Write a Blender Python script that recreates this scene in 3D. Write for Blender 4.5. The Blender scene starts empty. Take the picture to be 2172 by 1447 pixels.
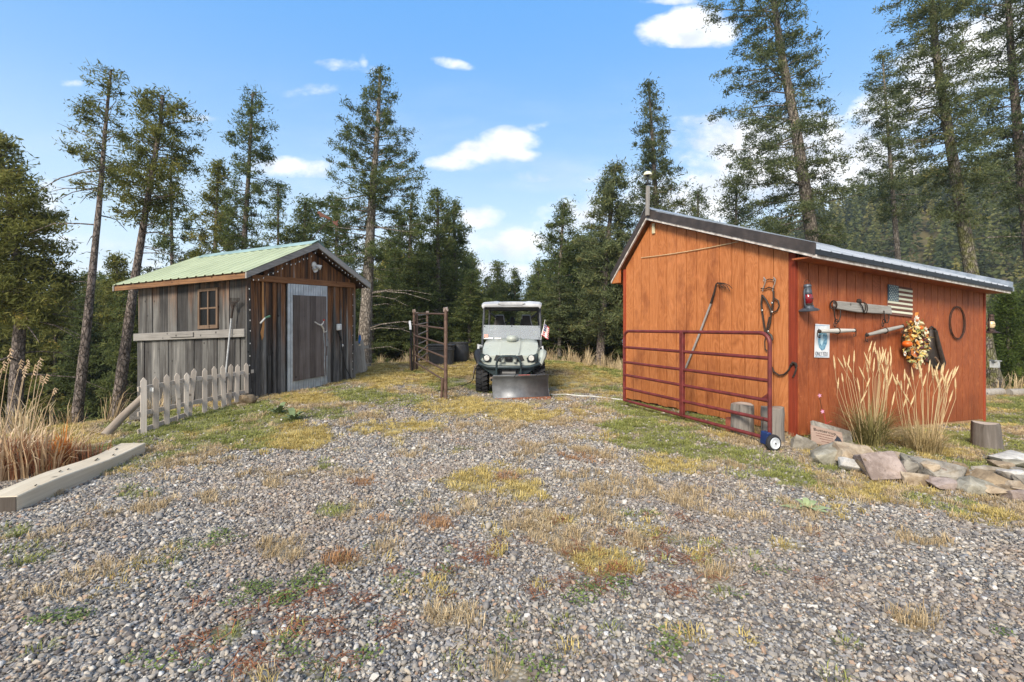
import bpy, bmesh, math, random
import numpy as np
from mathutils import Vector, Matrix, noise as mnoise

random.seed(7)
rng = np.random.default_rng(11)
SC = bpy.context.scene
COL = SC.collection
R = math.radians

# ------------------------------------------------------------------ camera, sky, sun, exposure
CAMZ = 1.4
F = 965.0            # focal length in photograph pixels (16 mm on a 36 mm sensor)
CX, HY = 1086.0, 695.0
cam_d = bpy.data.cameras.new('camera')
cam = bpy.data.objects.new('camera', cam_d); COL.objects.link(cam)
cam.location = (0, 0, CAMZ); cam.rotation_euler = (R(90), 0, 0)
cam_d.sensor_width = 36; cam_d.lens = 36 * F / 2172
cam_d.shift_y = -(723.5 - HY) / 2172
cam_d.clip_start = 0.05; cam_d.clip_end = 4000
SC.camera = cam

SUN = Vector((-0.40, -0.80, 0.62)).normalized()      # towards the sun
sun_d = bpy.data.lights.new('sun', 'SUN'); sun_d.energy = 2.35; sun_d.angle = R(18); sun_d.color = (1, .90, .76)
sun = bpy.data.objects.new('sun', sun_d); COL.objects.link(sun)
sun.rotation_euler = SUN.to_track_quat('Z', 'Y').to_euler()

SC.view_settings.view_transform = 'Standard'; SC.view_settings.look = 'None'
SC.view_settings.gamma = 1; SC.view_settings.use_curve_mapping = False
SC.view_settings.exposure = 1.24
SC.render.engine = 'CYCLES'
SC.cycles.max_bounces = 6; SC.cycles.diffuse_bounces = 3; SC.cycles.glossy_bounces = 3
SC.cycles.transparent_max_bounces = 8; SC.cycles.transmission_bounces = 4

class NT:
    """tiny node helper"""
    def __init__(s, nt): s.nt = nt
    def n(s, typ, **kw):
        nd = s.nt.nodes.new(typ)
        for k, v in kw.items():
            if k.startswith('i_'):
                key = k[2:]
                key = int(key) if key.isdigit() else key.replace('_', ' ')
                s.set(nd.inputs[key], v)
            else: setattr(nd, k, v)
        return nd
    def set(s, sock, v):
        if isinstance(v, bpy.types.NodeSocket): s.nt.links.new(v, sock)
        else: sock.default_value = v
    def math(s, op, a, b=0.0, c=None, clamp=False):
        nd = s.nt.nodes.new('ShaderNodeMath'); nd.operation = op; nd.use_clamp = clamp
        s.set(nd.inputs[0], a); s.set(nd.inputs[1], b)
        if c is not None: s.set(nd.inputs[2], c)
        return nd.outputs[0]
    def vm(s, op, a, b=(0, 0, 0), scale=None):
        nd = s.nt.nodes.new('ShaderNodeVectorMath'); nd.operation = op
        s.set(nd.inputs[0], a)
        if op != 'SCALE': s.set(nd.inputs[1], b)
        if scale is not None: s.set(nd.inputs['Scale'], scale)
        return nd.outputs['Value'] if op in ('DOT_PRODUCT', 'LENGTH') else nd.outputs[0]
    def mix(s, f, a, b, blend='MIX'):
        nd = s.nt.nodes.new('ShaderNodeMix'); nd.data_type = 'RGBA'; nd.blend_type = blend; nd.clamp_factor = True
        s.set(nd.inputs[0], f)
        s.set(nd.inputs[6], a if isinstance(a, bpy.types.NodeSocket) else (*a[:3], 1))
        s.set(nd.inputs[7], b if isinstance(b, bpy.types.NodeSocket) else (*b[:3], 1))
        return nd.outputs[2]
    def noise(s, vec, scale, detail=4, rough=.55, dist=0.0, out='Fac'):
        nd = s.nt.nodes.new('ShaderNodeTexNoise')
        if vec is not None: s.set(nd.inputs['Vector'], vec)
        nd.inputs['Scale'].default_value = scale; nd.inputs['Detail'].default_value = detail
        nd.inputs['Roughness'].default_value = rough; nd.inputs['Distortion'].default_value = dist
        return nd.outputs[out]
    def ramp(s, f, stops, interp='LINEAR'):
        nd = s.nt.nodes.new('ShaderNodeValToRGB'); cr = nd.color_ramp; cr.interpolation = interp
        while len(cr.elements) < len(stops): cr.elements.new(.5)
        for e, (p, c) in zip(cr.elements, stops):
            e.position = p; e.color = (*c[:3], 1) if hasattr(c, '__len__') else (c, c, c, 1)
        s.set(nd.inputs[0], f)
        return nd.outputs[0]
    def sstep(s, x, a, b):
        nd = s.nt.nodes.new('ShaderNodeMapRange'); nd.interpolation_type = 'SMOOTHSTEP'
        s.set(nd.inputs[0], x); nd.inputs[1].default_value = a; nd.inputs[2].default_value = b
        return nd.outputs[0]

# ---- world: Nishita sky with fair weather clouds
world = bpy.data.worlds.new('World'); SC.world = world; world.use_nodes = True
wt = world.node_tree; wt.nodes.clear(); W = NT(wt)
sky = W.n('ShaderNodeTexSky', sky_type='NISHITA', sun_disc=False)
sky.sun_elevation = math.asin(SUN.z); sky.sun_rotation = math.atan2(SUN.x, SUN.y)
sky.altitude = 1500; sky.air_density = 1.0; sky.dust_density = .6; sky.ozone_density = 1.6
tc = W.n('ShaderNodeTexCoord').outputs['Generated']
sep = W.n('ShaderNodeSeparateXYZ', i_0=tc)
dx, dy, dz = sep.outputs
ay = W.math('MAXIMUM', W.math('ABSOLUTE', dy), .02)
gu = W.math('DIVIDE', dx, ay); gv = W.math('DIVIDE', dz, ay)
uv = W.n('ShaderNodeCombineXYZ', i_0=gu, i_1=gv, i_2=dy).outputs[0]
n1 = W.noise(W.vm('MULTIPLY', uv, (1, 1.7, 1)), 5.5, 7, .6)
n2 = W.noise(W.vm('MULTIPLY', uv, (1, 1.5, 1)), 18, 5, .6)
nz = W.math('ADD', W.math('MULTIPLY', n1, .68), W.math('MULTIPLY', n2, .32))
nzs = W.noise(W.vm('MULTIPLY', uv, (.55, 2.2, 1)), 4.2, 6, .55)
# fair weather cumulus heaps: centre and half axes as slopes of the view direction, tilt, strength
heaps = [(1470, 48, 60, 36, -.1, 1.0), (1420, 62, 62, 30, -.12, .9), (1510, 62, 55, 32, .1, .85), (1455, 80, 92, 18, 0, .8), (1075, 308, 62, 34, -.1, 1.0), (1010, 325, 60, 30, -.2, .9), (960, 345, 50, 16, 0, .8), (1105, 325, 40, 16, .1, .8), (957, 134, 42, 12, .25, .42),
         (745, 142, 62, 14, .1, .48), (772, 135, 12, 18, 0, .55), (620, 358, 90, 22, .05, .75), (1018, 462, 48, 26, 0, .85),
         (1720, 330, 260, 75, .1, 1.1), (1640, 400, 240, 60, -.2, .95), (1500, 420, 200, 60, 0, .75), (2090, 110, 190, 90, -.35, 1.0), (1960, 200, 150, 60, -.4, .9), (2130, 400, 90, 30, 0, .9),
         (1240, 455, 110, 45, -.2, .85), (1110, 515, 75, 35, 0, .75), (1140, 270, 32, 12, -.2, .45), (920, 575, 130, 22, 0, .6), (1050, 580, 90, 22, 0, .7),
         (140, 505, 28, 9, 0, .6), (150, 178, 26, 9, 0, .5), (440, 250, 55, 8, 0, .45), (1430, 2, 70, 8, 0, .6), (1210, 375, 110, 18, 0, .35),
         (660, 190, 80, 14, -.1, .2), (950, 500, 200, 60, 0, .35), (250, 590, 180, 40, 0, .4), (80, 440, 170, 60, 0, .3)]
acc = None
for (px, py, rx, ry, tilt, st) in heaps:
    u0, v0 = (px - CX) / F, (HY - py) / F
    du = W.math('SUBTRACT', gu, u0); dv = W.math('SUBTRACT', gv, v0)
    dv = W.math('ADD', dv, W.math('MULTIPLY', du, tilt))
    qx = W.math('MULTIPLY', du, F / rx); qy = W.math('MULTIPLY', dv, F / ry)
    r2 = W.math('ADD', W.math('MULTIPLY', qx, qx), W.math('MULTIPLY', qy, qy))
    m = W.math('MULTIPLY', W.math('SUBTRACT', 1.0, W.math('MULTIPLY', r2, .52), clamp=True), st)
    acc = m if acc is None else W.math('MAXIMUM', acc, m)
front = W.math('GREATER_THAN', dy, 0.0)
acc = W.math('MULTIPLY', acc, front)
cum = W.sstep(W.math('ADD', W.math('MULTIPLY', acc, .62), W.math('MULTIPLY', W.math('SUBTRACT', nz, .5), 1.7)), .10, .56)
cum = W.math('MULTIPLY', cum, W.sstep(acc, .02, .2))
# unseen cloud behind the camera, thickened to whiten the ambient light
above = W.sstep(dz, -.02, .06)
bc = W.n('ShaderNodeCombineXYZ', i_0=dx, i_1=dy, i_2=W.math('MULTIPLY', dz, 2.4)).outputs[0]
bn = W.noise(bc, 2.6, 7, .6)
back = W.math('MULTIPLY', W.sstep(bn, .36, .54), W.math('SUBTRACT', 1.0, front))
veil = W.math('MULTIPLY', W.sstep(nzs, .42, .78), W.math('MULTIPLY', W.sstep(gv, .62, .12), .55))
cover = W.math('MULTIPLY', W.math('MAXIMUM', W.math('MAXIMUM', cum, back), veil), above)
lowhaze = W.math('MULTIPLY', W.sstep(dz, .42, .0), .72)
skyc = W.mix(W.sstep(dz, .05, .62), (3.3, 4.75, 5.8), (.90, 2.8, 6.0))
skyc = W.mix(.72, W.mix(1.0, sky.outputs[0], (.9, .92, .95), 'MULTIPLY'), skyc)
skyc = W.mix(lowhaze, skyc, (4.5, 5.4, 6.1))
shade = W.noise(W.vm('MULTIPLY', uv, (1, 1.6, 1)), 9, 4, .55)
cloudc = W.mix(W.sstep(shade, .3, .62), (4.2, 4.6, 5.3), (6.3, 6.35, 6.4))
skyc = W.mix(cover, skyc, cloudc)
bg = W.n('ShaderNodeBackground', i_0=skyc); bg.inputs[1].default_value = 0.085
wo = W.n('ShaderNodeOutputWorld', i_0=bg.outputs[0])

# ------------------------------------------------------------------ helpers
def pix(px, py, Y):
    """a point at distance Y that is seen at (px, py) of the photograph"""
    return Vector(((px - CX) / F * Y, Y, CAMZ - (py - HY) / F * Y))

def new_mat(name, col=(.5, .5, .5), rough=.6, metal=0.0, spec=.4):
    m = bpy.data.materials.new(name); m.use_nodes = True
    nt = m.node_tree; nt.nodes.clear(); N = NT(nt)
    b = N.n('ShaderNodeBsdfPrincipled'); o = N.n('ShaderNodeOutputMaterial', i_0=b.outputs[0])
    b.inputs['Base Color'].default_value = (*col[:3], 1); b.inputs['Roughness'].default_value = rough
    b.inputs['Metallic'].default_value = metal; b.inputs['Specular IOR Level'].default_value = spec
    return m, N, b

def add_bump(N, b, h, strength=.4, dist=.01):
    bp = N.n('ShaderNodeBump'); bp.inputs['Strength'].default_value = strength; bp.inputs['Distance'].default_value = dist
    N.set(bp.inputs['Height'], h); N.nt.links.new(bp.outputs[0], b.inputs['Normal'])

def objcoord(N): return N.n('ShaderNodeTexCoord').outputs['Object']

def m_plain(name, col, rough=.6, metal=0.0, var=.12, scale=9, bump=.15, col2=None, spec=.4):
    """paint / metal / plastic with slight mottling and wear"""
    m, N, b = new_mat(name, col, rough, metal, spec)
    P = objcoord(N)
    n = N.noise(P, scale, 5, .6)
    c2 = col2 if col2 is not None else tuple(max(0, c * (1 - 2.2 * var)) for c in col)
    c1 = tuple(min(1, c * (1 + var)) for c in col)
    N.set(b.inputs['Base Color'], N.mix(N.sstep(n, .3, .7), c2, c1))
    n2 = N.noise(P, scale * 6, 3, .6)
    N.set(b.inputs['Roughness'], N.math('ADD', N.math('MULTIPLY', n2, .25), rough - .12))
    if bump: add_bump(N, b, n2, bump, .003)
    return m

def m_wood(name, stops, axis=(0, 0, 1), k=55, l=2.2, rough=.82, bump=.5, rnd=.45, knots=True, extra=None):
    """weathered wood with grain along AXIS; STOPS: colour ramp from dark to light"""
    m, N, b = new_mat(name, (.3, .3, .3), rough, 0, .25)
    P = objcoord(N); ax = Vector(axis).normalized()
    oi = N.n('ShaderNodeObjectInfo').outputs['Random']
    d = N.vm('DOT_PRODUCT', P, ax)
    off = N.n('ShaderNodeCombineXYZ', i_0=N.math('MULTIPLY', oi, 37.0), i_1=N.math('MULTIPLY', oi, 91.0), i_2=N.math('MULTIPLY', oi, 13.0)).outputs[0]
    base = N.vm('ADD', N.vm('SCALE', P, scale=float(k)), N.vm('SCALE', tuple(ax), scale=N.math('MULTIPLY', d, float(l - k))))
    base = N.vm('ADD', base, off)
    g = N.noise(base, 1.0, 5, .62, .6)
    big = N.noise(N.vm('ADD', N.vm('SCALE', P, scale=1.0), off), 2.6, 4, .6)
    f = N.math('ADD', N.math('MULTIPLY', g, .75), N.math('MULTIPLY', big, .35))
    f = N.math('ADD', f, N.math('MULTIPLY', N.math('SUBTRACT', oi, .5), rnd))
    c = N.ramp(f, stops)
    if knots:
        v = N.n('ShaderNodeTexVoronoi'); N.set(v.inputs['Vector'], N.vm('ADD', N.vm('SCALE', P, scale=4.0), off)); v.inputs['Scale'].default_value = 1.1
        kn = N.sstep(v.outputs['Distance'], .13, .05)
        c = N.mix(N.math('MULTIPLY', kn, .75), c, tuple(x * .35 for x in stops[0][1]))
    if extra: c = extra(N, P, c, g, oi)
    N.set(b.inputs['Base Color'], c)
    crack = N.sstep(g, .36, .30)
    add_bump(N, b, N.math('SUBTRACT', g, N.math('MULTIPLY', crack, .6)), bump, .006)
    return m

ROOTM = {}
def tag(o, label=None, cat=None, group=None, kind=None):
    if label: o['label'] = label
    if cat: o['category'] = cat
    if group: o['group'] = group
    if kind: o['kind'] = kind
    return o

def thing(name, label, cat, loc=(0, 0, 0), rz=0.0, group=None):
    o = bpy.data.objects.new(name, None); COL.objects.link(o)
    o.empty_display_size = .1
    o.location = loc; o.rotation_euler = (0, 0, rz)
    ROOTM[o.name] = Matrix.Translation(Vector(loc)) @ Matrix.Rotation(rz, 4, 'Z')
    return tag(o, label, cat, group)

def rotm(rx=0, ry=0, rz=0):
    return Matrix.Rotation(rz, 3, 'Z') @ Matrix.Rotation(ry, 3, 'Y') @ Matrix.Rotation(rx, 3, 'X')

def track(d, up=(0, 0, 1)):
    """3x3 whose Z column is d"""
    z = Vector(d).normalized(); u = Vector(up)
    if abs(z.dot(u)) > .98: u = Vector((1, 0, 0))
    x = u.cross(z).normalized(); y = z.cross(x)
    return Matrix((x, y, z)).transposed()

class MB:
    """collects shapes (in the frame T) and links them as one mesh object"""
    def __init__(s, T=None): s.v, s.f, s.T = [], [], T
    def add(s, vs, fs):
        k = len(s.v)
        s.v += [Vector(s.T(v)) if s.T else Vector(v) for v in vs]
        s.f += [tuple(i + k for i in f) for f in fs]
        return s
    def box(s, c, size, rot=None):
        c = Vector(c); h = Vector(size) / 2
        vs = []
        for x in (-1, 1):
            for y in (-1, 1):
                for z in (-1, 1):
                    p = Vector((x * h.x, y * h.y, z * h.z))
                    vs.append(c + (rot @ p if rot else p))
        return s.add(vs, [(0, 1, 3, 2), (4, 6, 7, 5), (0, 4, 5, 1), (2, 3, 7, 6), (0, 2, 6, 4), (1, 5, 7, 3)])
    def span(s, lo, hi):
        lo, hi = Vector(lo), Vector(hi)
        return s.box((lo + hi) / 2, hi - lo)
    def prism(s, poly, vec):
        vec = Vector(vec); n = len(poly); a = [Vector(p) for p in poly]
        vs = a + [p + vec for p in a]
        fs = [tuple(range(n))[::-1], tuple(range(n, 2 * n))] + [(i, (i + 1) % n, (i + 1) % n + n, i + n) for i in range(n)]
        return s.add(vs, fs)
    def bar(s, p0, p1, w, h, up=(0, 0, 1)):
        p0, p1 = Vector(p0), Vector(p1)
        m = track(p1 - p0, up)
        return s.box((p0 + p1) / 2, (w, h, (p1 - p0).length), m)
    def tube(s, pts, r, n=8, cap=True, closed=False):
        pts = [Vector(p) for p in pts]; m = len(pts)
        rs = [r] * m if not hasattr(r, '__len__') else list(r)
        vs, fs = [], []
        up = None
        for i, p in enumerate(pts):
            if closed: d = pts[(i + 1) % m] - pts[i - 1]
            else: d = pts[min(i + 1, m - 1)] - pts[max(i - 1, 0)]
            if d.length < 1e-9: d = Vector((0, 0, 1))
            d.normalize()
            if up is None: up = d.orthogonal().normalized()
            up = up - d * up.dot(d)
            if up.length < 1e-6: up = d.orthogonal()
            up.normalize(); sd = d.cross(up)
            for j in range(n):
                a = 2 * math.pi * j / n
                vs.append(p + (up * math.cos(a) + sd * math.sin(a)) * rs[i])
        for i in range(m if closed else m - 1):
            k = (i + 1) % m
            for j in range(n):
                fs.append((i * n + j, i * n + (j + 1) % n, k * n + (j + 1) % n, k * n + j))
        if cap and not closed: fs += [tuple(range(n))[::-1], tuple((m - 1) * n + j for j in range(n))]
        return s.add(vs, fs)
    def lathe(s, c, prof, n=20, rot=None):
        c = Vector(c); vs, fs = [], []; m = len(prof)
        for (r, z) in prof:
            for j in range(n):
                a = 2 * math.pi * j / n
                p = Vector((r * math.cos(a), r * math.sin(a), z))
                vs.append(c + (rot @ p if rot else p))
        for i in range(m - 1):
            for j in range(n): fs.append((i * n + j, i * n + (j + 1) % n, (i + 1) * n + (j + 1) % n, (i + 1) * n + j))
        if prof[0][0] > 1e-4: fs.append(tuple(range(n))[::-1])
        if prof[-1][0] > 1e-4: fs.append(tuple((m - 1) * n + j for j in range(n)))
        return s.add(vs, fs)
    def ball(s, c, r, n=12, m=8, rot=None):
        r = Vector(r) if hasattr(r, '__len__') else Vector((r, r, r))
        c = Vector(c); vs, fs = [], []
        for i in range(m + 1):
            t = math.pi * i / m
            for j in range(n):
                a = 2 * math.pi * j / n
                p = Vector((r.x * math.sin(t) * math.cos(a), r.y * math.sin(t) * math.sin(a), r.z * math.cos(t)))
                vs.append(c + (rot @ p if rot else p))
        for i in range(m):
            for j in range(n): fs.append((i * n + j, (i + 1) * n + j, (i + 1) * n + (j + 1) % n, i * n + (j + 1) % n))
        return s.add(vs, fs)
    def mesh(s, name, M=None):
        me = bpy.data.meshes.new(name)
        inv = M.inverted() if M is not None else None
        vs = [tuple(inv @ v) if inv else tuple(v) for v in s.v]
        me.from_pydata(vs, [], s.f); me.validate(); me.update()
        bm = bmesh.new(); bm.from_mesh(me)
        bmesh.ops.remove_doubles(bm, verts=bm.verts, dist=1e-5)
        bmesh.ops.recalc_face_normals(bm, faces=bm.faces); bm.to_mesh(me); bm.free()
        return me
    def build(s, name, mat, parent=None, smooth=False, bevel=0.0, label=None, cat=None, group=None, kind=None, origin=None):
        M = ROOTM[parent.name] if parent is not None and parent.name in ROOTM else None
        if parent is not None and M is None: M = parent['_m'] if '_m' in parent else Matrix()
        if parent is None:
            if origin is None:
                xs = np.array([tuple(v) for v in s.v]); origin = ((xs[:, 0].min() + xs[:, 0].max()) / 2, (xs[:, 1].min() + xs[:, 1].max()) / 2, xs[:, 2].min())
            M = Matrix.Translation(Vector(origin))
        me = s.mesh(name, M)
        o = bpy.data.objects.new(name, me); COL.objects.link(o)
        for mt in (mat if isinstance(mat, (list, tuple)) else [mat]): me.materials.append(mt)
        if parent is not None: o.parent = parent; ROOTM[o.name] = M
        else: o.location = origin; ROOTM[o.name] = M
        if smooth:
            me.polygons.foreach_set('use_smooth', [True] * len(me.polygons))
            me.set_sharp_from_angle(angle=R(38))
        if bevel:
            b = o.modifiers.new('bevel', 'BEVEL'); b.width = bevel; b.segments = 1; b.limit_method = 'ANGLE'
        return tag(o, label, cat, group, kind)

def np_mesh(name, V, faces_n, Fc, attrs=None):
    """mesh from numpy: V (n,3), Fc flat indices, faces of faces_n corners"""
    me = bpy.data.meshes.new(name)
    me.vertices.add(len(V)); me.vertices.foreach_set('co', V.astype(np.float32).ravel())
    nf = len(Fc) // faces_n
    me.loops.add(len(Fc)); me.loops.foreach_set('vertex_index', Fc.astype(np.int32).ravel())
    me.polygons.add(nf); me.polygons.foreach_set('loop_start', np.arange(nf, dtype=np.int32) * faces_n)
    me.polygons.foreach_set('loop_total', np.full(nf, faces_n, dtype=np.int32))
    if attrs:
        for k, a in attrs.items():
            at = me.attributes.new(k, 'FLOAT', 'POINT'); at.data.foreach_set('value', a.astype(np.float32))
    me.update(calc_edges=True)
    return me

def copy_tree(o, parent=None):
    c = o.copy(); COL.objects.link(c)
    if parent is not None: c.parent = parent
    for ch in [x for x in o.children]: copy_tree(ch, c)
    return c
# ------------------------------------------------------------------ the lie of the land
CP = np.array([
 (0,0,0),(-3,2,0),(3,2,0),(0,4,0),(0,-5,0),(-8,-4,-.1),(8,-4,0),(3.63,5.8,0),(2.18,8.8,0.0),(0,9.4,.066),(-1.17,8.04,.13),(-3.7,10.6,.21),(-4.66,8,.115),
 (-4.92,6.05,-.01),(-4.2,5.2,-.05),(-3.9,3.6,-.05),(-5.6,6.2,-.08),(-6.6,6.5,-.08),(-5.6,7.2,.0),(-7.37,9,-.55),(-8.5,8,-.6),(-8,10.2,-.9),
 (-9.6,10,-1.0),(-10.5,12,-1.2),(-15,12,-2.8),(-20,20,-5),(-12,22,-3.8),(-2.56,11.9,.27),(-1.8,14.3,.34),(0.9,14,.36),(1.5,14,.33),(3,13.5,.12),(-4.6,13,.26),
 (0,18,.0),(0,25,-1.8),(5,20,-1.0),(-8,14,-.9),(-6,18,-.8),(0,40,-5),(20,40,-3),(-30,40,-9),(8.4,8.1,-.28),(3.64,4.4,-.09),(4.53,4.0,-.12),(7.5,5,-.22),
 (6.1,5.9,-.15),(10.6,10,-.28),(12.4,11,-.25),(15,14,-.35),(25,20,-.5),(40,40,1),(-8,2,-.3),(8,1,-.12),(-8,5,-.3),(-14,6,-1.8),(40,10,-.6),(-40,10,-6),(6,16,-.4),(60,60,2),(-60,60,-12)], float)
def _ker(r): return np.sqrt(r * r + 1.2)
_d = np.hypot(CP[:, None, 0] - CP[None, :, 0], CP[:, None, 1] - CP[None, :, 1])
_n = len(CP)
_A = np.zeros((_n + 3, _n + 3)); _A[:_n, :_n] = _ker(_d) - np.eye(_n) * .02
_A[:_n, _n] = 1; _A[:_n, _n + 1:] = CP[:, :2]; _A[_n:, :_n] = _A[:_n, _n:].T
_w = np.linalg.solve(_A, np.concatenate([CP[:, 2], [0, 0, 0]]))
def ground_np(x, y):
    x = np.asarray(x, float); y = np.asarray(y, float)
    cx = np.clip(x, -60, 60); cy = np.clip(y, -6, 62)
    z = _w[_n] + _w[_n + 1] * cx + _w[_n + 2] * cy
    for i in range(_n): z = z + _w[i] * _ker(np.hypot(cx - CP[i, 0], cy - CP[i, 1]))
    return z
def G(x, y): return float(ground_np(np.array([x]), np.array([y]))[0])
def on_ground(px, py, it=6):
    """where the line of sight through (px, py) meets the ground"""
    z = 0.0
    for _ in range(it):
        Y = (CAMZ - z) * F / (py - HY); X = (px - CX) / F * Y; z = .5 * z + .5 * G(X, Y)
    return Vector((X, Y, G(X, Y)))

# smooth value noise on the plane
def vnoise(x, y, s, seed=0):
    x = np.asarray(x) * s + seed * 17.3; y = np.asarray(y) * s + seed * 5.7
    ix = np.floor(x).astype(np.int64); iy = np.floor(y).astype(np.int64); fx = x - ix; fy = y - iy
    def h(a, b):
        k = (a * 374761393 + b * 668265263 + seed * 144665) & 0xffffffff
        k = ((k ^ (k >> 13)) * 1274126177) & 0xffffffff
        return ((k ^ (k >> 16)) & 0xffff) / 65535.0
    fx = fx * fx * (3 - 2 * fx); fy = fy * fy * (3 - 2 * fy)
    return (h(ix, iy) * (1 - fx) + h(ix + 1, iy) * fx) * (1 - fy) + (h(ix, iy + 1) * (1 - fx) + h(ix + 1, iy + 1) * fx) * fy
def fbm(x, y, s, seed=0, o=4):
    t = 0; a = .5; n = 0
    for i in range(o): t = t + a * vnoise(x, y, s * 2 ** i, seed + i); n += a; a *= .55
    return t / n

# patches of turf: (centre as seen, half width and height as seen, cover, colour 0 gold 1 green 2 tan 3 rust)
PATCH = [(630,928,80,30,1,0),(650,845,75,14,1,0),(840,908,95,18,.9,0),(1000,862,130,22,.85,0),(900,800,60,28,.8,0),(800,795,90,22,1,0),(930,815,50,18,.8,1),(700,880,60,14,.7,1),(850,850,90,16,.6,1),
 (1095,882,95,16,.8,0),(470,925,170,34,.95,1),(380,910,120,24,1,1),(560,885,90,20,.9,1),(430,960,60,14,.6,2),(760,840,80,18,.8,1),(1000,1025,60,22,.9,0),(1112,1042,62,26,.95,0),(1070,1015,38,10,.8,3),(1290,1035,85,26,.6,2),(1150,1085,50,16,.7,2),(1190,1105,45,14,.8,0),
 (1150,1125,50,28,.9,2),(1215,1160,60,36,.85,2),(1285,1190,65,30,.95,0),(1340,1150,60,24,.6,2),(1370,1125,50,20,.6,0),(1415,985,80,24,.85,0),(1290,930,60,16,.6,0),(1250,970,60,16,.5,3),(1440,1140,30,10,.7,2),(1480,1180,34,12,.6,0),
 (925,1105,52,18,.8,3),(820,1108,34,12,.6,3),(765,1025,23,9,1,3),(440,1060,26,12,1,2),(700,1085,30,13,1,1),(290,1050,40,12,.6,1),(480,1345,46,20,.9,1),(600,1168,44,20,.9,2),(855,1075,24,10,.9,1),(578,1030,24,11,.7,2),(690,990,22,10,.8,1),
 (1510,1225,42,22,.8,2),(1520,1250,30,14,.6,1),(1675,1155,32,12,1,0),(1955,1150,60,9,.8,2),(1930,1135,30,9,.7,2),(1935,1322,44,24,.9,2),(960,1300,60,24,.7,2),(1095,1428,60,26,.9,2),(1115,1440,50,16,.7,2),(1785,1370,50,14,.6,1),
 (720,1185,32,14,.8,3),(185,1210,24,12,.8,2),(60,1180,70,24,.5,1),(30,1130,40,14,.8,1),(300,1165,36,14,.6,2),(540,1440,60,14,.8,2),(640,1430,50,14,.5,1),(100,1400,50,16,.4,1),(1500,1145,30,8,.6,0),(1370,1095,44,9,.6,1),
 (1200,780,90,10,1,0),(1260,800,90,14,.9,0),(1240,820,90,12,.5,1),(1010,775,40,10,1,0),(1300,775,60,10,1,0),(1180,840,60,8,.3,1)]
def _proj(x, y, z):
    Y = np.maximum(y, .3)
    return CX + F * x / Y, HY + F * (CAMZ - z) / Y
def covers(x, y):
    """(how much turf, gold share, green share, tan share, rust share, low weeds, fallen red needles) of the ground at x, y"""
    x = np.asarray(x, float); y = np.asarray(y, float)
    z = ground_np(x, y)
    px, py = _proj(x, y, z)
    n = fbm(x, y, 2.2, 3); nf = fbm(x, y, 9, 9)
    wob = 1 + (n - .5) * 1.1 + (nf - .5) * .9
    ch = [np.zeros_like(x) for _ in range(4)]
    for (cx, cy, rx, ry, a, c) in PATCH:
        d = ((px - cx) / rx) ** 2 + ((py - cy) / ry) ** 2
        ch[c] = np.maximum(ch[c], a * np.clip(1.45 * wob - d, 0, 1) * (y > .5))
    def band(v, a, b): return np.clip((v - a) / (b - a), 0, 1)
    # turf round the edges of the gravel
    back = band(py, 905, 815) * band(y, 5, 7)
    near_shed = band(x + .20 * (y - 6), -2.6, -3.7) * band(y, 4.2, 5.6)
    far = band(y, 10.2, 11.3)
    # the strip in front of the rocks and under the red gate
    e0 = 990 + (px - 1560) * .22
    strip = band(py, e0 + 32, e0 + 2) * (px > 1150) * band(px, 1180, 1330) * band(y, 3, 3.4)
    bank = band(x, -5.0, -5.6) * band(y, 2.5, 4)
    rgt = band(x, 5.0, 6.2) * band(y, 4.5, 5.2)
    base = np.maximum.reduce([near_shed * 1.0, far * 1.0, strip * .78, bank, back * .55, rgt * .5]) * (y > 0)
    out_side = np.maximum(band(x, 9, 11), band(x, -6, -8)); base = np.maximum(base, out_side * .9)
    t = np.clip((base * 1.25 + (n - .5) * 1.4 + (nf - .5) * 1.0 - .30) * 1.9, 0, 1) * (base > .02)
    q = fbm(x, y, .9, 21); q2 = fbm(x, y, 3.1, 31)
    gold = t * np.clip((q - .48) * 5 + (q2 - .5) * 4.5 - strip * .35, 0, 1)
    green = t * np.clip((.50 - q) * 6 + (.5 - q2) * 2.5 + strip * .75, 0, 1)
    tan = t * np.clip(1 - gold - green, 0, 1)
    ch[0] = np.maximum(ch[0], gold); ch[1] = np.maximum(ch[1], green); ch[2] = np.maximum(ch[2], tan)
    # sprinkled small tufts over the gravel
    sp = np.clip((fbm(x, y, 2.6, 44) - .57) * 6, 0, .6) * (y > .5) * np.clip(band(py, 1300, 1000) + .25, 0, 1) * band(px, 2100, 1500)
    qs = fbm(x, y, 1.3, 145); ch[2] = np.maximum(ch[2], sp * (qs > .5)); ch[0] = np.maximum(ch[0], sp * .8 * (qs <= .5) * (fbm(x, y, 2, 146) > .5)); ch[1] = np.maximum(ch[1], sp * .7 * (qs <= .5) * (fbm(x, y, 2, 146) <= .5))
    weeds = .55 * np.clip((fbm(x, y, 1.5, 57) - .6) * 6 + (fbm(x, y, 6, 58) - .56) * 4, 0, 1) * band(py, 1130, 1230) * .4
    for (cx, cy, rx, ry) in [(1270,1262,60,38),(1425,1375,50,26),(1100,1375,40,22),(1140,1410,60,20),(660,1235,50,30),(430,1150,60,20),(560,1270,70,30),(120,1310,60,20),(640,1390,80,24),(330,1420,50,20),(1560,1260,20,10),(1860,1210,20,10)]:
        d = ((px - cx) / rx) ** 2 + ((py - cy) / ry) ** 2
        weeds = np.maximum(weeds, np.clip(1.5 * wob - d, 0, 1))
    red = .3 * np.clip((fbm(x, y, 1.1, 77) - .56) * 5 + (fbm(x, y, 7, 78) - .52) * 3, 0, 1) * band(py, 1090, 1200) * band(px, 250, 600)
    tot = np.clip(np.maximum.reduce(ch), 0, 1)
    return tot, ch, weeds, red

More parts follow.
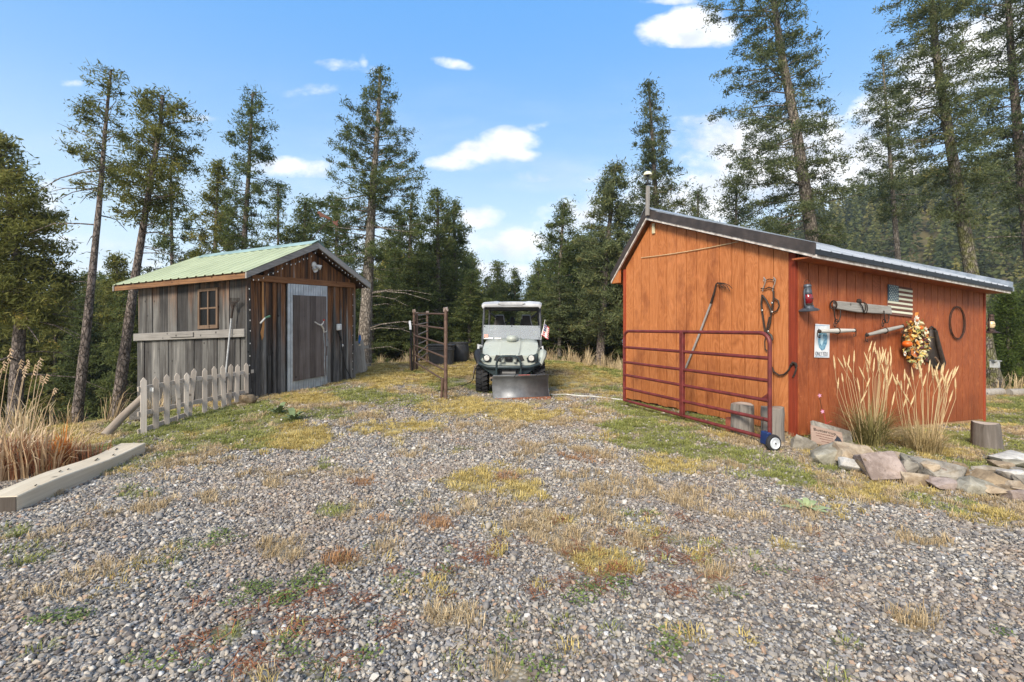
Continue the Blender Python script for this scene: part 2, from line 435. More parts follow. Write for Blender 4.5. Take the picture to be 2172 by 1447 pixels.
gx = np.concatenate([-np.geomspace(14.1, 900, 46)[::-1], np.arange(-14, 14.01, .11), np.geomspace(14.1, 900, 46)])
gy = np.concatenate([-np.geomspace(1, 600, 30)[::-1] , np.arange(-.9, 17, .11), np.geomspace(17.1, 1500, 60)])
XX, YY = np.meshgrid(gx, gy); xs, ys = XX.ravel(), YY.ravel()
zs = ground_np(xs, ys)
far_f = np.clip((np.hypot(xs, ys) - 70) / 200, 0, 1)
zs = zs * (1 - far_f) - 14 * far_f
zs += (fbm(xs, ys, 1.3, 5) - .5) * .05 * (np.hypot(xs, ys) < 60)
tot, chs, weeds, red = covers(xs, ys)
nX, nY = len(gx), len(gy)
ii = (np.arange(nY - 1)[:, None] * nX + np.arange(nX - 1)[None, :]).ravel()
quads = np.stack([ii, ii + 1, ii + nX + 1, ii + nX], 1).ravel()
gm = np_mesh('ground', np.stack([xs, ys, zs], 1), 4, quads, {'turf': tot, 'gold': chs[0], 'green': chs[1], 'tan': chs[2], 'rust': chs[3], 'red': red, 'weed': weeds})
gm.polygons.foreach_set('use_smooth', [True] * len(gm.polygons))
ground = bpy.data.objects.new('ground', gm); COL.objects.link(ground); tag(ground, kind='structure')

def attr(N, name): return N.n('ShaderNodeAttribute', attribute_name=name).outputs['Fac']
m, N, b = new_mat('ground_soil_gravel', (.2, .2, .2), .9, 0, .2)
P = objcoord(N)
v1 = N.n('ShaderNodeTexVoronoi'); N.set(v1.inputs['Vector'], P); v1.inputs['Scale'].default_value = 52
sepc = N.n('ShaderNodeSeparateColor', i_0=v1.outputs['Color']).outputs[0]
STONES = [(0, (.10, .10, .105)), (.2, (.19, .188, .188)), (.38, (.28, .272, .258)), (.55, (.38, .355, .325)), (.7, (.47, .44, .40)), (.85, (.57, .545, .51)), (.95, (.42, .3, .22)), (1, (.68, .67, .65))]
gcol = N.ramp(sepc, STONES, 'CONSTANT')
gap = N.sstep(v1.outputs['Distance'], .75, .45)
gcol = N.mix(gap, (.12, .105, .09), gcol)
dirt = N.mix(N.noise(P, 14, 5, .65), (.075, .055, .038), (.17, .13, .085))
big = N.noise(P, .7, 4, .6)
gcol = N.mix(N.math('MULTIPLY', N.sstep(big, .45, .7), .35), gcol, dirt)
tn = N.noise(N.vm('MULTIPLY', P, (60, 22, 60)), 1, 4, .7)
gold = N.mix(tn, (.22, .175, .07), (.50, .41, .19))
green = N.mix(tn, (.09, .095, .03), (.30, .29, .11))
tan = N.mix(tn, (.16, .12, .06), (.42, .33, .19))
rust = N.mix(tn, (.12, .06, .03), (.34, .19, .1))
c = gcol
c = N.mix(N.math('MULTIPLY', attr(N, 'red'), N.sstep(N.noise(P, 30, 4, .7), .4, .6)), c, (.20, .075, .035))
c = N.mix(N.math('MULTIPLY', attr(N, 'tan'), .75), c, tan)
c = N.mix(N.math('MULTIPLY', attr(N, 'rust'), .75), c, rust)
c = N.mix(N.math('MULTIPLY', attr(N, 'green'), .8), c, green)
c = N.mix(N.math('MULTIPLY', attr(N, 'gold'), .8), c, gold)
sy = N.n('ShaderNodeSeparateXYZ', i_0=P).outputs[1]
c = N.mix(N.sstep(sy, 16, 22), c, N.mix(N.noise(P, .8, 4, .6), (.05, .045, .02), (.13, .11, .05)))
N.set(b.inputs['Base Color'], c)
hb = N.math('ADD', N.math('MULTIPLY', v1.outputs['Distance'], -.6), N.math('MULTIPLY', tn, .5))
add_bump(N, b, hb, .8, .012)
gm.materials.append(m)

# ---- scattering of tiny things nobody could count: one object of points, geometry nodes set the pieces on them
def scatter(name, protos, P3, rot, scl, idx, label=None):
    col = bpy.data.collections.new(name + '_pieces')
    for k, (me, mt) in enumerate(protos):
        o = bpy.data.objects.new('%s_piece_%02d' % (name, k), me); me.materials.clear(); me.materials.append(mt); col.objects.link(o)
    me = bpy.data.meshes.new(name); n = len(P3)
    me.vertices.add(n); me.vertices.foreach_set('co', P3.astype(np.float32).ravel())
    a = me.attributes.new('rot', 'FLOAT_VECTOR', 'POINT'); a.data.foreach_set('vector', rot.astype(np.float32).ravel())
    a = me.attributes.new('scl', 'FLOAT_VECTOR', 'POINT'); a.data.foreach_set('vector', scl.astype(np.float32).ravel())
    a = me.attributes.new('idx', 'INT', 'POINT'); a.data.foreach_set('value', idx.astype(np.int32))
    me.update()
    ob = bpy.data.objects.new(name, me); COL.objects.link(ob)
    ng = bpy.data.node_groups.new(name + '_scatter', 'GeometryNodeTree')
    ng.interface.new_socket('Geometry', in_out='INPUT', socket_type='NodeSocketGeometry')
    ng.interface.new_socket('Geometry', in_out='OUTPUT', socket_type='NodeSocketGeometry')
    nd = ng.nodes; gi = nd.new('NodeGroupInput'); go = nd.new('NodeGroupOutput')
    ci = nd.new('GeometryNodeCollectionInfo'); ci.inputs['Collection'].default_value = col
    ci.inputs['Separate Children'].default_value = True; ci.inputs['Reset Children'].default_value = True
    ip = nd.new('GeometryNodeInstanceOnPoints'); ip.inputs['Pick Instance'].default_value = True
    def named(nm, ty):
        x = nd.new('GeometryNodeInputNamedAttribute'); x.data_type = ty; x.inputs['Name'].default_value = nm
        return [o for o in x.outputs if o.enabled][0]
    L = ng.links.new
    L(gi.outputs[0], ip.inputs['Points']); L(ci.outputs[0], ip.inputs['Instance'])
    L(named('idx', 'INT'), ip.inputs['Instance Index']); L(named('scl', 'FLOAT_VECTOR'), ip.inputs['Scale'])
    e2r = nd.new('FunctionNodeEulerToRotation'); L(named('rot', 'FLOAT_VECTOR'), e2r.inputs[0]); L(e2r.outputs[0], ip.inputs['Rotation'])
    L(ip.outputs[0], go.inputs[0])
    md = ob.modifiers.new('scatter', 'NODES'); md.node_group = ng
    return tag(ob, label, None, None, 'stuff')

def stone_mesh(seed, n=12, flat=.6, bev=0.0):
    r = random.Random(seed); bm = bmesh.new()
    for _ in range(n):
        v = Vector((r.gauss(0, 1), r.gauss(0, 1), r.gauss(0, 1))).normalized()
        bm.verts.new((v.x * .5 * r.uniform(.85, 1.1), v.y * .38 * r.uniform(.8, 1.1), v.z * .5 * flat * r.uniform(.8, 1.1)))
    h = bmesh.ops.convex_hull(bm, input=bm.verts)
    for g in h['geom_interior'] + h['geom_unused']:
        if isinstance(g, bmesh.types.BMVert) and g.is_valid: bm.verts.remove(g)
    if bev: bmesh.ops.bevel(bm, geom=list(bm.edges), offset=bev, segments=1, affect='EDGES')
    bmesh.ops.recalc_face_normals(bm, faces=bm.faces)
    me = bpy.data.meshes.new('stone'); bm.to_mesh(me); bm.free()
    return me

mg, N, b = new_mat('gravel_stone', (.3, .3, .3), .75, 0, .35)
oi = N.n('ShaderNodeObjectInfo').outputs['Random']
c = N.ramp(oi, [(0, (.105, .10, .10)), (.10, (.17, .165, .165)), (.24, (.24, .23, .22)), (.40, (.31, .285, .255)), (.54, (.40, .365, .315)), (.66, (.49, .44, .37)), (.77, (.34, .335, .335)), (.84, (.58, .545, .49)), (.91, (.43, .30, .215)), (.95, (.50, .40, .29)), (.975, (.70, .68, .64))], 'CONSTANT')
P = objcoord(N)
c = N.mix(N.math('MULTIPLY', N.noise(P, 3.5, 4, .65), .5), c, N.mix(1, c, (.5, .47, .42), 'MULTIPLY'))
loc = N.n('ShaderNodeObjectInfo').outputs['Location']
stain = N.sstep(N.noise(loc, .9, 4, .6), .42, .62)
c = N.mix(N.math('MULTIPLY', stain, .30), c, (.30, .215, .15))
c = N.mix(N.math('MULTIPLY', N.sstep(N.noise(loc, 2.3, 3, .6), .5, .7), .22), c, (.34, .24, .165))
N.set(b.inputs['Base Color'], c); add_bump(N, b, N.noise(P, 8, 3, .6), .25, .05)
stones = []
for k in range(8):
    me = stone_mesh(100 + k, 11 + k % 3, .45 + .06 * k)
    if k % 2: me.polygons.foreach_set('use_smooth', [True] * len(me.polygons))
    stones.append((me, mg))

def sample_view(n, y0, y1, dens):
    """n points on the ground in view between the distances y0 and y1; DENS: how many are kept for each distance"""
    u = rng.random(n); y = np.sqrt(y0 * y0 + u * (y1 * y1 - y0 * y0))
    x = (rng.random(n) * 2 - 1) * (1.13 * y + .6) * np.where(rng.random(n) < .80, 1.0, 1.55) + .02 * y
    keep = rng.random(n) < dens(y)
    return x[keep], y[keep]
# gravel
Ng = 1000000
gxp, gyp = sample_view(Ng, 1.35, 9.5, lambda y: np.clip((4.2 / y) ** 2.0, .05, 1))
tt, ch, wd, rd = covers(gxp, gyp)
fines = np.clip((fbm(gxp, gyp, .8, 131) - .55) * 4, 0, .55)
keep = rng.random(len(gxp)) > np.clip(np.maximum(tt * 1.15, fines), 0, .93)
gxp, gyp = gxp[keep], gyp[keep]
n = len(gxp)
gz = ground_np(gxp, gyp) + (fbm(gxp, gyp, 1.3, 5) - .5) * .05
s = np.exp(rng.normal(0, .46, n)) * .0162; s = np.clip(s, .0065, .045) * np.clip(.75 + gyp / 11, 1, 1.45)
big = rng.random(n) < .003; s[big] *= 1.8
rot = np.stack([rng.normal(0, .35, n), rng.normal(0, .35, n), rng.random(n) * 6.28], 1)
scl = np.stack([s, s * rng.uniform(.8, 1.25, n), s * rng.uniform(.6, 1.05, n)], 1)
scatter('gravel', stones, np.stack([gxp, gyp, gz + s * .12 + rng.random(n) * .006], 1), rot, scl, rng.integers(0, 8, n), 'grey crushed river gravel covering the yard')

# turf: blades in small tufts
def tuft_mesh(seed, blades, h, spread, width, lean=.6):
    r = np.random.default_rng(seed); V, Q, T = [], [], []
    for i in range(blades):
        a = r.random() * 6.283; rr = spread * math.sqrt(r.random()); bx, by = rr * math.cos(a), rr * math.sin(a)
        a2 = a + r.normal(0, .9); L = h * r.uniform(.5, 1.15); ln = lean * r.uniform(.2, 1.2)
        dx_, dy_ = math.cos(a2), math.sin(a2); w = width * r.uniform(.6, 1.2); sx, sy_ = -dy_ * w, dx_ * w
        p0 = (bx, by, -.004); p1 = (bx + dx_ * L * ln * .35, by + dy_ * L * ln * .35, L * .62); p2 = (bx + dx_ * L * ln, by + dy_ * L * ln, L * (1 - .35 * ln))
        k = len(V)
        V += [(p0[0] - sx, p0[1] - sy_, p0[2]), (p0[0] + sx, p0[1] + sy_, p0[2]), (p1[0] + sx * .8, p1[1] + sy_ * .8, p1[2]), (p1[0] - sx * .8, p1[1] - sy_ * .8, p1[2]), p2]
        Q += [(k, k + 1, k + 2, k + 3), (k + 3, k + 2, k + 4)]
    me = bpy.data.meshes.new('tuft'); me.from_pydata(V, [], Q); me.update()
    return me
def m_blade(name, dark, light, tip=None, trans=.25):
    m, N, b = new_mat(name, light, .7, 0, .2)
    gi = N.n('ShaderNodeNewGeometry'); oi = N.n('ShaderNodeObjectInfo').outputs['Random']
    f = N.math('ADD', N.math('MULTIPLY', gi.outputs['Random Per Island'], .65), N.math('MULTIPLY', oi, .35))
    N.set(b.inputs['Base Color'], N.ramp(f, [(0.05, dark), (.5, tuple((a + c) / 2 for a, c in zip(dark, light))), (.85, light), (1, tip or light)]))
    return m
M_GOLD = m_blade('grass_gold', (.27, .20, .06), (.58, .45, .16), (.68, .57, .30))
M_GREEN = m_blade('grass_green', (.10, .12, .028), (.32, .33, .095), (.52, .46, .2))
M_TAN = m_blade('grass_tan', (.24, .17, .09), (.58, .45, .27), (.66, .55, .36))
M_RUST = m_blade('grass_rust', (.22, .11, .05), (.48, .28, .14), (.55, .38, .2))
M_WEED = m_blade('low_weeds', (.05, .08, .02), (.17, .22, .055), (.28, .30, .09))
M_NEEDLE = m_blade('fallen_needles', (.13, .045, .02), (.32, .13, .06), (.42, .2, .1))
protos = []
for k, mt in enumerate([M_GOLD, M_GREEN, M_TAN, M_RUST]):
    for j in range(3): protos.append((tuft_mesh(k * 10 + j, 34, .062, .055, .0022, .95), mt))
NT_ = 185000
tx, ty = sample_view(NT_, 1.35, 19, lambda y: np.clip(1.0 / (1 + (y / 7) ** 1.2), .15, 1))
tt, ch, wd, rd = covers(tx, ty)
keep = (rng.random(len(tx)) < np.clip(tt * 1.0, 0, 1)) & ~((tx > -.5) & (tx < .85) & (ty > 7.9) & (ty < 8.9))
tx, ty = tx[keep], ty[keep]; ch = [c_[keep] for c_ in ch]
cw = np.stack(ch, 1) + 1e-4 + rng.random((len(tx), 4)) * .22 * (np.stack(ch, 1) > .0); kind = np.argmax(cw, 1)
n = len(tx); tz = ground_np(tx, ty) + (fbm(tx, ty, 1.3, 5) - .5) * .05
hs = np.array([.68, .55, .9, .65])[kind] * rng.uniform(.6, 1.3, n) * np.clip(.8 + .5 * fbm(tx, ty, 1.1, 91), .6, 1.4)
wide = np.clip(.8 + ty * .06, .9, 1.8)
scatter('turf_grass', protos, np.stack([tx, ty, tz], 1), np.stack([rng.normal(0, .12, n), rng.normal(0, .12, n), rng.random(n) * 6.28], 1),
        np.stack([wide, wide, hs], 1), kind * 3 + rng.integers(0, 3, n), 'short gold and green grass growing through the gravel')
# low creeping weeds and fallen needles
def weed_mesh(seed):
    r = np.random.default_rng(seed); V, Q = [], []
    for i in range(30):
        a = r.random() * 6.283; rr = .045 * math.sqrt(r.random()); c0 = np.array((rr * math.cos(a), rr * math.sin(a), r.uniform(.004, .018)))
        l = r.uniform(.004, .009); d = np.array((math.cos(a * 3), math.sin(a * 3), r.normal(0, .35))) * l; e = np.array((-d[1], d[0], r.normal(0, .002))) * .6
        k = len(V); V += [tuple(c0 - d), tuple(c0 + e), tuple(c0 + d), tuple(c0 - e)]; Q.append((k, k + 1, k + 2, k + 3))
    me = bpy.data.meshes.new('weed'); me.from_pydata(V, [], Q); me.update(); return me
def needles_mesh(seed):
    r = np.random.default_rng(seed); V, Q = [], []
    for i in range(26):
        c0 = np.array((r.normal(0, .04), r.normal(0, .04), r.uniform(.010, .024))); a = r.random() * 6.283
        d = np.array((math.cos(a), math.sin(a), r.normal(0, .2))) * r.uniform(.012, .028); e = np.array((-d[1], d[0], 0)) * .07
        k = len(V); V += [tuple(c0 - d - e), tuple(c0 + d - e), tuple(c0 + d + e), tuple(c0 - d + e)]; Q.append((k, k + 1, k + 2, k + 3))
    me = bpy.data.meshes.new('needles'); me.from_pydata(V, [], Q); me.update(); return me
wx, wy = sample_view(90000, 1.35, 6.5, lambda y: np.clip(3.2 / y, .1, 1))
tt, ch, wd, rd = covers(wx, wy)
k1 = rng.random(len(wx)) < wd ** 1.5 * .17
x1, y1 = wx[k1], wy[k1]; n = len(x1); z1 = ground_np(x1, y1) + (fbm(x1, y1, 1.3, 5) - .5) * .05 + .012
scatter('low_weeds', [(weed_mesh(k), M_WEED) for k in range(3)], np.stack([x1, y1, z1], 1), np.stack([np.zeros(n), np.zeros(n), rng.random(n) * 6.28], 1),
        np.repeat(rng.uniform(.7, 1.4, n)[:, None], 3, 1), rng.integers(0, 3, n), 'small green weeds creeping between the stones')
k2 = (rng.random(len(wx)) < rd * .22) & ~k1
x1, y1 = wx[k2], wy[k2]; n = len(x1); z1 = ground_np(x1, y1) + (fbm(x1, y1, 1.3, 5) - .5) * .05 + .002
scatter('fallen_needles', [(needles_mesh(k), M_NEEDLE) for k in range(3)], np.stack([x1, y1, z1], 1), np.stack([np.zeros(n), np.zeros(n), rng.random(n) * 6.28], 1),
        np.repeat(rng.uniform(.7, 1.3, n)[:, None], 3, 1), rng.integers(0, 3, n), 'reddish fallen conifer needles lying on the gravel')
# ------------------------------------------------------------------ the orange barn
def frame_of(O, e1, e2, k1, k2):
    O, e1, e2 = Vector(O), Vector((*e1, 0)), Vector((*e2, 0))
    def T(p): return O + e1 * p[0] + e2 * p[1] + Vector((0, 0, p[2] + k1 * p[0] + k2 * p[1]))
    def on1(px, py, a=0.0):          # point of the wall plane a = const
        r = (px - CX) / F; s = (r * (O.y + e1.y * a) - O.x - e1.x * a) / (e2.x - r * e2.y)
        Y = O.y + e1.y * a + e2.y * s; return Vector((a, s, CAMZ - (py - HY) / F * Y - O.z - k1 * a - k2 * s))
    def on2(px, py, s=0.0):          # point of the wall plane s = const
        r = (px - CX) / F; a = (r * (O.y + e2.y * s) - O.x - e2.x * s) / (e1.x - r * e1.y)
        Y = O.y + e1.y * a + e2.y * s; return Vector((a, s, CAMZ - (py - HY) / F * Y - O.z - k1 * a - k2 * s))
    return T, on1, on2
BT, bg1, bg2 = frame_of((3.63, 5.8, 0), (.9005, .4349), (-.4349, .9005), -.045, 0)
BW3 = Vector((.9005, .4349, 0)); BD3 = Vector((-.4349, .9005, 0))
BL, BS = 5.3, 3.334        # length of the side wall, width of the gable wall
RS, RZ = 2.582, 3.46       # ridge
def b_roof(s): return RZ - (.37 * (RS - s) if s < RS else 1.06 * (s - RS))

def siding_extra(N, P, c, g, oi):
    z = N.n('ShaderNodeSeparateXYZ', i_0=P).outputs[2]
    low = N.sstep(N.math('ADD', z, N.math('MULTIPLY', N.noise(P, 4, 4, .6), .5)), .75, .22)
    c = N.mix(N.math('MULTIPLY', low, .35), c, (.13, .035, .012))
    f = N.noise(N.vm('MULTIPLY', P, (3, 3, 2)), 2.2, 5, .7)
    c = N.mix(N.math('MULTIPLY', N.sstep(f, .52, .72), .40), c, (.62, .22, .08))
    bl = N.noise(N.vm('MULTIPLY', P, (1.6, 1.6, .8)), 1.4, 5, .68)
    c = N.mix(N.math('MULTIPLY', N.sstep(bl, .50, .34), .45), c, (.15, .035, .014))
    sp = N.noise(P, 34, 3, .6)
    return N.mix(N.math('MULTIPLY', N.sstep(sp, .66, .74), .45), c, (.66, .30, .14))
def m_siding(name, dark, mid, light):
    """stained plywood: cathedral grain from a distorted wave"""
    m, N, b = new_mat(name, mid, .62, 0, .3)
    P = objcoord(N); oi = N.n('ShaderNodeObjectInfo').outputs['Random']
    off = N.n('ShaderNodeCombineXYZ', i_0=N.math('MULTIPLY', oi, 3.0), i_1=N.math('MULTIPLY', oi, 7.0), i_2=N.math('MULTIPLY', oi, 11.0)).outputs[0]
    Q = N.vm('ADD', N.vm('MULTIPLY', P, (1, 1, .20)), off)
    big = N.noise(Q, 3.4, 3, .5, .5)
    wv = N.math('FRACT', N.math('MULTIPLY', big, 21.0))
    tri = N.math('ABSOLUTE', N.math('SUBTRACT', wv, .5))
    fine = N.noise(N.vm('MULTIPLY', P, (70, 70, 3.5)), 1, 4, .6)
    f = N.math('ADD', N.math('MULTIPLY', tri, .62), N.math('MULTIPLY', fine, .8))
    f = N.math('ADD', f, N.math('MULTIPLY', N.math('SUBTRACT', oi, .5), .16))
    c = N.ramp(f, [(.12, dark), (.42, mid), (.78, light)])
    c = siding_extra(N, P, c, fine, oi)
    N.set(b.inputs['Base Color'], c)
    add_bump(N, b, f, .35, .006)
    return m
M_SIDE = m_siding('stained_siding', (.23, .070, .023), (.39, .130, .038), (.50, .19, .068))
M_SIDE2 = m_siding('stained_siding_red_shaded', (.16, .038, .013), (.275, .068, .021), (.37, .104, .036))  # redder stain, with the side wall's shade darkened into the colour
M_TRIM = m_wood('stained_corner_trim', [(.2, (.13, .022, .010)), (.5, (.24, .038, .016)), (.85, (.34, .07, .03))], k=50, l=2, knots=False, bump=.3)
M_GROOVE = m_plain('groove_shadow_backing', (.022, .007, .004), .95)
M_WHITE = m_plain('weathered_white_trim', (.62, .58, .54), .7, col2=(.34, .29, .26), scale=12)
M_DARKTRIM = m_plain('dark_bronze_trim', (.075, .06, .055), .5, .3, scale=5, col2=(.045, .038, .036))
M_BLACKTRIM = m_plain('black_roof_edge', (.02, .022, .026), .4, .4, scale=8)
M_ROOFM = m_plain('grey_steel_roofing', (.44, .46, .48), .40, .5, scale=1.6, col2=(.34, .36, .38), bump=.05)
M_GALV = m_plain('galvanised_steel', (.46, .50, .54), .42, .65, scale=7, col2=(.30, .34, .38))

barn = thing('barn', 'orange stained wooden barn with lopsided gable and dark metal roof', 'barn', BT((BL / 2, BS / 2, -.02)))
M_ = MB(BT)     # inner walls, a closed body
poly = [(0.02, .02, .02), (0.02, BS - .02, .02), (.02, BS - .02, b_roof(BS - .02) - .2), (.02, RS, RZ - .2), (.02, .02, b_roof(0) - .2)]
M_.prism(poly, (BL - .04, 0, 0)); M_.build('wall', M_GROOVE, barn)
# gable siding boards
gpx = [1361.4, 1379.9, 1400.4, 1420.2, 1440.7, 1461.7, 1484, 1508.4, 1533.7, 1561.2, 1589.9, 1621.6, 1652.9]
nb = 15; s0, s1 = .09, BS - .05
edges = [s0 + (s1 - s0) * i / nb for i in range(nb + 1)]
def gtop(s): return b_roof(s) - .165
for i in range(nb):
    a0, a1 = edges[i] + .006, edges[i + 1] - .006
    top = [(0, a1, gtop(a1))] + ([(0, RS, gtop(RS))] if a0 < RS < a1 else []) + [(0, a0, gtop(a0))]
    pl = [(0.018, p[1], p[2]) for p in [(0, a0, .05 + .012 * math.sin(i * 3)), (0, a1, .05)] + top]
    MB(BT).prism(pl, (-.03, 0, 0)).build('siding_board', M_SIDE, barn)
MB(BT).span((-.030, -.002, -.06), (.018, .088, gtop(.045))).build('corner_board', M_TRIM, barn)
MB(BT).span((-.028, BS - .055, .02), (.018, BS + .012, gtop(BS) + .02)).build('corner_board', M_TRIM, barn)
# side wall boards
nb = 25; w_ = .2115
for i in range(nb):
    a0, a1 = .010 + i * w_ + .007, min(.010 + (i + 1) * w_ - .007, BL - .06)
    if a1 - a0 < .05: continue
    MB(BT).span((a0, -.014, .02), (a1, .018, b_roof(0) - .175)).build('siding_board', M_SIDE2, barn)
MB(BT).span((BL - .055, -.03, -.03), (BL + .0, .03, b_roof(0) - .17)).build('corner_board', M_TRIM, barn)
MB(BT).span((1.6, -.008, -.09), (BL + .01, .03, .015)).build('sill_board', m_wood('pale_sill_wood', [(.2, (.22, .10, .05)), (.8, (.42, .24, .13))], axis=BW3), barn)
# far and rear walls
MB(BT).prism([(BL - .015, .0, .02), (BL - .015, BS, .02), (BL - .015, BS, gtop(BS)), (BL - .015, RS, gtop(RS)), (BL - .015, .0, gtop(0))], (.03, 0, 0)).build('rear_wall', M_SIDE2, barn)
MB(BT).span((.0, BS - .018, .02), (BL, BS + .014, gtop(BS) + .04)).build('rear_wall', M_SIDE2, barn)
# roof: ribbed steel sheets on both slopes
A0, A1 = -.15, BL + .16
def ribbed(mb, T, fa, s_lo, s_hi, a0, a1, rib=.225, h=.022, t=.006):
    xs_ = []; a = a0
    while a < a1 - 1e-4:
        for da, hh in ((0, 0), (.075, 0), (.090, h), (.115, h), (.130, 0)):
            if a + da <= a1: xs_.append((a + da, hh))
        a += rib
    xs_.append((a1, 0)); vs, fs = [], []
    for (a, hh) in xs_:
        for s_ in (s_lo, s_hi): vs.append((a, s_, fa(s_) + hh)); vs.append((a, s_, fa(s_) + hh - t))
    for i in range(len(xs_) - 1):
        k = i * 4; fs += [(k, k + 4, k + 6, k + 2), (k + 1, k + 3, k + 7, k + 5), (k, k + 1, k + 5, k + 4), (k + 2, k + 6, k + 7, k + 3)]
    fs += [(0, 2, 3, 1), (len(vs) - 4, len(vs) - 3, len(vs) - 1, len(vs) - 2)]
    mb.add(vs, fs)
def fr(s): return b_roof(s) + .02 - .080 * max(0, RS - s) / (RS + .3)
NP = 6
for i in range(NP):
    a, b_ = A0 + (A1 - A0) * i / NP, A0 + (A1 - A0) * (i + 1) / NP
    q = MB(BT); ribbed(q, BT, lambda s, i=i: fr(s) + .0015 * i, -.315, RS, a, b_ + .006); q.build('roof_panel', M_ROOFM, barn)
    q = MB(BT); ribbed(q, BT, lambda s, i=i: fr(s) + .0015 * i, RS, BS + .235, a, b_ + .006); q.build('roof_panel', M_ROOFM, barn)
# decking under the steel
q = MB(BT); q.prism([(A0 + .02, -.28, fr(-.28) - .02), (A0 + .02, RS, fr(RS) - .03), (A0 + .02, BS + .2, fr(BS + .2) - .03), (A0 + .02, BS + .2, fr(BS + .2) - .06), (A0 + .02, RS, fr(RS) - .075), (A0 + .02, -.28, fr(-.28) - .04)], (A1 - A0 - .04, 0, 0)); q.build('soffit', M_SIDE, barn)
def rake(a, name, m, zt, zb, th, sl=-.32, sr=None):
    sr = BS + .235 if sr is None else sr
    for (sa, sb) in ((sl, RS), (RS, sr)):
        MB(BT).prism([(a, sa, b_roof(sa) + zt), (a, sb, b_roof(sb) + zt), (a, sb, b_roof(sb) - zb), (a, sa, b_roof(sa) - zb)], (th, 0, 0)).build(name, m, barn)
rake(A0 - .012, 'rake_trim', M_DARKTRIM, .026, .115, .025)
rake(A0 + .002, 'rake_board', M_WHITE, -.05, .155, .03)
rake(A1 - .014, 'rake_trim', M_GALV, .05, .12, .02)
MB(BT).prism([(A0 - .02, RS - .16, b_roof(RS - .16) + .05), (A0 - .02, RS, RZ + .075), (A0 - .02, RS + .12, b_roof(RS + .12) + .06), (A0 - .02, RS + .12, b_roof(RS + .12) + .05), (A0 - .02, RS, RZ + .06), (A0 - .02, RS - .16, b_roof(RS - .16) + .04)], (A1 - A0 + .03, 0, 0)).build('ridge_cap', M_ROOFM, barn)
# eaves
ze = b_roof(-.3)
MB(BT).span((A0 - .01, -.322, ze - .122), (A1, -.300, ze - .058)).build('eave_trim', M_BLACKTRIM, barn)
MB(BT).span((A0 + .01, -.302, ze - .160), (A1 - .03, -.274, ze - .10)).build('fascia_board', M_WHITE, barn)
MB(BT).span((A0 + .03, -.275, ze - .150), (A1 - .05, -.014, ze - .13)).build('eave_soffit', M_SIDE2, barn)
MB(BT).prism([(A0 + .02, BS + .012, gtop(BS) + .03), (A0 + .02, BS + .22, b_roof(BS + .22) - .10), (A0 + .02, BS + .22, b_roof(BS + .22) - .17), (A0 + .02, BS + .012, b_roof(BS + .22) - .17)], (.05, 0, 0)).build('eave_return', M_SIDE, barn)
MB(BT).span((A0 + .02, BS + .21, b_roof(BS + .22) - .17), (A1 - .02, BS + .23, b_roof(BS + .22) - .02)).build('fascia_board', M_SIDE, barn)
MB(BT).span((A1 - .02, -.33, ze - .12), (A1 + .012, -.18, ze - .05)).build('end_cap', M_GALV, barn)
# beige plate under the peak, cord across the gable
p = bg1(1386, 484, -.03)
o = MB(BT).span((-.045, p.y - .035, p.z - .10), (-.014, p.y + .03, p.z + .08)).build('vent_plate', m_plain('cream_plastic', (.62, .55, .36), .5), None, bevel=.006,
    label='small cream plate with a dark hole fixed under the barn peak', cat='plate')
# post with a domed lamp at the peak
lp = thing('roof_lamp', 'domed cream lamp on a short grey post at the barn peak', 'lamp', BT((-.17, RS - .10, RZ - .1)))
M_GREYW = m_wood('grey_weathered_wood', [(.15, (.075, .068, .062)), (.45, (.20, .185, .17)), (.85, (.40, .38, .355))])
lb = BT((-.20, RS - .10, 0)); lx, ly = lb.x, lb.y; lz0 = RZ - .06
MB().box((lx, ly, lz0 + .215), (.055, .05, .52), rotm(0, R(1.5), R(26))).build('post', M_GREYW, lp, bevel=.004)
MB().box((lx + .05, ly + .02, lz0 + .48), (.14, .025, .018), rotm(0, 0, R(26))).build('bracket', M_GALV, lp)
MB().lathe((lx, ly, lz0 + .49), [(.02, 0), (.06, .01), (.06, .02), (.018, .03), (.018, .15), (.03, .16), (.03, .18), (0.0, .19)], 14).build('lamp_body', M_BLACKTRIM, lp, smooth=True)
for k in range(4):
    a_ = k * math.pi / 2 + .5
    MB().tube([(lx + .05 * math.cos(a_), ly + .05 * math.sin(a_), lz0 + .505), (lx + .055 * math.cos(a_), ly + .055 * math.sin(a_), lz0 + .665)], .005, 6).build('stay', M_BLACKTRIM, lp)
MB().lathe((lx, ly, lz0 + .66), [(.075, 0), (.074, .015), (.064, .042), (.038, .062), (0.0, .068)], 18).build('lamp_shade', m_plain('cream_lamp_shade', (.72, .68, .48), .35), lp, smooth=True)
# cord
p0, p1 = bg1(1360, 547, -.03), bg1(1566, 513, -.03)
pts = [p0.lerp(p1, t) + Vector((0, 0, -.02 * math.sin(t * math.pi))) for t in np.linspace(0, 1, 9)]
MB(BT).tube(pts, .006, 6).build('cord', m_plain('pale_rope', (.58, .45, .27), .8), None, label='thin pale cord stretched across the barn gable', cat='cord')

# ---------------------------------------------------------------- things hung on the barn
M_IRON = m_plain('rusty_iron', (.055, .038, .03), .65, .5, scale=22, col2=(.028, .022, .02))
M_LEATHER = m_plain('dark_leather', (.045, .03, .022), .55, 0, scale=16, col2=(.02, .015, .012))
M_BRASS = m_plain('worn_nickel', (.55, .52, .47), .35, .9, scale=20)
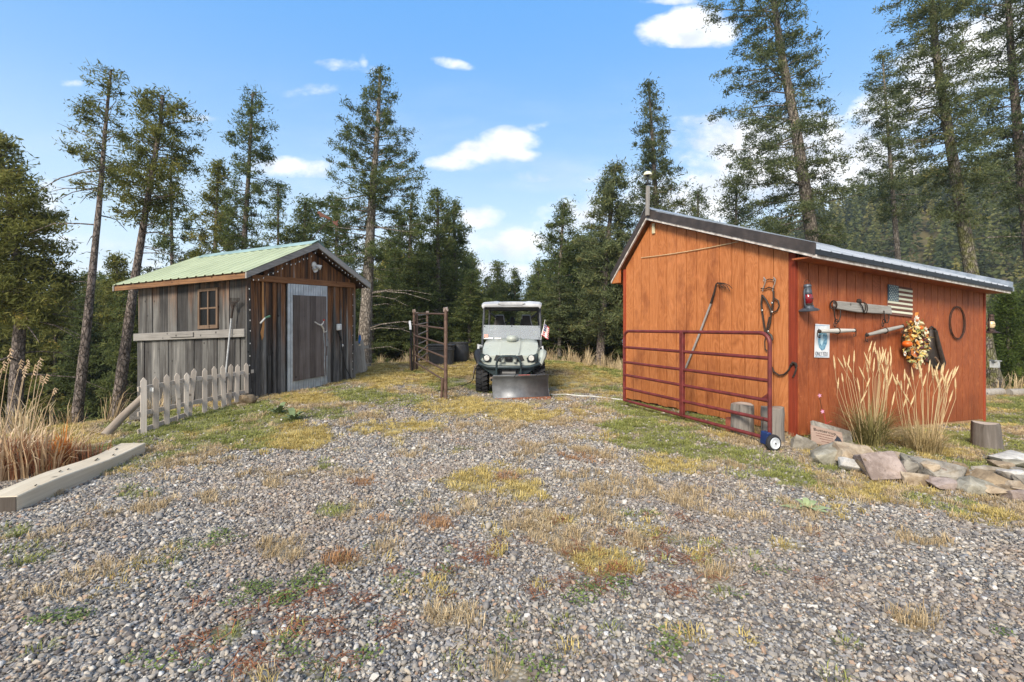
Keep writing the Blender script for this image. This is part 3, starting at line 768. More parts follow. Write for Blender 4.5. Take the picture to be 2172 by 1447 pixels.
# hoe
hoe = thing('garden_cultivator', 'long handled cultivator hung head up on the barn gable', 'garden tool', BT(bg1(1480, 710, -.05)))
hp = lambda x, y, o=-.05: bg1(x, y, o)
MB(BT).tube([hp(1453, 784), hp(1481, 715), hp(1509, 641)], [.015, .016, .015], 10).build('handle', m_wood('aged_handle', [(.2, (.20, .19, .18)), (.8, (.46, .44, .42))], k=80), hoe, smooth=True)
MB(BT).tube([hp(1508, 644), hp(1515, 620), hp(1519, 603), hp(1523, 600)], [.018, .014, .011, .010], 8).build('ferrule', M_IRON, hoe, smooth=True)
for k in range(4):
    e = [(1553, 612), (1548, 618), (1540, 612), (1530, 609)][k]
    MB(BT).tube([hp(1522, 600), hp(1536 - k * 3, 601 + k, -.07), hp(1546 - k * 4, 605 + k * 1.5, -.09), hp(*e, -.10)], [.008, .007, .006, .004], 6).build('tine', M_IRON, hoe, smooth=True)
# bridle
br = thing('bridle', 'old leather bridle with metal bit hanging on the barn gable', 'bridle', BT(bg1(1634, 660, -.05)))
def strap(mbT, pts, w, th, on, off=-.04):
    """flat leather strap through wall points"""
    P3 = [on(x, y, off) if len(t) == 0 else on(x, y, t[0]) for x, y, *t in pts]
    return MB(mbT).tube(P3, [w] * len(P3), 6)
q = strap(BT, [(1617, 625), (1615, 645), (1617, 663), (1621, 690), (1625, 712)], .014, .004, bg1); q.build('cheek_strap', M_LEATHER, br, smooth=True)
q = strap(BT, [(1618, 628, -.05), (1626, 638, -.06), (1634, 655, -.06), (1636, 664, -.06)], .013, .004, bg1); q.build('brow_strap', M_LEATHER, br, smooth=True)
q = strap(BT, [(1636, 664), (1634, 685), (1628, 705), (1625, 715)], .011, .004, bg1); q.build('rein', M_LEATHER, br, smooth=True)
q = strap(BT, [(1632, 672, -.06), (1627, 695, -.06), (1624, 712, -.05)], .010, .004, bg1); q.build('rein', M_LEATHER, br, smooth=True)
q = strap(BT, [(1641, 617), (1641, 632), (1639, 650), (1637, 662)], .012, .004, bg1); q.build('cheek_strap', M_LEATHER, br, smooth=True)
q = strap(BT, [(1643, 633), (1651, 638), (1653, 649), (1648, 659), (1640, 663)], .009, .004, bg1); q.build('throat_strap', M_LEATHER, br, smooth=True)
q = strap(BT, [(1625, 712), (1622, 725), (1623, 740), (1627, 745)], .008, .003, bg1); q.build('strap_end', M_LEATHER, br, smooth=True)
q = strap(BT, [(1628, 706, -.06), (1636, 712, -.07), (1638, 720, -.07), (1633, 726, -.06)], .016, .004, bg1); q.build('blinker', M_LEATHER, br, smooth=True)
q = strap(BT, [(1624, 595), (1632, 592), (1641, 594)], .006, .003, bg1); q.build('bit_bar', M_IRON, br, smooth=True)
q = strap(BT, [(1614, 612), (1624, 613), (1631, 609), (1640, 613), (1643, 613)], .008, .003, bg1); q.build('bit_bar', M_IRON, br, smooth=True)
for x in (1622, 1643):
    q = strap(BT, [(x - 2, 588), (x + 2, 595), (x, 603), (x - 3, 610), (x - 4, 618)], .007, .003, bg1); q.build('bit_shank', M_BRASS, br, smooth=True)
    c_ = bg1(x, 594, -.045)
    MB(BT).tube([c_ + Vector((0, .018 * math.cos(t), .018 * math.sin(t))) for t in np.linspace(0, 6.283, 11)[:-1]], .004, 6, closed=True).build('bit_ring', M_BRASS, br, smooth=True)
for (x, y) in ((1637, 643), (1637, 662), (1616, 659), (1629, 703)):
    c_ = bg1(x, y, -.06); MB(BT).ball(c_, (.008, .014, .016), 8, 6).build('buckle', M_BRASS, br, smooth=True)
# strap over the corner
sp_ = thing('leather_strap', 'dark leather strap draped around the barn corner at knee height', 'strap', BT((-.05, .1, .7)))
q = strap(BT, [(1637, 778), (1642, 789), (1652, 796), (1662, 795), (1669, 789), (1674, 783), (1677, 774), (1682, 770), (1687, 774), (1689, 782), (1686, 792), (1682, 800)], .011, .003, bg1, -.045); q.build('strap', M_LEATHER, sp_, smooth=True)
q = strap(BT, [(1678, 774, -.06), (1682, 769, -.06), (1687, 771, -.06), (1690, 778, -.05)], .016, .003, bg1); q.build('loop', M_LEATHER, sp_, smooth=True)

# lanterns
def lantern(name, label, base, h, glass, body, rz=0, tilt=0.0):
    t = thing(name, label, 'lantern', base, rz)
    k = h / .30
    Tm = ROOTM[t.name]; Rt = Matrix.Rotation(tilt, 4, 'Y')
    TT = lambda p: Tm @ (Rt @ (Vector(p) * k))
    def L(prof, n=20, c=(0, 0, 0)): return MB(TT).lathe(c, prof, n)
    L([(.085, 0), (.094, .004), (.095, .012), (.075, .024), (.052, .034), (.045, .045), (.046, .060), (.0, .062)]).build('fuel_tank', body, t, smooth=True)
    L([(.03, .060), (.036, .064), (.036, .078), (.022, .086), (0, .086)]).build('burner', M_IRON, t, smooth=True)
    L([(.030, .080), (.040, .095), (.046, .120), (.044, .145), (.034, .172), (.029, .180)]).build('globe', glass, t, smooth=True)
    L([(.036, .178), (.038, .182), (.038, .205), (.030, .225), (.030, .250), (.038, .256), (.038, .262), (.024, .280), (.0, .283)]).build('chimney', body, t, smooth=True)
    for s_ in (-1, 1):
        MB(TT).tube([(s_ * .050, 0, .040), (s_ * .062, 0, .075), (s_ * .062, 0, .18), (s_ * .055, 0, .225), (s_ * .03, 0, .238)], .0075, 8).build('side_tube', body, t, smooth=True)
    MB(TT).tube([(-.060, 0, .20), (-.066, 0, .26), (-.04, 0, .315), (0, 0, .33), (.04, 0, .315), (.066, 0, .26), (.060, 0, .20)], .0022, 6).build('bail', M_IRON, t, smooth=True)
    MB(TT).tube([(.0, .04, .14), (0.03, .035, .14), (.047, 0, .135), (.03, -.038, .13), (0, -.05, .13), (-.03, -.038, .13), (-.047, 0, .135), (-.03, .035, .14)], .002, 5, closed=True).build('globe_guard', M_IRON, t)
    return t
def m_glass(name, col, alpha=1.0, rough=.08):
    m, N, b = new_mat(name, col, rough, 0, .6)
    b.inputs['Transmission Weight'].default_value = alpha
    return m
M_LGREY = m_plain('painted_grey_tin', (.10, .115, .14), .45, .4, scale=14, col2=(.06, .07, .085))
pL = BT(bg2(1716, 660, -.10))
lantern('oil_lantern', 'grey tin lantern with red globe hanging beside the barn corner', pL, .365, m_plain('red_glass_globe', (.20, .006, .012), .12, bump=0, spec=.8), M_LGREY, R(26), R(-6))
MB(BT).tube([bg2(1712, 612, -.0), bg2(1711, 606, -.06), bg2(1711, 609, -.11)], .004, 6).build('hook', M_IRON, None, label='small iron hook holding the grey lantern on the barn', cat='hook')
pR = BT((BL + .11, -.06, 0)); zz = 1.4 - (707 - HY) / F * pR.y
M_BRNTIN = m_plain('rusty_brown_tin', (.07, .042, .032), .6, .4, scale=18, col2=(.035, .024, .02))
lantern('oil_lantern', 'rusty brown lantern with frosted globe hanging at the far barn corner', (pR.x, pR.y, zz), .36, m_plain('milky_amber_glass', (.72, .62, .42), .2, bump=0, scale=4, col2=(.62, .44, .22), spec=.7), M_BRNTIN, R(26))
MB(BT).tube([(BL - .01, -.06, 1.98 - .0), (BL + .06, -.06, 2.03), (BL + .11, -.06, 2.0)], .005, 6).build('hook', M_IRON, None, label='iron hook holding the rusty lantern at the far barn corner', cat='hook')

# wagon evener and singletrees
ev = thing('wagon_evener', 'grey weathered wooden wagon evener bar with iron fittings on barn wall', 'harness bar', BT(bg2(1826, 655, -.06)))
M_BARW = m_wood('silver_grey_beam', [(.15, (.14, .13, .12)), (.45, (.33, .315, .29)), (.85, (.56, .54, .50))], axis=BW3, k=60, l=2.5)
def poly2(pts, off): return [bg2(x, y, off) for x, y in pts]
MB(BT).prism(poly2([(1766, 640), (1772, 639), (1815, 643), (1883, 650), (1885, 667), (1815, 663), (1770, 656), (1766, 652)], -.055), (0, -.045, 0)).build('beam', M_BARW, ev, bevel=.008)
def ring(c_, rx, rz_, r, name, par, ax='s', n=12, mat=None, tilt=0):
    pts = []
    for t in np.linspace(0, 6.283, n + 1)[:-1]:
        u, v = rx * math.cos(t), rz_ * math.sin(t)
        pts.append(Vector(c_) + (Vector((u, tilt * v, v)) if ax == 's' else Vector((tilt * v, u, v))))
    return MB(BT).tube(pts, r, 6, closed=True).build(name, mat or M_IRON, par, smooth=True)
ring(bg2(1768, 647, -.08), .04, .055, .010, 'end_strap', ev, 'a')
for x, y in ((1830, 652), (1834, 654)):
    ring(bg2(x, y, -.078), .035, .075, .007, 'band', ev, 'a')
MB(BT).ball(bg2(1822, 639, -.08), (.04, .03, .035), 10, 6).build('centre_clevis', M_IRON, ev, smooth=True)
MB(BT).tube([bg2(1822, 640, -.11), bg2(1829, 650, -.12), bg2(1833, 664, -.115)], .008, 6).build('centre_pin', M_IRON, ev, smooth=True)
for (x0, y0, x1, y1, x2) in ((1769, 654, 1776, 684, 1782), (1875, 664, 1880, 686, 1885)):
    MB(BT).tube([bg2(x0, y0 - 5, -.11), bg2(x0 + 1, (y0 + y1) / 2, -.12), bg2(x1 - 3, y1 - 2, -.11), bg2(x1 + 3, y1 - 1, -.10), bg2(x2 + 1, (y0 + y1) / 2, -.10), bg2(x2, y0 - 5, -.09)], .007, 6).build('clevis', M_IRON, ev, smooth=True)
def singletree(label, A, B, ra=.026):
    c_ = (A[0] + B[0]) / 2, (A[1] + B[1]) / 2
    t = thing('singletree', label, 'harness bar', BT(bg2(c_[0], c_[1], -.10)), group=None)
    P_ = [bg2(A[0] + (B[0] - A[0]) * u, A[1] + (B[1] - A[1]) * u, -.10) for u in (0, .25, .5, .75, 1)]
    MB(BT).tube(P_, [ra * .8, ra, ra * 1.25, ra, ra * .8], 12).build('bar', M_BARW, t, smooth=True)
    ring(bg2(c_[0] + 1, c_[1], -.10), ra * 1.35, ra * 1.5, .007, 'centre_band', t, 'a')
    ring(bg2(c_[0] - 4, c_[1] - 13, -.11), .022, .03, .006, 'link', t, 's')
    ring(bg2(c_[0] - 1, c_[1] - 20, -.11), .02, .028, .006, 'link', t, 'a')
    for (x, y), sg in ((A, -1), (B, 1)):
        MB(BT).ball(bg2(x - sg * 1, y, -.10), (.024, ra, ra), 10, 6).build('end_cap', M_IRON, t, smooth=True)
        MB(BT).tube([bg2(x, y - 5, -.10), bg2(x + 3 * sg, y + 3, -.11), bg2(x + 2 * sg, y + 12, -.11), bg2(x - 2 * sg, y + 14, -.11), bg2(x - 2 * sg, y + 8, -.10)], .006, 6).build('hook', M_IRON, t, smooth=True)
    return t
singletree('short wooden singletree hanging over the ONLY YOU poster', (1737, 703), (1813, 701))
singletree('short wooden singletree pointing up to the autumn wreath', (1838, 711), (1915, 692))

# poster (the animal figure is left out, plain blue shapes stand for it)
ps = thing('poster', 'white tin poster with blue shapes reading ONLY YOU', 'sign', BT(bg2(1743, 725, -.02)))
pc = [(1729, 687), (1759, 689), (1758, 759), (1727, 758)]
MB(BT).prism(poly2(pc, -.022), (0, -.006, 0)).build('board', m_plain('white_enamel', (.72, .74, .76), .4, bump=0, scale=6, col2=(.6, .62, .66)), ps)
M_NAVY = m_plain('navy_print', (.015, .035, .08), .5, bump=0)
M_TEAL = m_plain('teal_blue_print', (.03, .14, .24), .5, bump=0, scale=30, col2=(.25, .45, .58), var=.1)
import mathutils
blob = [(1737, 707), (1744, 701), (1752, 703), (1755, 715), (1754, 728), (1749, 741), (1743, 744), (1737, 737), (1735, 724)]
MB(BT).prism(poly2(blob, -.0285), (0, -.0015, 0)).build('blue_shape', M_TEAL, ps)
MB(BT).prism(poly2([(1741, 712), (1745, 708), (1747, 722), (1743, 734), (1740, 728)], -.0305), (0, -.001, 0)).build('pale_shape', m_plain('pale_blue_print', (.45, .62, .70), .5, bump=0), ps)
for (x0, y0, x1, y1) in ((1729, 689.5, 1758, 691), (1728.5, 755.5, 1757, 757)):
    MB(BT).prism(poly2([(x0, y0), (x1, y0 + 1), (x1, y1), (x0, y1 - .5)], -.0285), (0, -.001, 0)).build('border_line', m_plain('blue_line', (.15, .3, .5), .5, bump=0), ps)
def text_on(s, name, T, at, ex, ez, nrm, h, w, mat, par, th=.0012, font_shear=0, bold=0.0):
    """lettering of height h stretched to width w, lying in the plane at (ex right, ez up)"""
    cu = bpy.data.curves.new(name, 'FONT'); cu.body = s; cu.align_x = 'CENTER'; cu.align_y = 'CENTER'; cu.extrude = 0; cu.shear = font_shear; cu.offset = bold
    cu.resolution_u = 3
    ob = bpy.data.objects.new(name, cu); me = bpy.data.meshes.new_from_object(ob); bpy.data.objects.remove(ob)
    xs_ = [v.co.x for v in me.vertices]; ys_ = [v.co.y for v in me.vertices]
    sx, sy = w / (max(xs_) - min(xs_)), h / (max(ys_) - min(ys_)); mx, my = (max(xs_) + min(xs_)) / 2, (max(ys_) + min(ys_)) / 2
    q = MB(T); vs = [Vector(at) + Vector(ex) * ((v.co.x - mx) * sx) + Vector(ez) * ((v.co.y - my) * sy) for v in me.vertices]
    fs = [tuple(p.vertices) for p in me.polygons]
    q.add(vs, fs); nv = len(vs)
    o = q.build(name, mat, par)
    bpy.data.meshes.remove(me)
    sd = o.modifiers.new('thickness', 'SOLIDIFY'); sd.thickness = th; sd.offset = 0
    return o
ca, cb = bg2(1730, 750, -.030), bg2(1755, 751, -.030)
text_on('ONLY YOU', 'lettering', BT, (ca + cb) / 2, (1, 0, 0), (0, 0, 1), None, .052, .265, M_NAVY, ps)

# wooden flag
fl = thing('wooden_flag', 'painted wooden American flag board on the barn wall', 'flag', BT(bg2(1908, 640, -.02)))
f00, f10, f11, f01 = bg2(1882, 603, -.02), bg2(1933, 612, -.02), bg2(1933, 673, -.02), bg2(1882, 667, -.02)
fa0, fa1 = f00.x, f10.x; fzt = (f00.z + f10.z) / 2; fzb = (f11.z + f01.z) / 2
tl = (f10.z - f00.z) / (fa1 - fa0) * .35
M_FRED = m_wood('faded_dark_stripe', [(.2, (.10, .045, .035)), (.8, (.20, .10, .08))], axis=BW3, knots=False)
M_FWHT = m_wood('faded_cream_stripe', [(.2, (.50, .50, .38)), (.8, (.74, .74, .60))], axis=BW3, knots=False)
M_FBLU = m_wood('faded_blue_canton', [(.2, (.03, .06, .09)), (.8, (.07, .13, .18))], axis=BW3, knots=False)
MB(BT).prism([(fa0, -.016, fzt), (fa1, -.016, fzt + tl * (fa1 - fa0)), (fa1, -.016, fzb + tl * (fa1 - fa0)), (fa0, -.016, fzb)], (0, -.010, 0)).build('backing', M_FRED, fl)
hh = (fzt - fzb) / 13
cw_ = (fa1 - fa0) * .40
for i in range(13):
    zt = fzt - i * hh; x0 = fa0 + (cw_ + .002 if i < 7 else 0)
    MB(BT).prism([(x0, -.027, zt - .002 + tl * (x0 - fa0)), (fa1 + .003 * math.sin(i * 5), -.027, zt - .002 + tl * (fa1 - fa0)), (fa1 + .003 * math.sin(i * 5), -.027, zt - hh + .002 + tl * (fa1 - fa0)), (x0, -.027, zt - hh + .002 + tl * (x0 - fa0))], (0, -.008 - .003 * (i % 2), 0)).build('stripe', M_FWHT if i % 2 else M_FRED, fl)
MB(BT).prism([(fa0, -.027, fzt), (fa0 + cw_, -.027, fzt + tl * cw_), (fa0 + cw_, -.027, fzt - 7 * hh + tl * cw_), (fa0, -.027, fzt - 7 * hh)], (0, -.012, 0)).build('canton', M_FBLU, fl)
stq = MB(BT)
for r_ in range(9):
    for c2 in range(6 if r_ % 2 == 0 else 5):
        cx_ = fa0 + cw_ * ((c2 + .5 + (.5 if r_ % 2 else 0)) / 6.1); cz_ = fzt - 7 * hh * (r_ + .6) / 9.2 + tl * (cx_ - fa0)
        star = []
        for k in range(10):
            rr = (.011 if k % 2 == 0 else .005); t = math.pi / 2 + k * math.pi / 5
            star.append((cx_ + rr * math.cos(t), -.0395, cz_ + rr * math.sin(t)))
        stq.prism(star, (0, -.0015, 0))
stq.build('stars', m_plain('cream_star_paint', (.74, .74, .62), .6, bump=0), fl)

# wreath of autumn leaves
wr = thing('autumn_wreath', 'autumn wreath of gold leaves, daisies and little pumpkins on barn', 'wreath', BT(bg2(1937, 722, -.08)))
wc = bg2(1936, 724, -.07)
WRX, WRZ = .235, .235
pts = [wc + Vector((WRX * math.cos(t), 0, WRZ * math.sin(t))) for t in np.linspace(0, 6.283, 25)[:-1]]
MB(BT).tube(pts, .035, 8, closed=True).build('twig_ring', m_plain('brown_twigs', (.10, .06, .03), .85), wr)
LCOL = [(.62, .30, .05), (.55, .20, .03), (.70, .50, .16), (.75, .66, .42), (.28, .27, .07), (.42, .13, .03), (.66, .55, .30), (.10, .025, .03), (.36, .38, .16)]
LM = [m_plain('autumn_leaf_%s' % n, c, .6, bump=0, scale=30) for n, c in zip(['amber', 'rust', 'gold', 'cream', 'olive', 'brown', 'straw', 'maroon', 'sage'], LCOL)]
def leaf_mesh(mat, lobes):
    vs, fs = [(0, 0, 0)], []
    n_ = 14
    for i in range(n_):
        t = 2 * math.pi * i / n_; r_ = (1.0 if i % 2 == 0 else (.55 if lobes else .9)) * (.55 + .45 * abs(math.cos(t)))
        vs.append((r_ * math.cos(t), r_ * .62 * math.sin(t), .16 * math.cos(2 * t) + .10 * math.sin(t * 3)))
    for i in range(n_): fs.append((0, 1 + i, 1 + (i + 1) % n_))
    me = bpy.data.meshes.new('leaf'); me.from_pydata(vs, [], fs); me.update(); me.materials.append(mat); return me
leafm = [leaf_mesh(mt, i % 2 == 0) for i, mt in enumerate(LM)]
wroot = ROOTM[wr.name]
BRot = Matrix(((BW3.x, BD3.x, 0), (BW3.y, BD3.y, 0), (0, 0, 1)))
rr_ = random.Random(5)
for i in range(210):
    t = rr_.uniform(0, 6.283); k = rr_.gauss(.92, .30); lift = rr_.uniform(.03, .10)
    pl = wc + Vector((WRX * k * math.cos(t), -lift, WRZ * k * math.sin(t) + (-.03 if math.sin(t) < -.5 else 0)))
    o = bpy.data.objects.new('leaf', leafm[rr_.choice([0, 0, 1, 2, 2, 3, 3, 4, 5, 6, 6, 7, 8, 8])]); COL.objects.link(o); o.parent = wr
    rot_ = BRot.to_4x4() @ Matrix.Rotation(R(90), 4, 'X') @ Matrix.Rotation(rr_.uniform(0, 6.28), 4, 'Z') @ Matrix.Rotation(rr_.gauss(0, .55), 4, 'Y') @ Matrix.Rotation(rr_.gauss(0, .5), 4, 'X')
    sc_ = rr_.uniform(.040, .068)
    o.matrix_local = wroot.inverted() @ Matrix.Translation(BT(pl)) @ rot_ @ Matrix.Scale(sc_, 4)
M_PUMP = m_plain('orange_pumpkin', (.75, .14, .015), .4, bump=0, scale=6)
for (x, y, r_) in ((1924, 730, .062), (1951, 696, .040)):
    c_ = bg2(x, y, -.15)
    pr = [(r_ * math.sin(u) * (1), r_ * .8 * math.cos(u)) for u in np.linspace(0.02, math.pi - .02, 9)]
    q = MB(BT); q.lathe(c_, pr, 20)
    for v, (i_) in zip(q.v, range(len(q.v))):
        pass
    pk = q.build('pumpkin', M_PUMP, wr, smooth=True)
    MB(BT).tube([c_ + Vector((0, 0, r_ * .7)), c_ + Vector((.005, -.004, r_ * 1.15))], .005, 6).build('pumpkin_stem', LM[4], wr)
def daisy(x, y, r_):
    c_ = bg2(x, y, -.16)
    for k in range(9):
        t = 2 * math.pi * k / 9
        d1 = Vector((math.cos(t), 0, math.sin(t))); d2 = Vector((-math.sin(t), 0, math.cos(t)))
        q = MB(BT).prism([c_ + d1 * .2 * r_, c_ + d1 * .7 * r_ + d2 * .22 * r_, c_ + d1 * r_ + Vector((0, -.006, 0)), c_ + d1 * .7 * r_ - d2 * .22 * r_], (0, -.002, 0))
        q.build('petal', M_PETAL, wr)
    MB(BT).ball(c_ + Vector((0, -.006, 0)), .25 * r_, 8, 6).build('flower_centre', LM[5], wr, smooth=True)
M_PETAL = m_plain('cream_petal', (.82, .76, .64), .5, bump=0)
daisy(1944, 680, .085); daisy(1963, 702, .065); daisy(1919, 750, .04); daisy(1940, 750, .036)

# leather chaps / bag behind the wreath
bag = thing('saddle_bag', 'worn black leather saddle bag hanging behind the wreath', 'bag', BT(bg2(1978, 740, -.04)))
MB(BT).prism(poly2([(1962, 702), (1972, 697), (1984, 700), (1987, 712), (1993, 735), (2003, 770), (1999, 782), (1986, 784), (1972, 776), (1960, 760), (1958, 735)], -.016), (0, -.03, 0)).build('flap', M_LEATHER, bag, bevel=.01)
q = MB(BT).tube([bg2(1974, 700, -.06), bg2(1973, 730, -.075), bg2(1968, 755, -.07), bg2(1966, 768, -.06)], [.03, .035, .03, .02], 8); q.build('fold', M_LEATHER, bag, smooth=True)
q = MB(BT).tube([bg2(1984, 703, -.06), bg2(1989, 730, -.07), bg2(1997, 760, -.07), bg2(1999, 778, -.06)], [.018, .024, .028, .02], 8); q.build('fold', M_LEATHER, bag, smooth=True)
q = MB(BT).tube([bg2(1984, 758, -.09), bg2(1990, 768, -.09), bg2(1994, 775, -.08)], [.012, .02, .008], 8); q.build('worn_patch', m_plain('scuffed_leather', (.22, .14, .09), .7), bag, smooth=True)
MB(BT).tube([bg2(1970, 699, -.05), bg2(1976, 693, -.06), bg2(1984, 699, -.06)], .014, 8).build('hanger', M_LEATHER, bag, smooth=True)

# wire coil
co = thing('wire_coil', 'hoop of rusty fence wire hanging on the barn wall', 'wire', BT(bg2(2029, 685, -.03)))
wcx = bg2(2029, 685, -.03)
for k in range(4):
    rx_, rz_ = .255 + .007 * math.sin(k * 2.4), .268 + .008 * math.cos(k * 1.7)
    pts = [wcx + Vector((rx_ * math.cos(t) + .004 * k, -.006 * k, rz_ * math.sin(t) + .004 * math.sin(t * 5 + k * 2))) for t in np.linspace(0, 6.283, 33)[:-1]]
    MB(BT).tube(pts, .0045, 5, closed=True).build('strand', M_BRNTIN, co, smooth=True)
# ------------------------------------------------------------------ the old board shed
ST, sg1, sg2 = frame_of((-4.66, 8.0, .115), (-.939, .344), (.344, .939), -.035, .036)
SE1 = Vector((-.939, .344, 0)); SE2 = Vector((.344, .939, 0))
SLN, SWD = 2.89, 2.76
SRS, SRZ = 1.418, 2.955
def s_roof(s): return SRZ - .444 * abs(s - SRS)
def shed_wood(name, brown_from, brown_to, tone=1.0, greys=None, seed=0):
    """old boards: silver grey where the weather reaches, brown left under the eaves"""
    def ex(N, P, c, g, oi):
        z = N.n('ShaderNodeSeparateXYZ', i_0=P).outputs[2]
        wob = N.noise(N.vm('MULTIPLY', P, (5, 5, .9)), 1, 4, .65)
        f = N.sstep(N.math('ADD', N.math('ADD', z, N.math('MULTIPLY', N.math('SUBTRACT', wob, .5), 2.0)), N.math('MULTIPLY', N.math('SUBTRACT', oi, .5), .8)), brown_from, brown_to)
        br = N.ramp(g, [(.25, (.055, .022, .010)), (.48, (.17, .075, .032)), (.75, (.40, .19, .075))])
        c = N.mix(f, c, br)
        st = N.noise(N.vm('MULTIPLY', P, (7, 7, .4)), 1.3, 5, .65)
        c = N.mix(N.math('MULTIPLY', N.sstep(st, .47, .62), .80), c, (.032, .028, .026))
        return N.mix(N.math('MULTIPLY', N.sstep(st, .40, .28), .45), c, (.42, .40, .37))
    gr = greys or [(.18, (.035, .034, .035)), (.40, (.115, .11, .108)), (.62, (.24, .235, .225)), (.9, (.42, .41, .39))]
    gr = [(p, tuple(c * tone for c in col)) for p, col in gr]
    return m_wood(name, gr, k=48, l=1.6, rnd=.5, bump=.8, extra=ex)
M_SH1 = shed_wood('old_board_grey', 1.9, 3.1, .40)          # side wall, above the beam
M_SH2 = shed_wood('old_board_silver', 1.6, 3.2, .42)         # side wall, below the beam
M_SH3 = shed_wood('old_board_brown', .75, 2.0, .80)        # gable wall
M_SH4 = shed_wood('old_board_dark_brown', -.5, .2, .6)   # gable peak
M_SHB = m_wood('old_beam', [(.15, (.05, .046, .042)), (.45, (.165, .155, .145)), (.85, (.32, .305, .285))], axis=SE1, k=50, l=1.8)
M_SHR = m_wood('rake_board_grey', [(.15, (.08, .07, .065)), (.45, (.24, .225, .21)), (.85, (.42, .40, .38))], axis=SE2, k=50, l=1.8)
M_SHBR = m_wood('brown_plank', [(.15, (.06, .025, .012)), (.45, (.19, .085, .038)), (.85, (.36, .19, .09))], axis=SE2, k=50, l=1.8)
M_SHBR1 = m_wood('brown_eave_plank', [(.15, (.03, .018, .012)), (.40, (.075, .042, .026)), (.65, (.15, .075, .038)), (.88, (.28, .15, .07))], axis=SE1, k=40, l=1.5)
M_DARK = m_plain('dark_inside', (.012, .010, .009), .95, bump=0)
M_GREENR = m_plain('faded_green_steel', (.37, .415, .27), .55, .05, scale=1.5, col2=(.33, .375, .24), bump=.05)
M_GREENC = m_plain('blue_green_ridge_steel', (.33, .46, .43), .4, .2, scale=2.5, bump=.05)

shed = thing('wooden_shed', 'old weathered board shed with pale green metal roof', 'shed', ST((SLN / 2, SWD / 2, -.25)))
gz0 = lambda a: -.12 - .09 * a     # foot of the boards on the falling ground
q = MB(ST); q.prism([(.03, .03, -.35), (.03, SWD - .03, -.2), (.03, SWD - .03, s_roof(SWD) - .14), (.03, SRS, SRZ - .14), (.03, .03, s_roof(0) - .14)], (SLN - .06, 0, 0)); q.build('inner_wall', M_DARK, shed)
# side wall, upper boards (joints read from the photograph) then lower ones
def jit(i, k=1.0): return math.sin(i * 12.9 + k) * .5
jx = [296, 304, 311, 325, 341, 358, 377, 400, 424]
jr = [466, 474, 488, 503, 511, 524]
def aof(px): return sg2(px, 650, 0).x
zl_top = .5 * (sg2(300, 705, -.03).z + sg2(515, 700, -.03).z); zl_bot = .5 * (sg2(300, 721, -.03).z + sg2(515, 717, -.03).z)
ztop = s_roof(0) - .10
def board(a0, a1, z0, z1, m, i, off=.0, name='board', th=.026):
    g = .0035; o_ = -.004 - .007 * (i % 3) - off
    MB(ST).prism([(a0 - g, o_, z0), (a1 + g, o_, z0 + .01 * jit(i)), (a1 + g, o_, z1), (a0 - g, o_, z1)], (0, th, 0)).build(name, m, shed)
wz1, wz0 = sg2(445, 611, -.03).z, sg2(445, 697, -.03).z
for grp in (jx, jr):
    for i in range(len(grp) - 1):
        board(aof(grp[i]), max(aof(grp[i + 1]), .0), zl_bot + .01, ztop, M_SH1, i + (7 if grp is jr else 0))
board(aof(424), aof(466), wz1 - .02, ztop, M_SH1, 3); board(aof(424), aof(445), zl_bot, wz0 + .02, M_SH1, 4); board(aof(445), aof(466), zl_bot, wz0 + .02, M_SH1, 6)
lowj = [293, 308, 323, 340, 359, 376, 395, 413, 430, 447, 462, 478, 497, 511, 524]
for i in range(len(lowj) - 1):
    a0, a1 = aof(lowj[i]), max(aof(lowj[i + 1]), 0)
    board(a0, a1, gz0((a0 + a1) / 2) - .15 + .03 * jit(i, 2), zl_bot + .005, M_SH2, i + 2)
# beam along the wall with a shorter scrap on it
MB(ST).span((-.02, -.075, zl_bot), (SLN + .05, -.028, zl_top)).build('wall_beam', M_SHB, shed, bevel=.006)
c0, c1 = sg2(362, 712, -.08), sg2(411, 708, -.08)
MB(ST).span((c1.x, -.098, c0.z - .035), (c0.x, -.077, c0.z + .045)).build('beam_patch', M_SHB, shed, bevel=.004)
# window with four panes
wf = MB(ST); x0, x1 = aof(466), aof(424)
T_ = .045
wf.span((x0, -.045, wz0), (x0 + T_, -.005, wz1)).span((x1 - T_, -.045, wz0), (x1, -.005, wz1)).span((x0 + T_, -.043, wz0), (x1 - T_, -.007, wz0 + .065)).span((x0 + T_, -.043, wz1 - .055), (x1 - T_, -.007, wz1))
M_WFR = m_wood('brown_window_wood', [(.2, (.045, .03, .02)), (.5, (.115, .075, .05)), (.85, (.21, .145, .10))], k=60)
window = wf.build('window', M_WFR, shed)
xm = (x0 + x1) / 2; zm = (wz0 + wz1) / 2 + .005
MB(ST).span((xm - .014, -.038, wz0 + .066), (xm + .014, -.012, wz1 - .056)).build('muntin', M_WFR, window)
MB(ST).span((x0 + T_ + .001, -.034, zm - .014), (xm - .015, -.014, zm + .014)).build('muntin', M_WFR, window)
MB(ST).span((xm + .015, -.034, zm - .014), (x1 - T_ - .001, -.014, zm + .014)).build('muntin', M_WFR, window)
mgl, N_, b_ = new_mat('dusty_dark_glass', (.008, .008, .008), .35, 0, .15)
for (a, b__, c_, d_) in ((x0 + T_, xm - .014, wz0 + .065, zm - .014), (xm + .014, x1 - T_, wz0 + .065, zm - .014), (x0 + T_, xm - .014, zm + .014, wz1 - .055), (xm + .014, x1 - T_, zm + .014, wz1 - .055)):
    MB(ST).span((a + .001, -.020, c_ + .001), (b__ - .001, -.016, d_ - .001)).build('pane', mgl, window)
MB(ST).span((x0 + .08, -.0155, wz0 + .09), (x0 + .16, -.010, wz1 - .08)).build('curtain', m_plain('brown_curtain', (.22, .12, .05), .9), window)

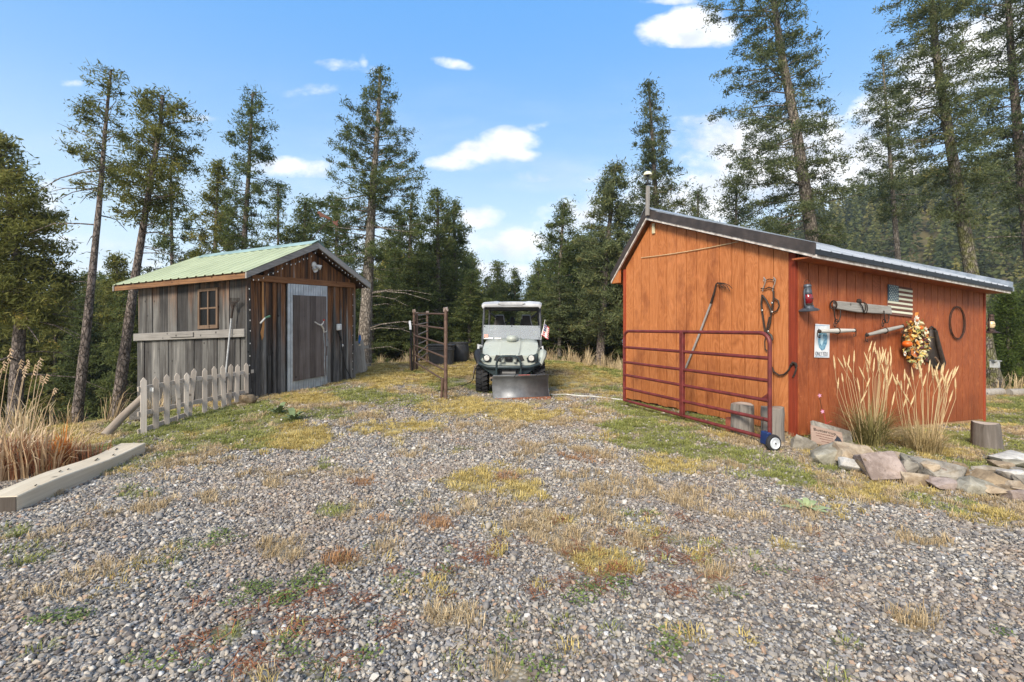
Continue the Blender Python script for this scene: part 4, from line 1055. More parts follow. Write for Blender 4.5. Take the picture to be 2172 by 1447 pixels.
# gable wall: boards and battens
spx = [524, 541, 552, 566, 577, 590, 604]
def sof(px, py=700): return sg1(px, py, 0).y
zt_g = .5 * (sg1(560, 600, -.03).z + sg1(740, 607, -.03).z)
def gboard(s0_, s1_, z0, z1, m, i, off=0.0, name='board', th=.028, parent=None):
    g = .0035; o_ = -.005 - .006 * (i % 3) - off
    top = z1 if callable(z1) else (lambda s: z1)
    pts = [(o_, s0_ + g, z0), (o_, s1_ - g, z0 + .012 * jit(i)), (o_, s1_ - g, top(s1_))]
    if callable(z1) and s0_ < SRS < s1_: pts.append((o_, SRS, top(SRS)))
    pts.append((o_, s0_ + g, top(s0_)))
    return MB(ST).prism(pts, (th, 0, 0)).build(name, m, parent or shed)
dl, dr = sof(606), sof(690)
for i in range(len(spx) - 1): gboard(sof(spx[i]), sof(spx[i + 1]), -.14, zt_g, M_SH3, i)
rpx = [690, 702, 709, 718, 727, 737, 748]
for i in range(len(rpx) - 1): gboard(sof(rpx[i]), sof(rpx[i + 1]), -.10, zt_g, M_SH3, i + 3)
M_BAT = shed_wood('old_batten', 1.7, 2.4, .8)
for px, w, m, zb in ((557, .055, M_BAT, -.10), (578, .055, M_SH3, -.10), (589, .06, M_BAT, -.10), (567.5, .05, M_SH2, .75), (706, .045, M_SH2, -.08), (720, .04, M_BAT, -.06), (733, .04, M_BAT, -.06)):
    s_ = sof(px)
    MB(ST).span((-.052, s_ - w / 2, -.08 if zb < 0 else -.1), (-.022, s_ + w / 2, zt_g - .02 if zb < .5 else .75)).build('batten', m, shed)
MB(ST).span((-.055, -.045, -.16), (-.02, .035, ztop - .03)).build('corner_board', M_SH2, shed)
MB(ST).span((-.050, SWD - .02, -.05), (-.02, SWD + .04, ztop - .03)).build('corner_board', M_BAT, shed)
# split showing fresh orange wood
M_FRESH = m_wood('fresh_split_wood', [(.2, (.30, .12, .04)), (.5, (.52, .26, .10)), (.85, (.70, .42, .20))], k=60, knots=False)
f_ = [(556, 597), (559, 598), (560, 640), (561, 690), (559, 715), (556, 722), (553, 705), (557, 690), (556, 650)]
MB(ST).prism([sg1(x, y, -.056) for x, y in f_], (.006, 0, 0)).build('split_scar', M_FRESH, shed)
# plank across and boards in the peak
za = .5 * (sg1(544, 585, -.06).z + sg1(746, 603, -.06).z)
MB(ST).span((-.075, .05, zt_g - .01), (-.030, SWD - .03, zt_g + .105)).build('cross_plank', M_SHBR, shed, bevel=.004)
ppx = [560, 585, 602, 620, 637, 651, 662, 673, 684, 696, 712, 728, 742]
for i in range(len(ppx) - 1):
    s0_, s1_ = sof(ppx[i]), sof(ppx[i + 1])
    if s1_ > SWD - .1: s1_ = SWD - .1
    gboard(s0_, s1_, zt_g + .05, lambda s: s_roof(s) - .12, M_SH4, i, 0, 'peak_board')
# door: corrugated steel round a plank panel
M_CORR = m_plain('galvanised_corrugated_door', (.50, .56, .60), .45, .45, scale=4, col2=(.36, .40, .43), bump=.08)
dz0, dz1 = .5 * (sg1(609, 834, -.06).z + sg1(694, 815, -.06).z), .5 * (sg1(606, 598, -.06).z + sg1(687, 602, -.06).z)
dz1 = min(dz1, zt_g - .015)
vs, fs = [], []; nn = 64
for i in range(nn + 1):
    s_ = dl + (dr - dl) * i / nn; o_ = -.066 + .007 * math.cos(i * math.pi / 2.0)
    vs += [(o_, s_, dz0 + (.025 if i < 2 or i > nn - 2 else 0)), (o_, s_, dz1), (o_ + .03, s_, dz1), (o_ + .03, s_, dz0)]
for i in range(nn):
    k = i * 4; fs += [(k, k + 1, k + 5, k + 4), (k + 1, k + 2, k + 6, k + 5), (k + 2, k + 3, k + 7, k + 6), (k + 3, k, k + 4, k + 7)]
fs += [(0, 3, 2, 1), (nn * 4, nn * 4 + 1, nn * 4 + 2, nn * 4 + 3)]
door = MB(ST).add(vs, fs).build('door', M_CORR, shed)
ps0, ps1 = sof(615), sof(684); pz0, pz1 = dz0 + .20, dz1 - .22
M_DPL = m_wood('door_plank', [(.15, (.035, .027, .024)), (.45, (.12, .098, .088)), (.85, (.25, .215, .20))], k=60, l=1.6)
pw = [0, .15, .36, .47, .66, .82, 1]
for i in range(6):
    a_, b__ = ps0 + (ps1 - ps0) * pw[i] + .003, ps0 + (ps1 - ps0) * pw[i + 1] - .003
    MB(ST).span((-.105 - .004 * (i % 2), a_, pz0 + .008 * jit(i)), (-.075, b__, pz1 + .006 * jit(i, 3))).build('door_plank', M_DPL, door)
MB(ST).span((-.108, ps1 - .06, pz0 + .42), (-.082, ps1 + .02, pz0 + .62)).build('latch_block', M_DPL, door)
M_ANT = m_plain('bleached_antler', (.74, .70, .64), .5, scale=30)
ap = lambda x, y, o: sg1(x, y, -o)
MB(ST).tube([ap(668, 683, .20), ap(675, 688, .19), ap(681, 690, .17), ap(686, 697, .14), ap(687, 706, .12)], [.010, .015, .018, .017, .014], 8).build('handle', M_ANT, door, smooth=True, label='bleached antler door handle')
MB(ST).tube([ap(681, 690, .17), ap(685, 686, .18), ap(687, 681, .19)], [.016, .012, .006], 8).build('handle', M_ANT, door, smooth=True)
MB(ST).tube([ap(687, 704, .13), ap(692, 704, .15), ap(694, 700, .16)], [.008, .008, .005], 8).build('handle', M_ANT, door, smooth=True)
MB(ST).ball(ap(687, 679, .18), .020, 8, 6).build('red_tape', m_plain('red_tape', (.55, .05, .04), .6, bump=0), door, smooth=True)
MB(ST).tube([ap(686, 706, .115), ap(689, 740, .110), ap(688, 775, .110), ap(690, 808, .105)], .012, 6).build('pull_cord', M_GALV, door)
MB(ST).span((-.03, dl - .1, dz0 - .10), (.0, dr + .25, dz0 - .02)).build('door_sill', M_SHR, shed)

# roof
SA0, SA1 = -.25, SLN + .42
SE_ = -.22; SEr = SWD + .33
def sfr(s): return s_roof(s) + .012
for i in range(4):
    a, b__ = SA0 + (SA1 - SA0) * i / 4, SA0 + (SA1 - SA0) * (i + 1) / 4
    q = MB(ST); ribbed(q, ST, lambda s, i=i: sfr(s) + .0015 * i, SE_, SRS, a, b__ + .006, rib=.228, h=.018); q.build('roof_panel', M_GREENR, shed)
    q = MB(ST); ribbed(q, ST, lambda s, i=i: sfr(s) + .0015 * i, SRS, SEr, a, b__ + .006, rib=.228, h=.018); q.build('roof_panel', M_GREENC, shed)
MB(ST).prism([(SA0, SRS - .17, s_roof(SRS - .17) + .034), (SA0, SRS, SRZ + .05), (SA0, SRS + .17, s_roof(SRS + .17) + .034), (SA0, SRS + .17, s_roof(SRS + .17) + .026), (SA0, SRS, SRZ + .04), (SA0, SRS - .17, s_roof(SRS - .17) + .026)], (SA1 - SA0 - .25, 0, 0)).build('ridge_cap', M_GREENC, shed)
MB(ST).prism([(SA0 + .03, SE_ + .03, sfr(SE_ + .03) - .02), (SA0 + .03, SRS, sfr(SRS) - .02), (SA0 + .03, SEr - .03, sfr(SEr) - .02), (SA0 + .03, SEr - .03, sfr(SEr) - .04), (SA0 + .03, SRS, sfr(SRS) - .045), (SA0 + .03, SE_ + .03, sfr(SE_ + .03) - .04)], (SA1 - SA0 - .06, 0, 0)).build('roof_deck', M_SHBR1, shed)
for (sa, sb, m) in ((SE_, SRS - .002, M_SHR), (SRS + .002, SEr, M_SHR)):
    MB(ST).prism([(SA0 - .005, sa, s_roof(sa) - .005), (SA0 - .005, sb, s_roof(sb) - .005), (SA0 - .005, sb, s_roof(sb) - .125), (SA0 - .005, sa, s_roof(sa) - .105)], (.035, 0, 0)).build('rake_board', m, shed)
    MB(ST).prism([(SA1 - .03, sa, s_roof(sa) - .005), (SA1 - .03, sb, s_roof(sb) - .005), (SA1 - .03, sb, s_roof(sb) - .125), (SA1 - .03, sa, s_roof(sa) - .105)], (.03, 0, 0)).build('rake_board', m, shed)
MB(ST).span((SA0 + .04, SE_ + .005, s_roof(SE_) - .105), (SA1 - .05, SE_ + .035, s_roof(SE_) - .02)).build('eave_board', M_SHBR1, shed, bevel=.004)
MB(ST).span((SA0 + .04, SEr - .035, s_roof(SEr) - .10), (SA1 - .05, SEr - .005, s_roof(SEr) - .02)).build('eave_board', M_SHBR1, shed)
MB(ST).span((SLN - .02, .0, -.6), (SLN + .02, SWD, ztop)).build('rear_wall', M_SH2, shed)
MB(ST).span((.0, SWD - .02, -.3), (SLN, SWD + .012, ztop)).build('rear_wall', M_SH2, shed)

# ---------------------------------------------------------------- things on and round the shed
M_WHITEP = m_plain('white_plastic', (.76, .76, .74), .4, bump=0, scale=6)
sl = thing('security_light', 'white twin head security light under the shed peak', 'lamp', ST(sg1(668, 563, -.05)))
c_ = sg1(665, 562, -.035)
MB(ST).lathe(c_, [(.0, 0), (.06, 0), (.065, .02), (.05, .035), (0, .04)], 18, rotm(0, R(-90), 0)).build('base', M_WHITEP, sl, smooth=True)
for (x, y, d) in ((676, 566, (-.6, .5, -.35)), (667, 571, (-.8, -.1, -.55)), (662, 561, (-.9, -.25, .1))):
    c2 = sg1(x, y, -.13); m3 = track(d)
    if d[1] < -.2: continue
    MB(ST).tube([c_ + Vector((-.03, 0, 0)), c2], .012, 8).build('arm', M_WHITEP, sl, smooth=True)
    MB(ST).lathe(c2, [(0, -.045), (.030, -.04), (.040, -.01), (.052, .05), (.048, .05), (.03, .03), (0, .03)], 16, m3).build('lamp_head', M_WHITEP, sl, smooth=True)
# string lights along the rakes and down the corners
st_ = thing('string_lights', 'string of small white bulbs looped under the shed eaves', 'lights', ST((-.3, SRS, SRZ - .2)))
def strand(P_, sag, n_b, name='cable'):
    pts = []
    for i in range(len(P_) - 1):
        for t in np.linspace(0, 1, 9)[:-1]: pts.append(P_[i].lerp(P_[i + 1], t) - Vector((0, 0, sag * 4 * t * (1 - t))))
    pts.append(P_[-1]); MB(ST).tube(pts, .004, 5).build('cable', m_cable, st_)
    for k in range(n_b):
        u = (k + .5) / n_b * (len(pts) - 1); i = int(u); p = pts[i].lerp(pts[i + 1], u - i)
        b2 = MB(ST).lathe(p + Vector((0, 0, -.003)), [(.003, 0), (.006, -.006), (.0065, -.020), (.0, -.032)], 8); b2.build('bulb', M_WHITEP, st_)
m_cable = m_plain('dark_green_cable', (.03, .035, .03), .6, bump=0)
P_ = [Vector((-.27, s, s_roof(s) - .13 - (.05 if i % 2 else .01))) for i, s in enumerate(np.linspace(-.15, SRS - .05, 5))]
strand(P_, .05, 15)
P_ = [Vector((-.27, s, s_roof(s) - .14 - (.04 if i % 2 else .0))) for i, s in enumerate(np.linspace(SRS + .05, SWD + .25, 4))]
strand(P_, .04, 16)
P_ = [sg1(528, 600, -.06), sg1(530, 650, -.06), sg1(531, 700, -.06), sg1(530, 760, -.06), sg1(528, 800, -.06)]; strand(P_, 0, 9)
P_ = [sg1(748.5, 612, -.06), sg1(748.5, 680, -.06), sg1(748, 740, -.06), sg1(748, 790, -.06)]; strand(P_, 0, 9)
# thermometer tube
tb = thing('rain_gauge', 'small clear tube with a green cap fixed on the shed boards', 'gauge', ST(sg1(560, 680, -.08)))
MB(ST).tube([sg1(552, 686, -.09), sg1(562, 675, -.09)], .016, 10).build('tube', m_plain('cloudy_plastic', (.60, .60, .56), .3, bump=0), tb, smooth=True)
MB(ST).tube([sg1(562, 675, -.09), sg1(572, 671, -.09)], [.017, .022], 10).build('cap', m_plain('green_plastic', (.10, .22, .13), .4, bump=0), tb, smooth=True)
# power outlet and lead
ob = thing('outlet_box', 'pale weatherproof outlet box on the shed wall by the door', 'outlet', ST(sg1(717, 694, -.06)))
c_ = sg1(717, 694, -.05); MB(ST).span((c_.x - .05, c_.y - .06, c_.z - .07), (c_.x, c_.y + .06, c_.z + .07)).build('box', M_WHITEP, ob, bevel=.01)
MB(ST).span((c_.x - .062, c_.y - .048, c_.z - .06), (c_.x - .048, c_.y - .004, c_.z + .06)).build('cover', M_WHITEP, ob, bevel=.004)
MB(ST).span((c_.x - .062, c_.y + .004, c_.z - .06), (c_.x - .048, c_.y + .048, c_.z + .06)).build('cover', M_WHITEP, ob, bevel=.004)
ld = thing('power_lead', 'black power lead trailing from the shed outlet box to the ground', 'cable', ST(sg1(725, 760, -.06)))
M_RUB = m_plain('black_rubber', (.018, .018, .020), .6, 0, scale=20)
MB(ST).tube([sg1(718, 702, -.09), sg1(721, 712, -.10), sg1(724, 722, -.09)], .022, 8).build('plug', M_RUB, ld, smooth=True)
g1 = on_ground(745, 806); g2 = on_ground(756, 812)
cpts = [Vector(ST(sg1(x, y, -.07))) for x, y in ((722, 716), (724, 730), (728, 755), (733, 780))] + [g1 + Vector((0, 0, .03)), g2 + Vector((0, 0, .015))]
MB().tube(cpts, .009, 6).build('cable', M_RUB, ld, smooth=True)
MB(ST).ball(sg1(727, 733, -.085), (.015, .018, .03), 8, 6).build('white_tag', M_WHITEP, ld, smooth=True)
# rake hanging on the side wall
rk = thing('garden_rake', 'rusty fan headed garden rake leaning on the shed side wall', 'rake', ST(sg2(487, 700, -.08)))
rp = lambda x, y, o=-.11: sg2(x, y, o)
MB(ST).tube([rp(478, 800, -.16), rp(484, 740, -.13), rp(491, 672, -.1)], [.014, .015, .013], 10).build('handle', m_plain('grey_painted_handle', (.42, .43, .44), .6, scale=30), rk, smooth=True)
MB(ST).tube([rp(491, 675), rp(493, 660), rp(495, 648)], [.018, .016, .020], 8).build('socket', M_IRON, rk, smooth=True)
for k in range(9):
    x = 486 + k * 2.6
    MB(ST).tube([rp(494 + (k - 4) * .5, 655), rp(494 + (k - 4) * 1.5, 645), rp(x, 637), rp(x + .3, 632, -.14)], .0045, 5).build('tine', M_IRON, rk)
MB(ST).tube([rp(487, 640, -.115), rp(497, 642, -.115), rp(507, 639, -.115)], .006, 6).build('brace', M_IRON, rk)
# horse silhouette weather vane above the ridge
vn = thing('weather_vane', 'rusty metal horse team silhouette tilted above the shed ridge', 'weather vane', ST((-.1, SRS, SRZ)))
vd = 9.5
sil = [(672.5, 452), (675, 448), (678, 449), (681, 451), (686, 454), (688, 456), (692, 457), (697, 460), (700, 462), (701, 466), (699, 466), (695, 465), (694, 463.5), (691, 463), (690, 461), (687, 460), (686, 461.5), (683, 461), (682, 460), (679, 461), (678, 459), (677.5, 454), (674, 453.5)]
M_RUSTP = m_plain('rusty_plate', (.13, .055, .038), .8, .2, scale=20)
def vpt(x, y): return pix(x, y, vd)
MB().prism([vpt(*p) for p in sil], (0, .012, 0)).build('horse_figures', M_RUSTP, vn)
MB().prism([vpt(*p) for p in [(704, 468), (709, 470), (714, 469), (718, 466), (716, 471), (715.5, 474), (718, 478), (714, 479), (708, 475)]], (0, .012, 0)).build('wagon_figure', M_RUSTP, vn)
MB().tube([vpt(672, 455) + Vector((0, .02, 0)), vpt(695, 465) + Vector((0, .02, 0)), vpt(716, 475) + Vector((0, .02, 0))], .006, 6).build('arrow_bar', M_IRON, vn)
MB().tube([Vector(ST((.0, SRS, SRZ + .02))), vpt(697, 466) + Vector((0, .02, 0))], .009, 6).build('rod', M_IRON, vn)

# ---------------------------------------------------------------- picket fence beside the shed
M_PICK = m_wood('sun_bleached_picket', [(.12, (.22, .185, .15)), (.45, (.42, .37, .32)), (.85, (.60, .54, .475))], k=60, l=2.0, bump=.5)
fn = thing('picket_fence', 'low weathered picket fence standing beside the shed', 'fence', (-4.8, 6.9, .0))
fx = lambda t: Vector((-4.93 + .27 * t, 6.03 + 1.75 * t, 0))
pk = [(258, 1010, 1385), (340, 1005, 1362), (413, 988, 1338), (482, 980, 1290), (547, 978, 1270), (597, 950, 1295), (667, 948, 1272), (730, 935, 1245), (787, 928, 1235), (843, 920, 1228), (888, 923, 1220), (945, 912, 1118)]
FD = Vector((.27, 1.75, 0)).normalized()
pts_rail = []
lean_ = [0, 0, 0, .01, 0, -.075, 0, .02, .02, -.04, -.02, 0]
for i, (cxp, cyt, cyb) in enumerate(pk):
    px, pyt, pyb = cxp / 3.145 + 220, cyt / 3.145 + 480, cyb / 3.145 + 480
    r_ = (px - CX) / F        # on the fence line
    t = (r_ * 6.03 + 4.93) / (.27 - r_ * 1.75); Y = 6.03 + 1.75 * t; X = r_ * Y
    zt, zb = CAMZ - (pyt - HY) / F * Y, CAMZ - (pyb - HY) / F * Y
    pts_rail.append((X, Y, zt, zb))
    w = .034; c = Vector((X, Y, 0)); ln = lean_[i]
    u = Vector((1, .0, 0)) * .6 + FD * .8; u.normalize()
    off = Vector((.022, -.004, 0))
    def P2(a, z): return c + off + u * (a + ln * (zt - z) / max(zt - zb, .1)) + Vector((0, 0, z))
    tip = [(-w, zb), (w, zb + .005), (w * .98, zt - .045), (w * .1, zt), (-w * .15, zt), (-w * .98, zt - .045)]
    if i == 3: tip[0] = (-w * .1, zb - .02); tip[1] = (w, zb + .12)
    if i == 4: tip[0] = (-w, zb + .07); tip[1] = (w * .5, zb - .01)
    nrm = Vector((u.y, -u.x, 0)) * -.018
    MB().prism([P2(a, z) for a, z in tip], nrm).build('picket', M_PICK, fn, bevel=.002)
XL = [p[0] for p in pts_rail]
for (f0, f1, ta, tb_) in ((.80, .80, 0, 5), (.80, .80, 4.6, 11.9), (.36, .36, 0, 11.4), (.05, .05, 0, 4)):
    def rp_(t, f):
        t0 = min(int(t), 10); k = t - t0; a, b__ = pts_rail[t0], pts_rail[t0 + 1]
        z_ = [a[3] + (a[2] - a[3]) * f, (b__[3] if t0 + 1 < 11 else a[3]) + ((b__[2] - b__[3]) if t0 + 1 < 11 else (a[2] - a[3])) * f]
        return Vector((a[0] + (b__[0] - a[0]) * k, a[1] + (b__[1] - a[1]) * k, z_[0] + (z_[1] - z_[0]) * k)) + Vector((-.012, .01, 0))
    A_, B_ = rp_(ta, f0) - FD * .06, rp_(tb_, f1) + FD * .06
    MB().bar(A_, B_, .022, .062).build('rail', M_PICK, fn, bevel=.002)
MB().box(pix(329, 825, 6.2) + Vector((0, -.06, 0)), (.05, .004, .05), rotm(0, R(4), 0)).build('paper_tag', M_WHITEP, None, label='little white paper tag stapled to the picket fence', cat='tag')
# brace pole
g0 = on_ground(222, 927); top = pix(293, 846, 6.55)
MB().tube([g0 + Vector((0, 0, .02)), g0.lerp(top, .5), top + Vector((.05, .03, .02))], [.055, .052, .050], 10).build('brace_pole', m_wood('split_log', [(.15, (.06, .045, .035)), (.5, (.20, .16, .125)), (.85, (.34, .285, .23))], axis=top - g0, k=45, l=2), None, smooth=True,
    label='grey diagonal pole bracing the low end of the picket fence', cat='pole')
sk = on_ground(300, 885)
MB().box(pix(292, 872, 6.9), (.16, .12, .24), rotm(0, 0, .3)).build('wood_block', M_SHB, None, label='grey wood block behind the near end of the picket fence', cat='block')

# broken fence pieces leaning behind the shed
bf = thing('broken_fence', 'broken picket fence pieces leaning on the far shed corner', 'fence', pix(768, 800, 11.3))
M_PK2 = m_wood('grey_scrap_picket', [(.12, (.13, .115, .105)), (.45, (.28, .26, .24)), (.85, (.46, .44, .41))], k=60, l=2.0)
for (x0, y0, x1, y1, w) in ((756, 793, 751, 742, .09), (764, 790, 756, 724, .08), (770, 790, 762, 735, .12), (774, 788, 767, 722, .08), (777, 785, 771, 760, .07), (753, 795, 752, 760, .06)):
    p0, p1 = pix(x0, y0, 11.25), pix(x1, y1, 11.35)
    MB().bar(p0, p1, w, .02, (0, -1, 0)).build('picket', M_PK2, bf)
MB().bar(pix(751, 741, 11.42), pix(782, 735, 11.42), .02, .075).build('rail', M_PK2, bf)
MB().bar(pix(773, 775, 11.42), pix(787, 773, 11.42), .02, .07).build('rail', M_PK2, bf)
bb = thing('water_jug', 'bright blue plastic bottle standing behind the broken fence', 'bottle', pix(763, 722, 11.5))
MB().lathe(pix(763, 728, 11.5), [(.0, 0), (.035, 0), (.035, .12), (.026, .16), (.03, .19), (0, .19)], 12).build('bottle', m_plain('blue_plastic', (.02, .17, .55), .35, bump=0), bb, smooth=True)
MB().lathe(pix(763, 712.5, 11.5), [(.0, 0), (.022, 0), (.022, .02), (0, .02)], 12).build('cap', m_plain('blue_cap', (.01, .09, .35), .35, bump=0), bb, smooth=True)
hc = pix(754, 732, 11.6)
for k in range(1):
    MB().tube([hc + Vector((.16 * math.cos(t), .10 * math.sin(t), .04 * math.sin(t * 2))) for t in np.linspace(0, 6.28, 17)[:-1]], .012, 6, closed=True).build('garden_hose', m_plain('green_hose', (.04, .26, .16), .4, bump=0), None, smooth=True, label='loop of green garden hose behind the shed corner', cat='hose')
# ------------------------------------------------------------------ red gate on its wheel
M_RGATE = m_plain('maroon_gate_paint', (.165, .030, .028), .45, .05, scale=10, col2=(.10, .020, .018), bump=.06)
M_TYRE = m_plain('tyre_rubber', (.022, .022, .024), .75, 0, scale=30)
M_RIM = m_plain('pale_rim', (.62, .66, .70), .4, .1, scale=10)
gA, gB = Vector((1.972, 8.0, 0)), Vector((3.02, 5.33, 0)); gd = (gB - gA).normalized(); gl = (gB - gA).length
gn = Vector((gd.y, -gd.x, 0))
rg = thing('farm_gate', 'maroon tubular farm gate leaning along the barn gable', 'gate', (gA + gB) / 2)
def gp(t, z): return gA + gd * t + Vector((0, 0, z))
r0 = .024
top, bot = 1.337, .125
def gz(t, zl, zr): return zl + (zr - zl) * t / gl
rr_c = .13
arc = lambda cx, cz, a0, a1: [gp(cx + rr_c * math.cos(a), cz + rr_c * math.sin(a)) for a in np.linspace(a0, a1, 6)]
outline = [gp(0, bot)] + arc(rr_c, top - rr_c, math.pi, math.pi / 2) + arc(gl - rr_c, top - rr_c, math.pi / 2, 0) + [gp(gl, .095)]
MB().tube(outline, r0, 12).build('outer_frame', M_RGATE, rg, smooth=True)
for zl, zr in ((.125, .095), (.339, .312), (.571, .540), (.795, .775), (1.055, 1.040)):
    MB().tube([gp(0, zl), gp(gl, zr)], r0 * .95, 10).build('rail', M_RGATE, rg, smooth=True)
tm = (1447 - CX) / F; tmid = (tm * gA.y - gA.x) / (gd.x - tm * gd.y)
MB().bar(gp(tmid, .10), gp(tmid, top), .075, .055, tuple(gn)).build('upright', M_RGATE, rg, bevel=.008)
MB().prism([gp(gl - .02, .63) + gn * -.005, gp(gl - .14, .54) + gn * -.005, gp(gl - .02, .54) + gn * -.005], gn * .01).build('gusset', M_RGATE, rg)
wc_ = pix(1640.5, 940, 5.22)
MB().box(gp(gl - .03, .105) + gn * .03, (.10, .07, .15), rotm(0, R(6), math.atan2(gd.y, gd.x))).build('wheel_bracket', m_plain('blue_paint', (.012, .03, .11), .4, bump=0), rg, bevel=.01)
wax = track(Vector((.25, -1, .05)))
wheel = MB().lathe(wc_, [(.062, -.022), (.082, -.024), (.096, -.014), (.099, 0), (.096, .014), (.082, .024), (.062, .022)], 24, wax).build('wheel', M_TYRE, rg, smooth=True)
MB().lathe(wc_, [(.0, .032), (.018, .032), (.024, .026), (.050, .026), (.058, .034), (.066, .030), (.066, .015), (0, .015)], 24, wax).build('rim', M_RIM, wheel, smooth=True)
MB().lathe(wc_, [(.0, .040), (.008, .038), (.009, .025)], 8, wax).build('hub', M_IRON, wheel)
MB().box(pix(1465, 706, gp(tmid + .09, 1).y - .03), (.085, .006, .022), rotm(0, 0, math.atan2(gd.y, gd.x))).build('sticker', M_WHITEP, rg)
MB().tube([gp(-.04, 1.17), gp(-.01, 1.17)], .02, 8).build('hinge_bolt', M_GALV, rg, smooth=True)
for k, z in enumerate((1.14, 1.10)):
    MB().tube([gp(-.05, z), gp(-.02, z - .02), gp(.01, z - .01)], .006, 6).build('chain_link', M_GALV, rg)
# chain hanging from the wheel end
MB().tube([gp(gl - .06, .33) + gn * .03, gp(gl - .07, .2) + gn * .035, gp(gl - .06, .12) + gn * .04], .004, 5).build('chain', M_IRON, rg)

# ------------------------------------------------------------------ brown corral panels
M_CORRAL = m_plain('brown_rusty_pipe', (.15, .095, .072), .5, .3, scale=16, col2=(.09, .055, .042))
M_PALEPIPE = m_plain('worn_sunlit_pipe', (.40, .34, .30), .45, .4, scale=16, col2=(.20, .14, .11))  # worn caps and fittings; second panel's rails use it as painted sunlight
pA, pB, pC = Vector(((945.4 - CX) / F * 8.04, 8.04, 0)), Vector(((878.3 - CX) / F * 11.9, 11.9, 0)), Vector(((906.5 - CX) / F * 14.0, 14.0, 0))
def corral(name, label, P0, P1, zs0, zs1, z0b, z0t, z1b, z1t, second=None):
    t = thing(name, label, 'gate', (P0 + P1) / 2)
    MB().tube([P0 + Vector((0, 0, z0b - .05)), P0 + Vector((0, 0, z0t - .04))], .032, 10).build('post', M_CORRAL, t, smooth=True)
    MB().tube([P1 + Vector((0, 0, z1b - .05)), P1 + Vector((0, 0, z1t - .04))], .034, 10).build('post', M_CORRAL, t, smooth=True)
    for P_, zt in ((P0, z0t), (P1, z1t)):
        MB().tube([P_ + Vector((-.02, 0, zt - .07)), P_ + Vector((-.02, 0, zt - .01)), P_ + Vector((.02, 0, zt)), P_ + Vector((.028, 0, zt - .06))], .026, 8).build('post_cap', M_PALEPIPE, t, smooth=True)
    for a, b__ in zip(zs0, zs1):
        MB().tube([P0 + Vector((0, 0, a)), P1 + Vector((0, 0, b__))], .018, 10).build('rail', M_PALEPIPE if second else M_CORRAL, t, smooth=True)
    return t
ca_ = corral('corral_panel', 'brown pipe corral panel, its near post closest to the utility cart', pA, pB, (1.64, 1.377, 1.10, .87, .639, .45), (1.775, 1.479, 1.199, .944, .703, .513), .12, 1.75, .27, 1.87)
MB().tube([pA + Vector((-.09, .1, .10)), pA + Vector((-.06, .06, .50))], .028, 8).build('foot', M_CORRAL, ca_, smooth=True)
MB().tube([pB + Vector((-.08, 0, .20)), pB + Vector((-.10, 0, .86))], .03, 8).build('foot', M_CORRAL, ca_, smooth=True)
cb_ = corral('corral_panel', 'second corral panel running back towards the black tubs', pB + Vector((.05, .12, 0)), pC, (1.72, 1.479, 1.199, .944, .703), (1.80, 1.554, 1.298, 1.022, .849, .62), .27, 1.80, .12, 1.90, True)
MB().tube([pC + Vector((-.0, 0, .62)), pB + Vector((.05, .12, .513))], .022, 8).build('rail', M_PALEPIPE, cb_, smooth=True)
mk = thing('trail_marker', 'slim dark marker stake with a white reflector by the corral gate', 'marker', pix(872, 785, 11.8))
MB().tube([pix(874, 787, 11.8), pix(871, 690, 11.8)], .022, 8).build('stake', M_BLACKTRIM, mk, smooth=True)
MB().box(pix(870, 690, 11.74), (.055, .012, .23), rotm(0, R(-6), 0)).build('reflector', m_plain('white_reflector', (.70, .74, .80), .4, bump=0), mk, bevel=.004)

# ------------------------------------------------------------------ black tubs
M_BLKP = m_plain('black_faded_plastic', (.035, .037, .042), .5, 0, scale=5, col2=(.02, .021, .024))
def tub(name, label, c, w, d, h, rz):
    t = thing(name, label, 'tub', c, rz); Tm = ROOTM[t.name]; TT = lambda p: Tm @ Vector(p)
    def rrect(w, d, z, r=.12, n=5):
        P_ = []
        for (sx, sy, a0) in ((1, 1, 0), (-1, 1, 90), (-1, -1, 180), (1, -1, 270)):
            for k in range(n):
                a = R(a0 + 90 * k / (n - 1)); P_.append((sx * (w / 2 - r) + r * math.cos(a), sy * (d / 2 - r) + r * math.sin(a), z))
        return P_
    lv = [(w * .93, d * .93, 0), (w * .94, d * .94, h * .10), (w * .98, d * .98, h * .8), (w * 1.0, d * 1.0, h * .82), (w * 1.0, d * 1.0, h * .9), (w * .97, d * .97, h * .91), (w * .98, d * .98, h), (w * .90, d * .90, h), (w * .88, d * .88, h * .2)]
    vs, fs = [], []
    for (a, b__, z) in lv: vs += rrect(a, b__, z)
    n = 20
    for i in range(len(lv) - 1):
        for j in range(n): fs.append((i * n + j, i * n + (j + 1) % n, (i + 1) * n + (j + 1) % n, (i + 1) * n + j))
    fs += [tuple(range(n))[::-1], tuple(range((len(lv) - 1) * n, len(lv) * n))]
    MB(TT).add(vs, fs).build('body', M_BLKP, t, smooth=True)
    vs2 = rrect(w * 1.03, d * 1.03, h * .97) ; MB(TT).tube(vs2, .022, 6, closed=True).build('rim', M_BLKP, t, smooth=True)
    vs2 = rrect(w * 1.0, d * 1.0, h * .78); MB(TT).tube(vs2, .014, 6, closed=True).build('band', M_BLKP, t, smooth=True)
    return t
tub('compost_tub', 'square black plastic tub behind the brown corral gate', (-2.06, 13.3, G(-2.06, 13.3) - .06), .74, .8, .64, R(8))
bt = thing('plastic_barrel', 'black plastic barrel standing half behind the square tub', 'barrel', (-1.58, 13.9, G(-1.58, 13.9) - .05))
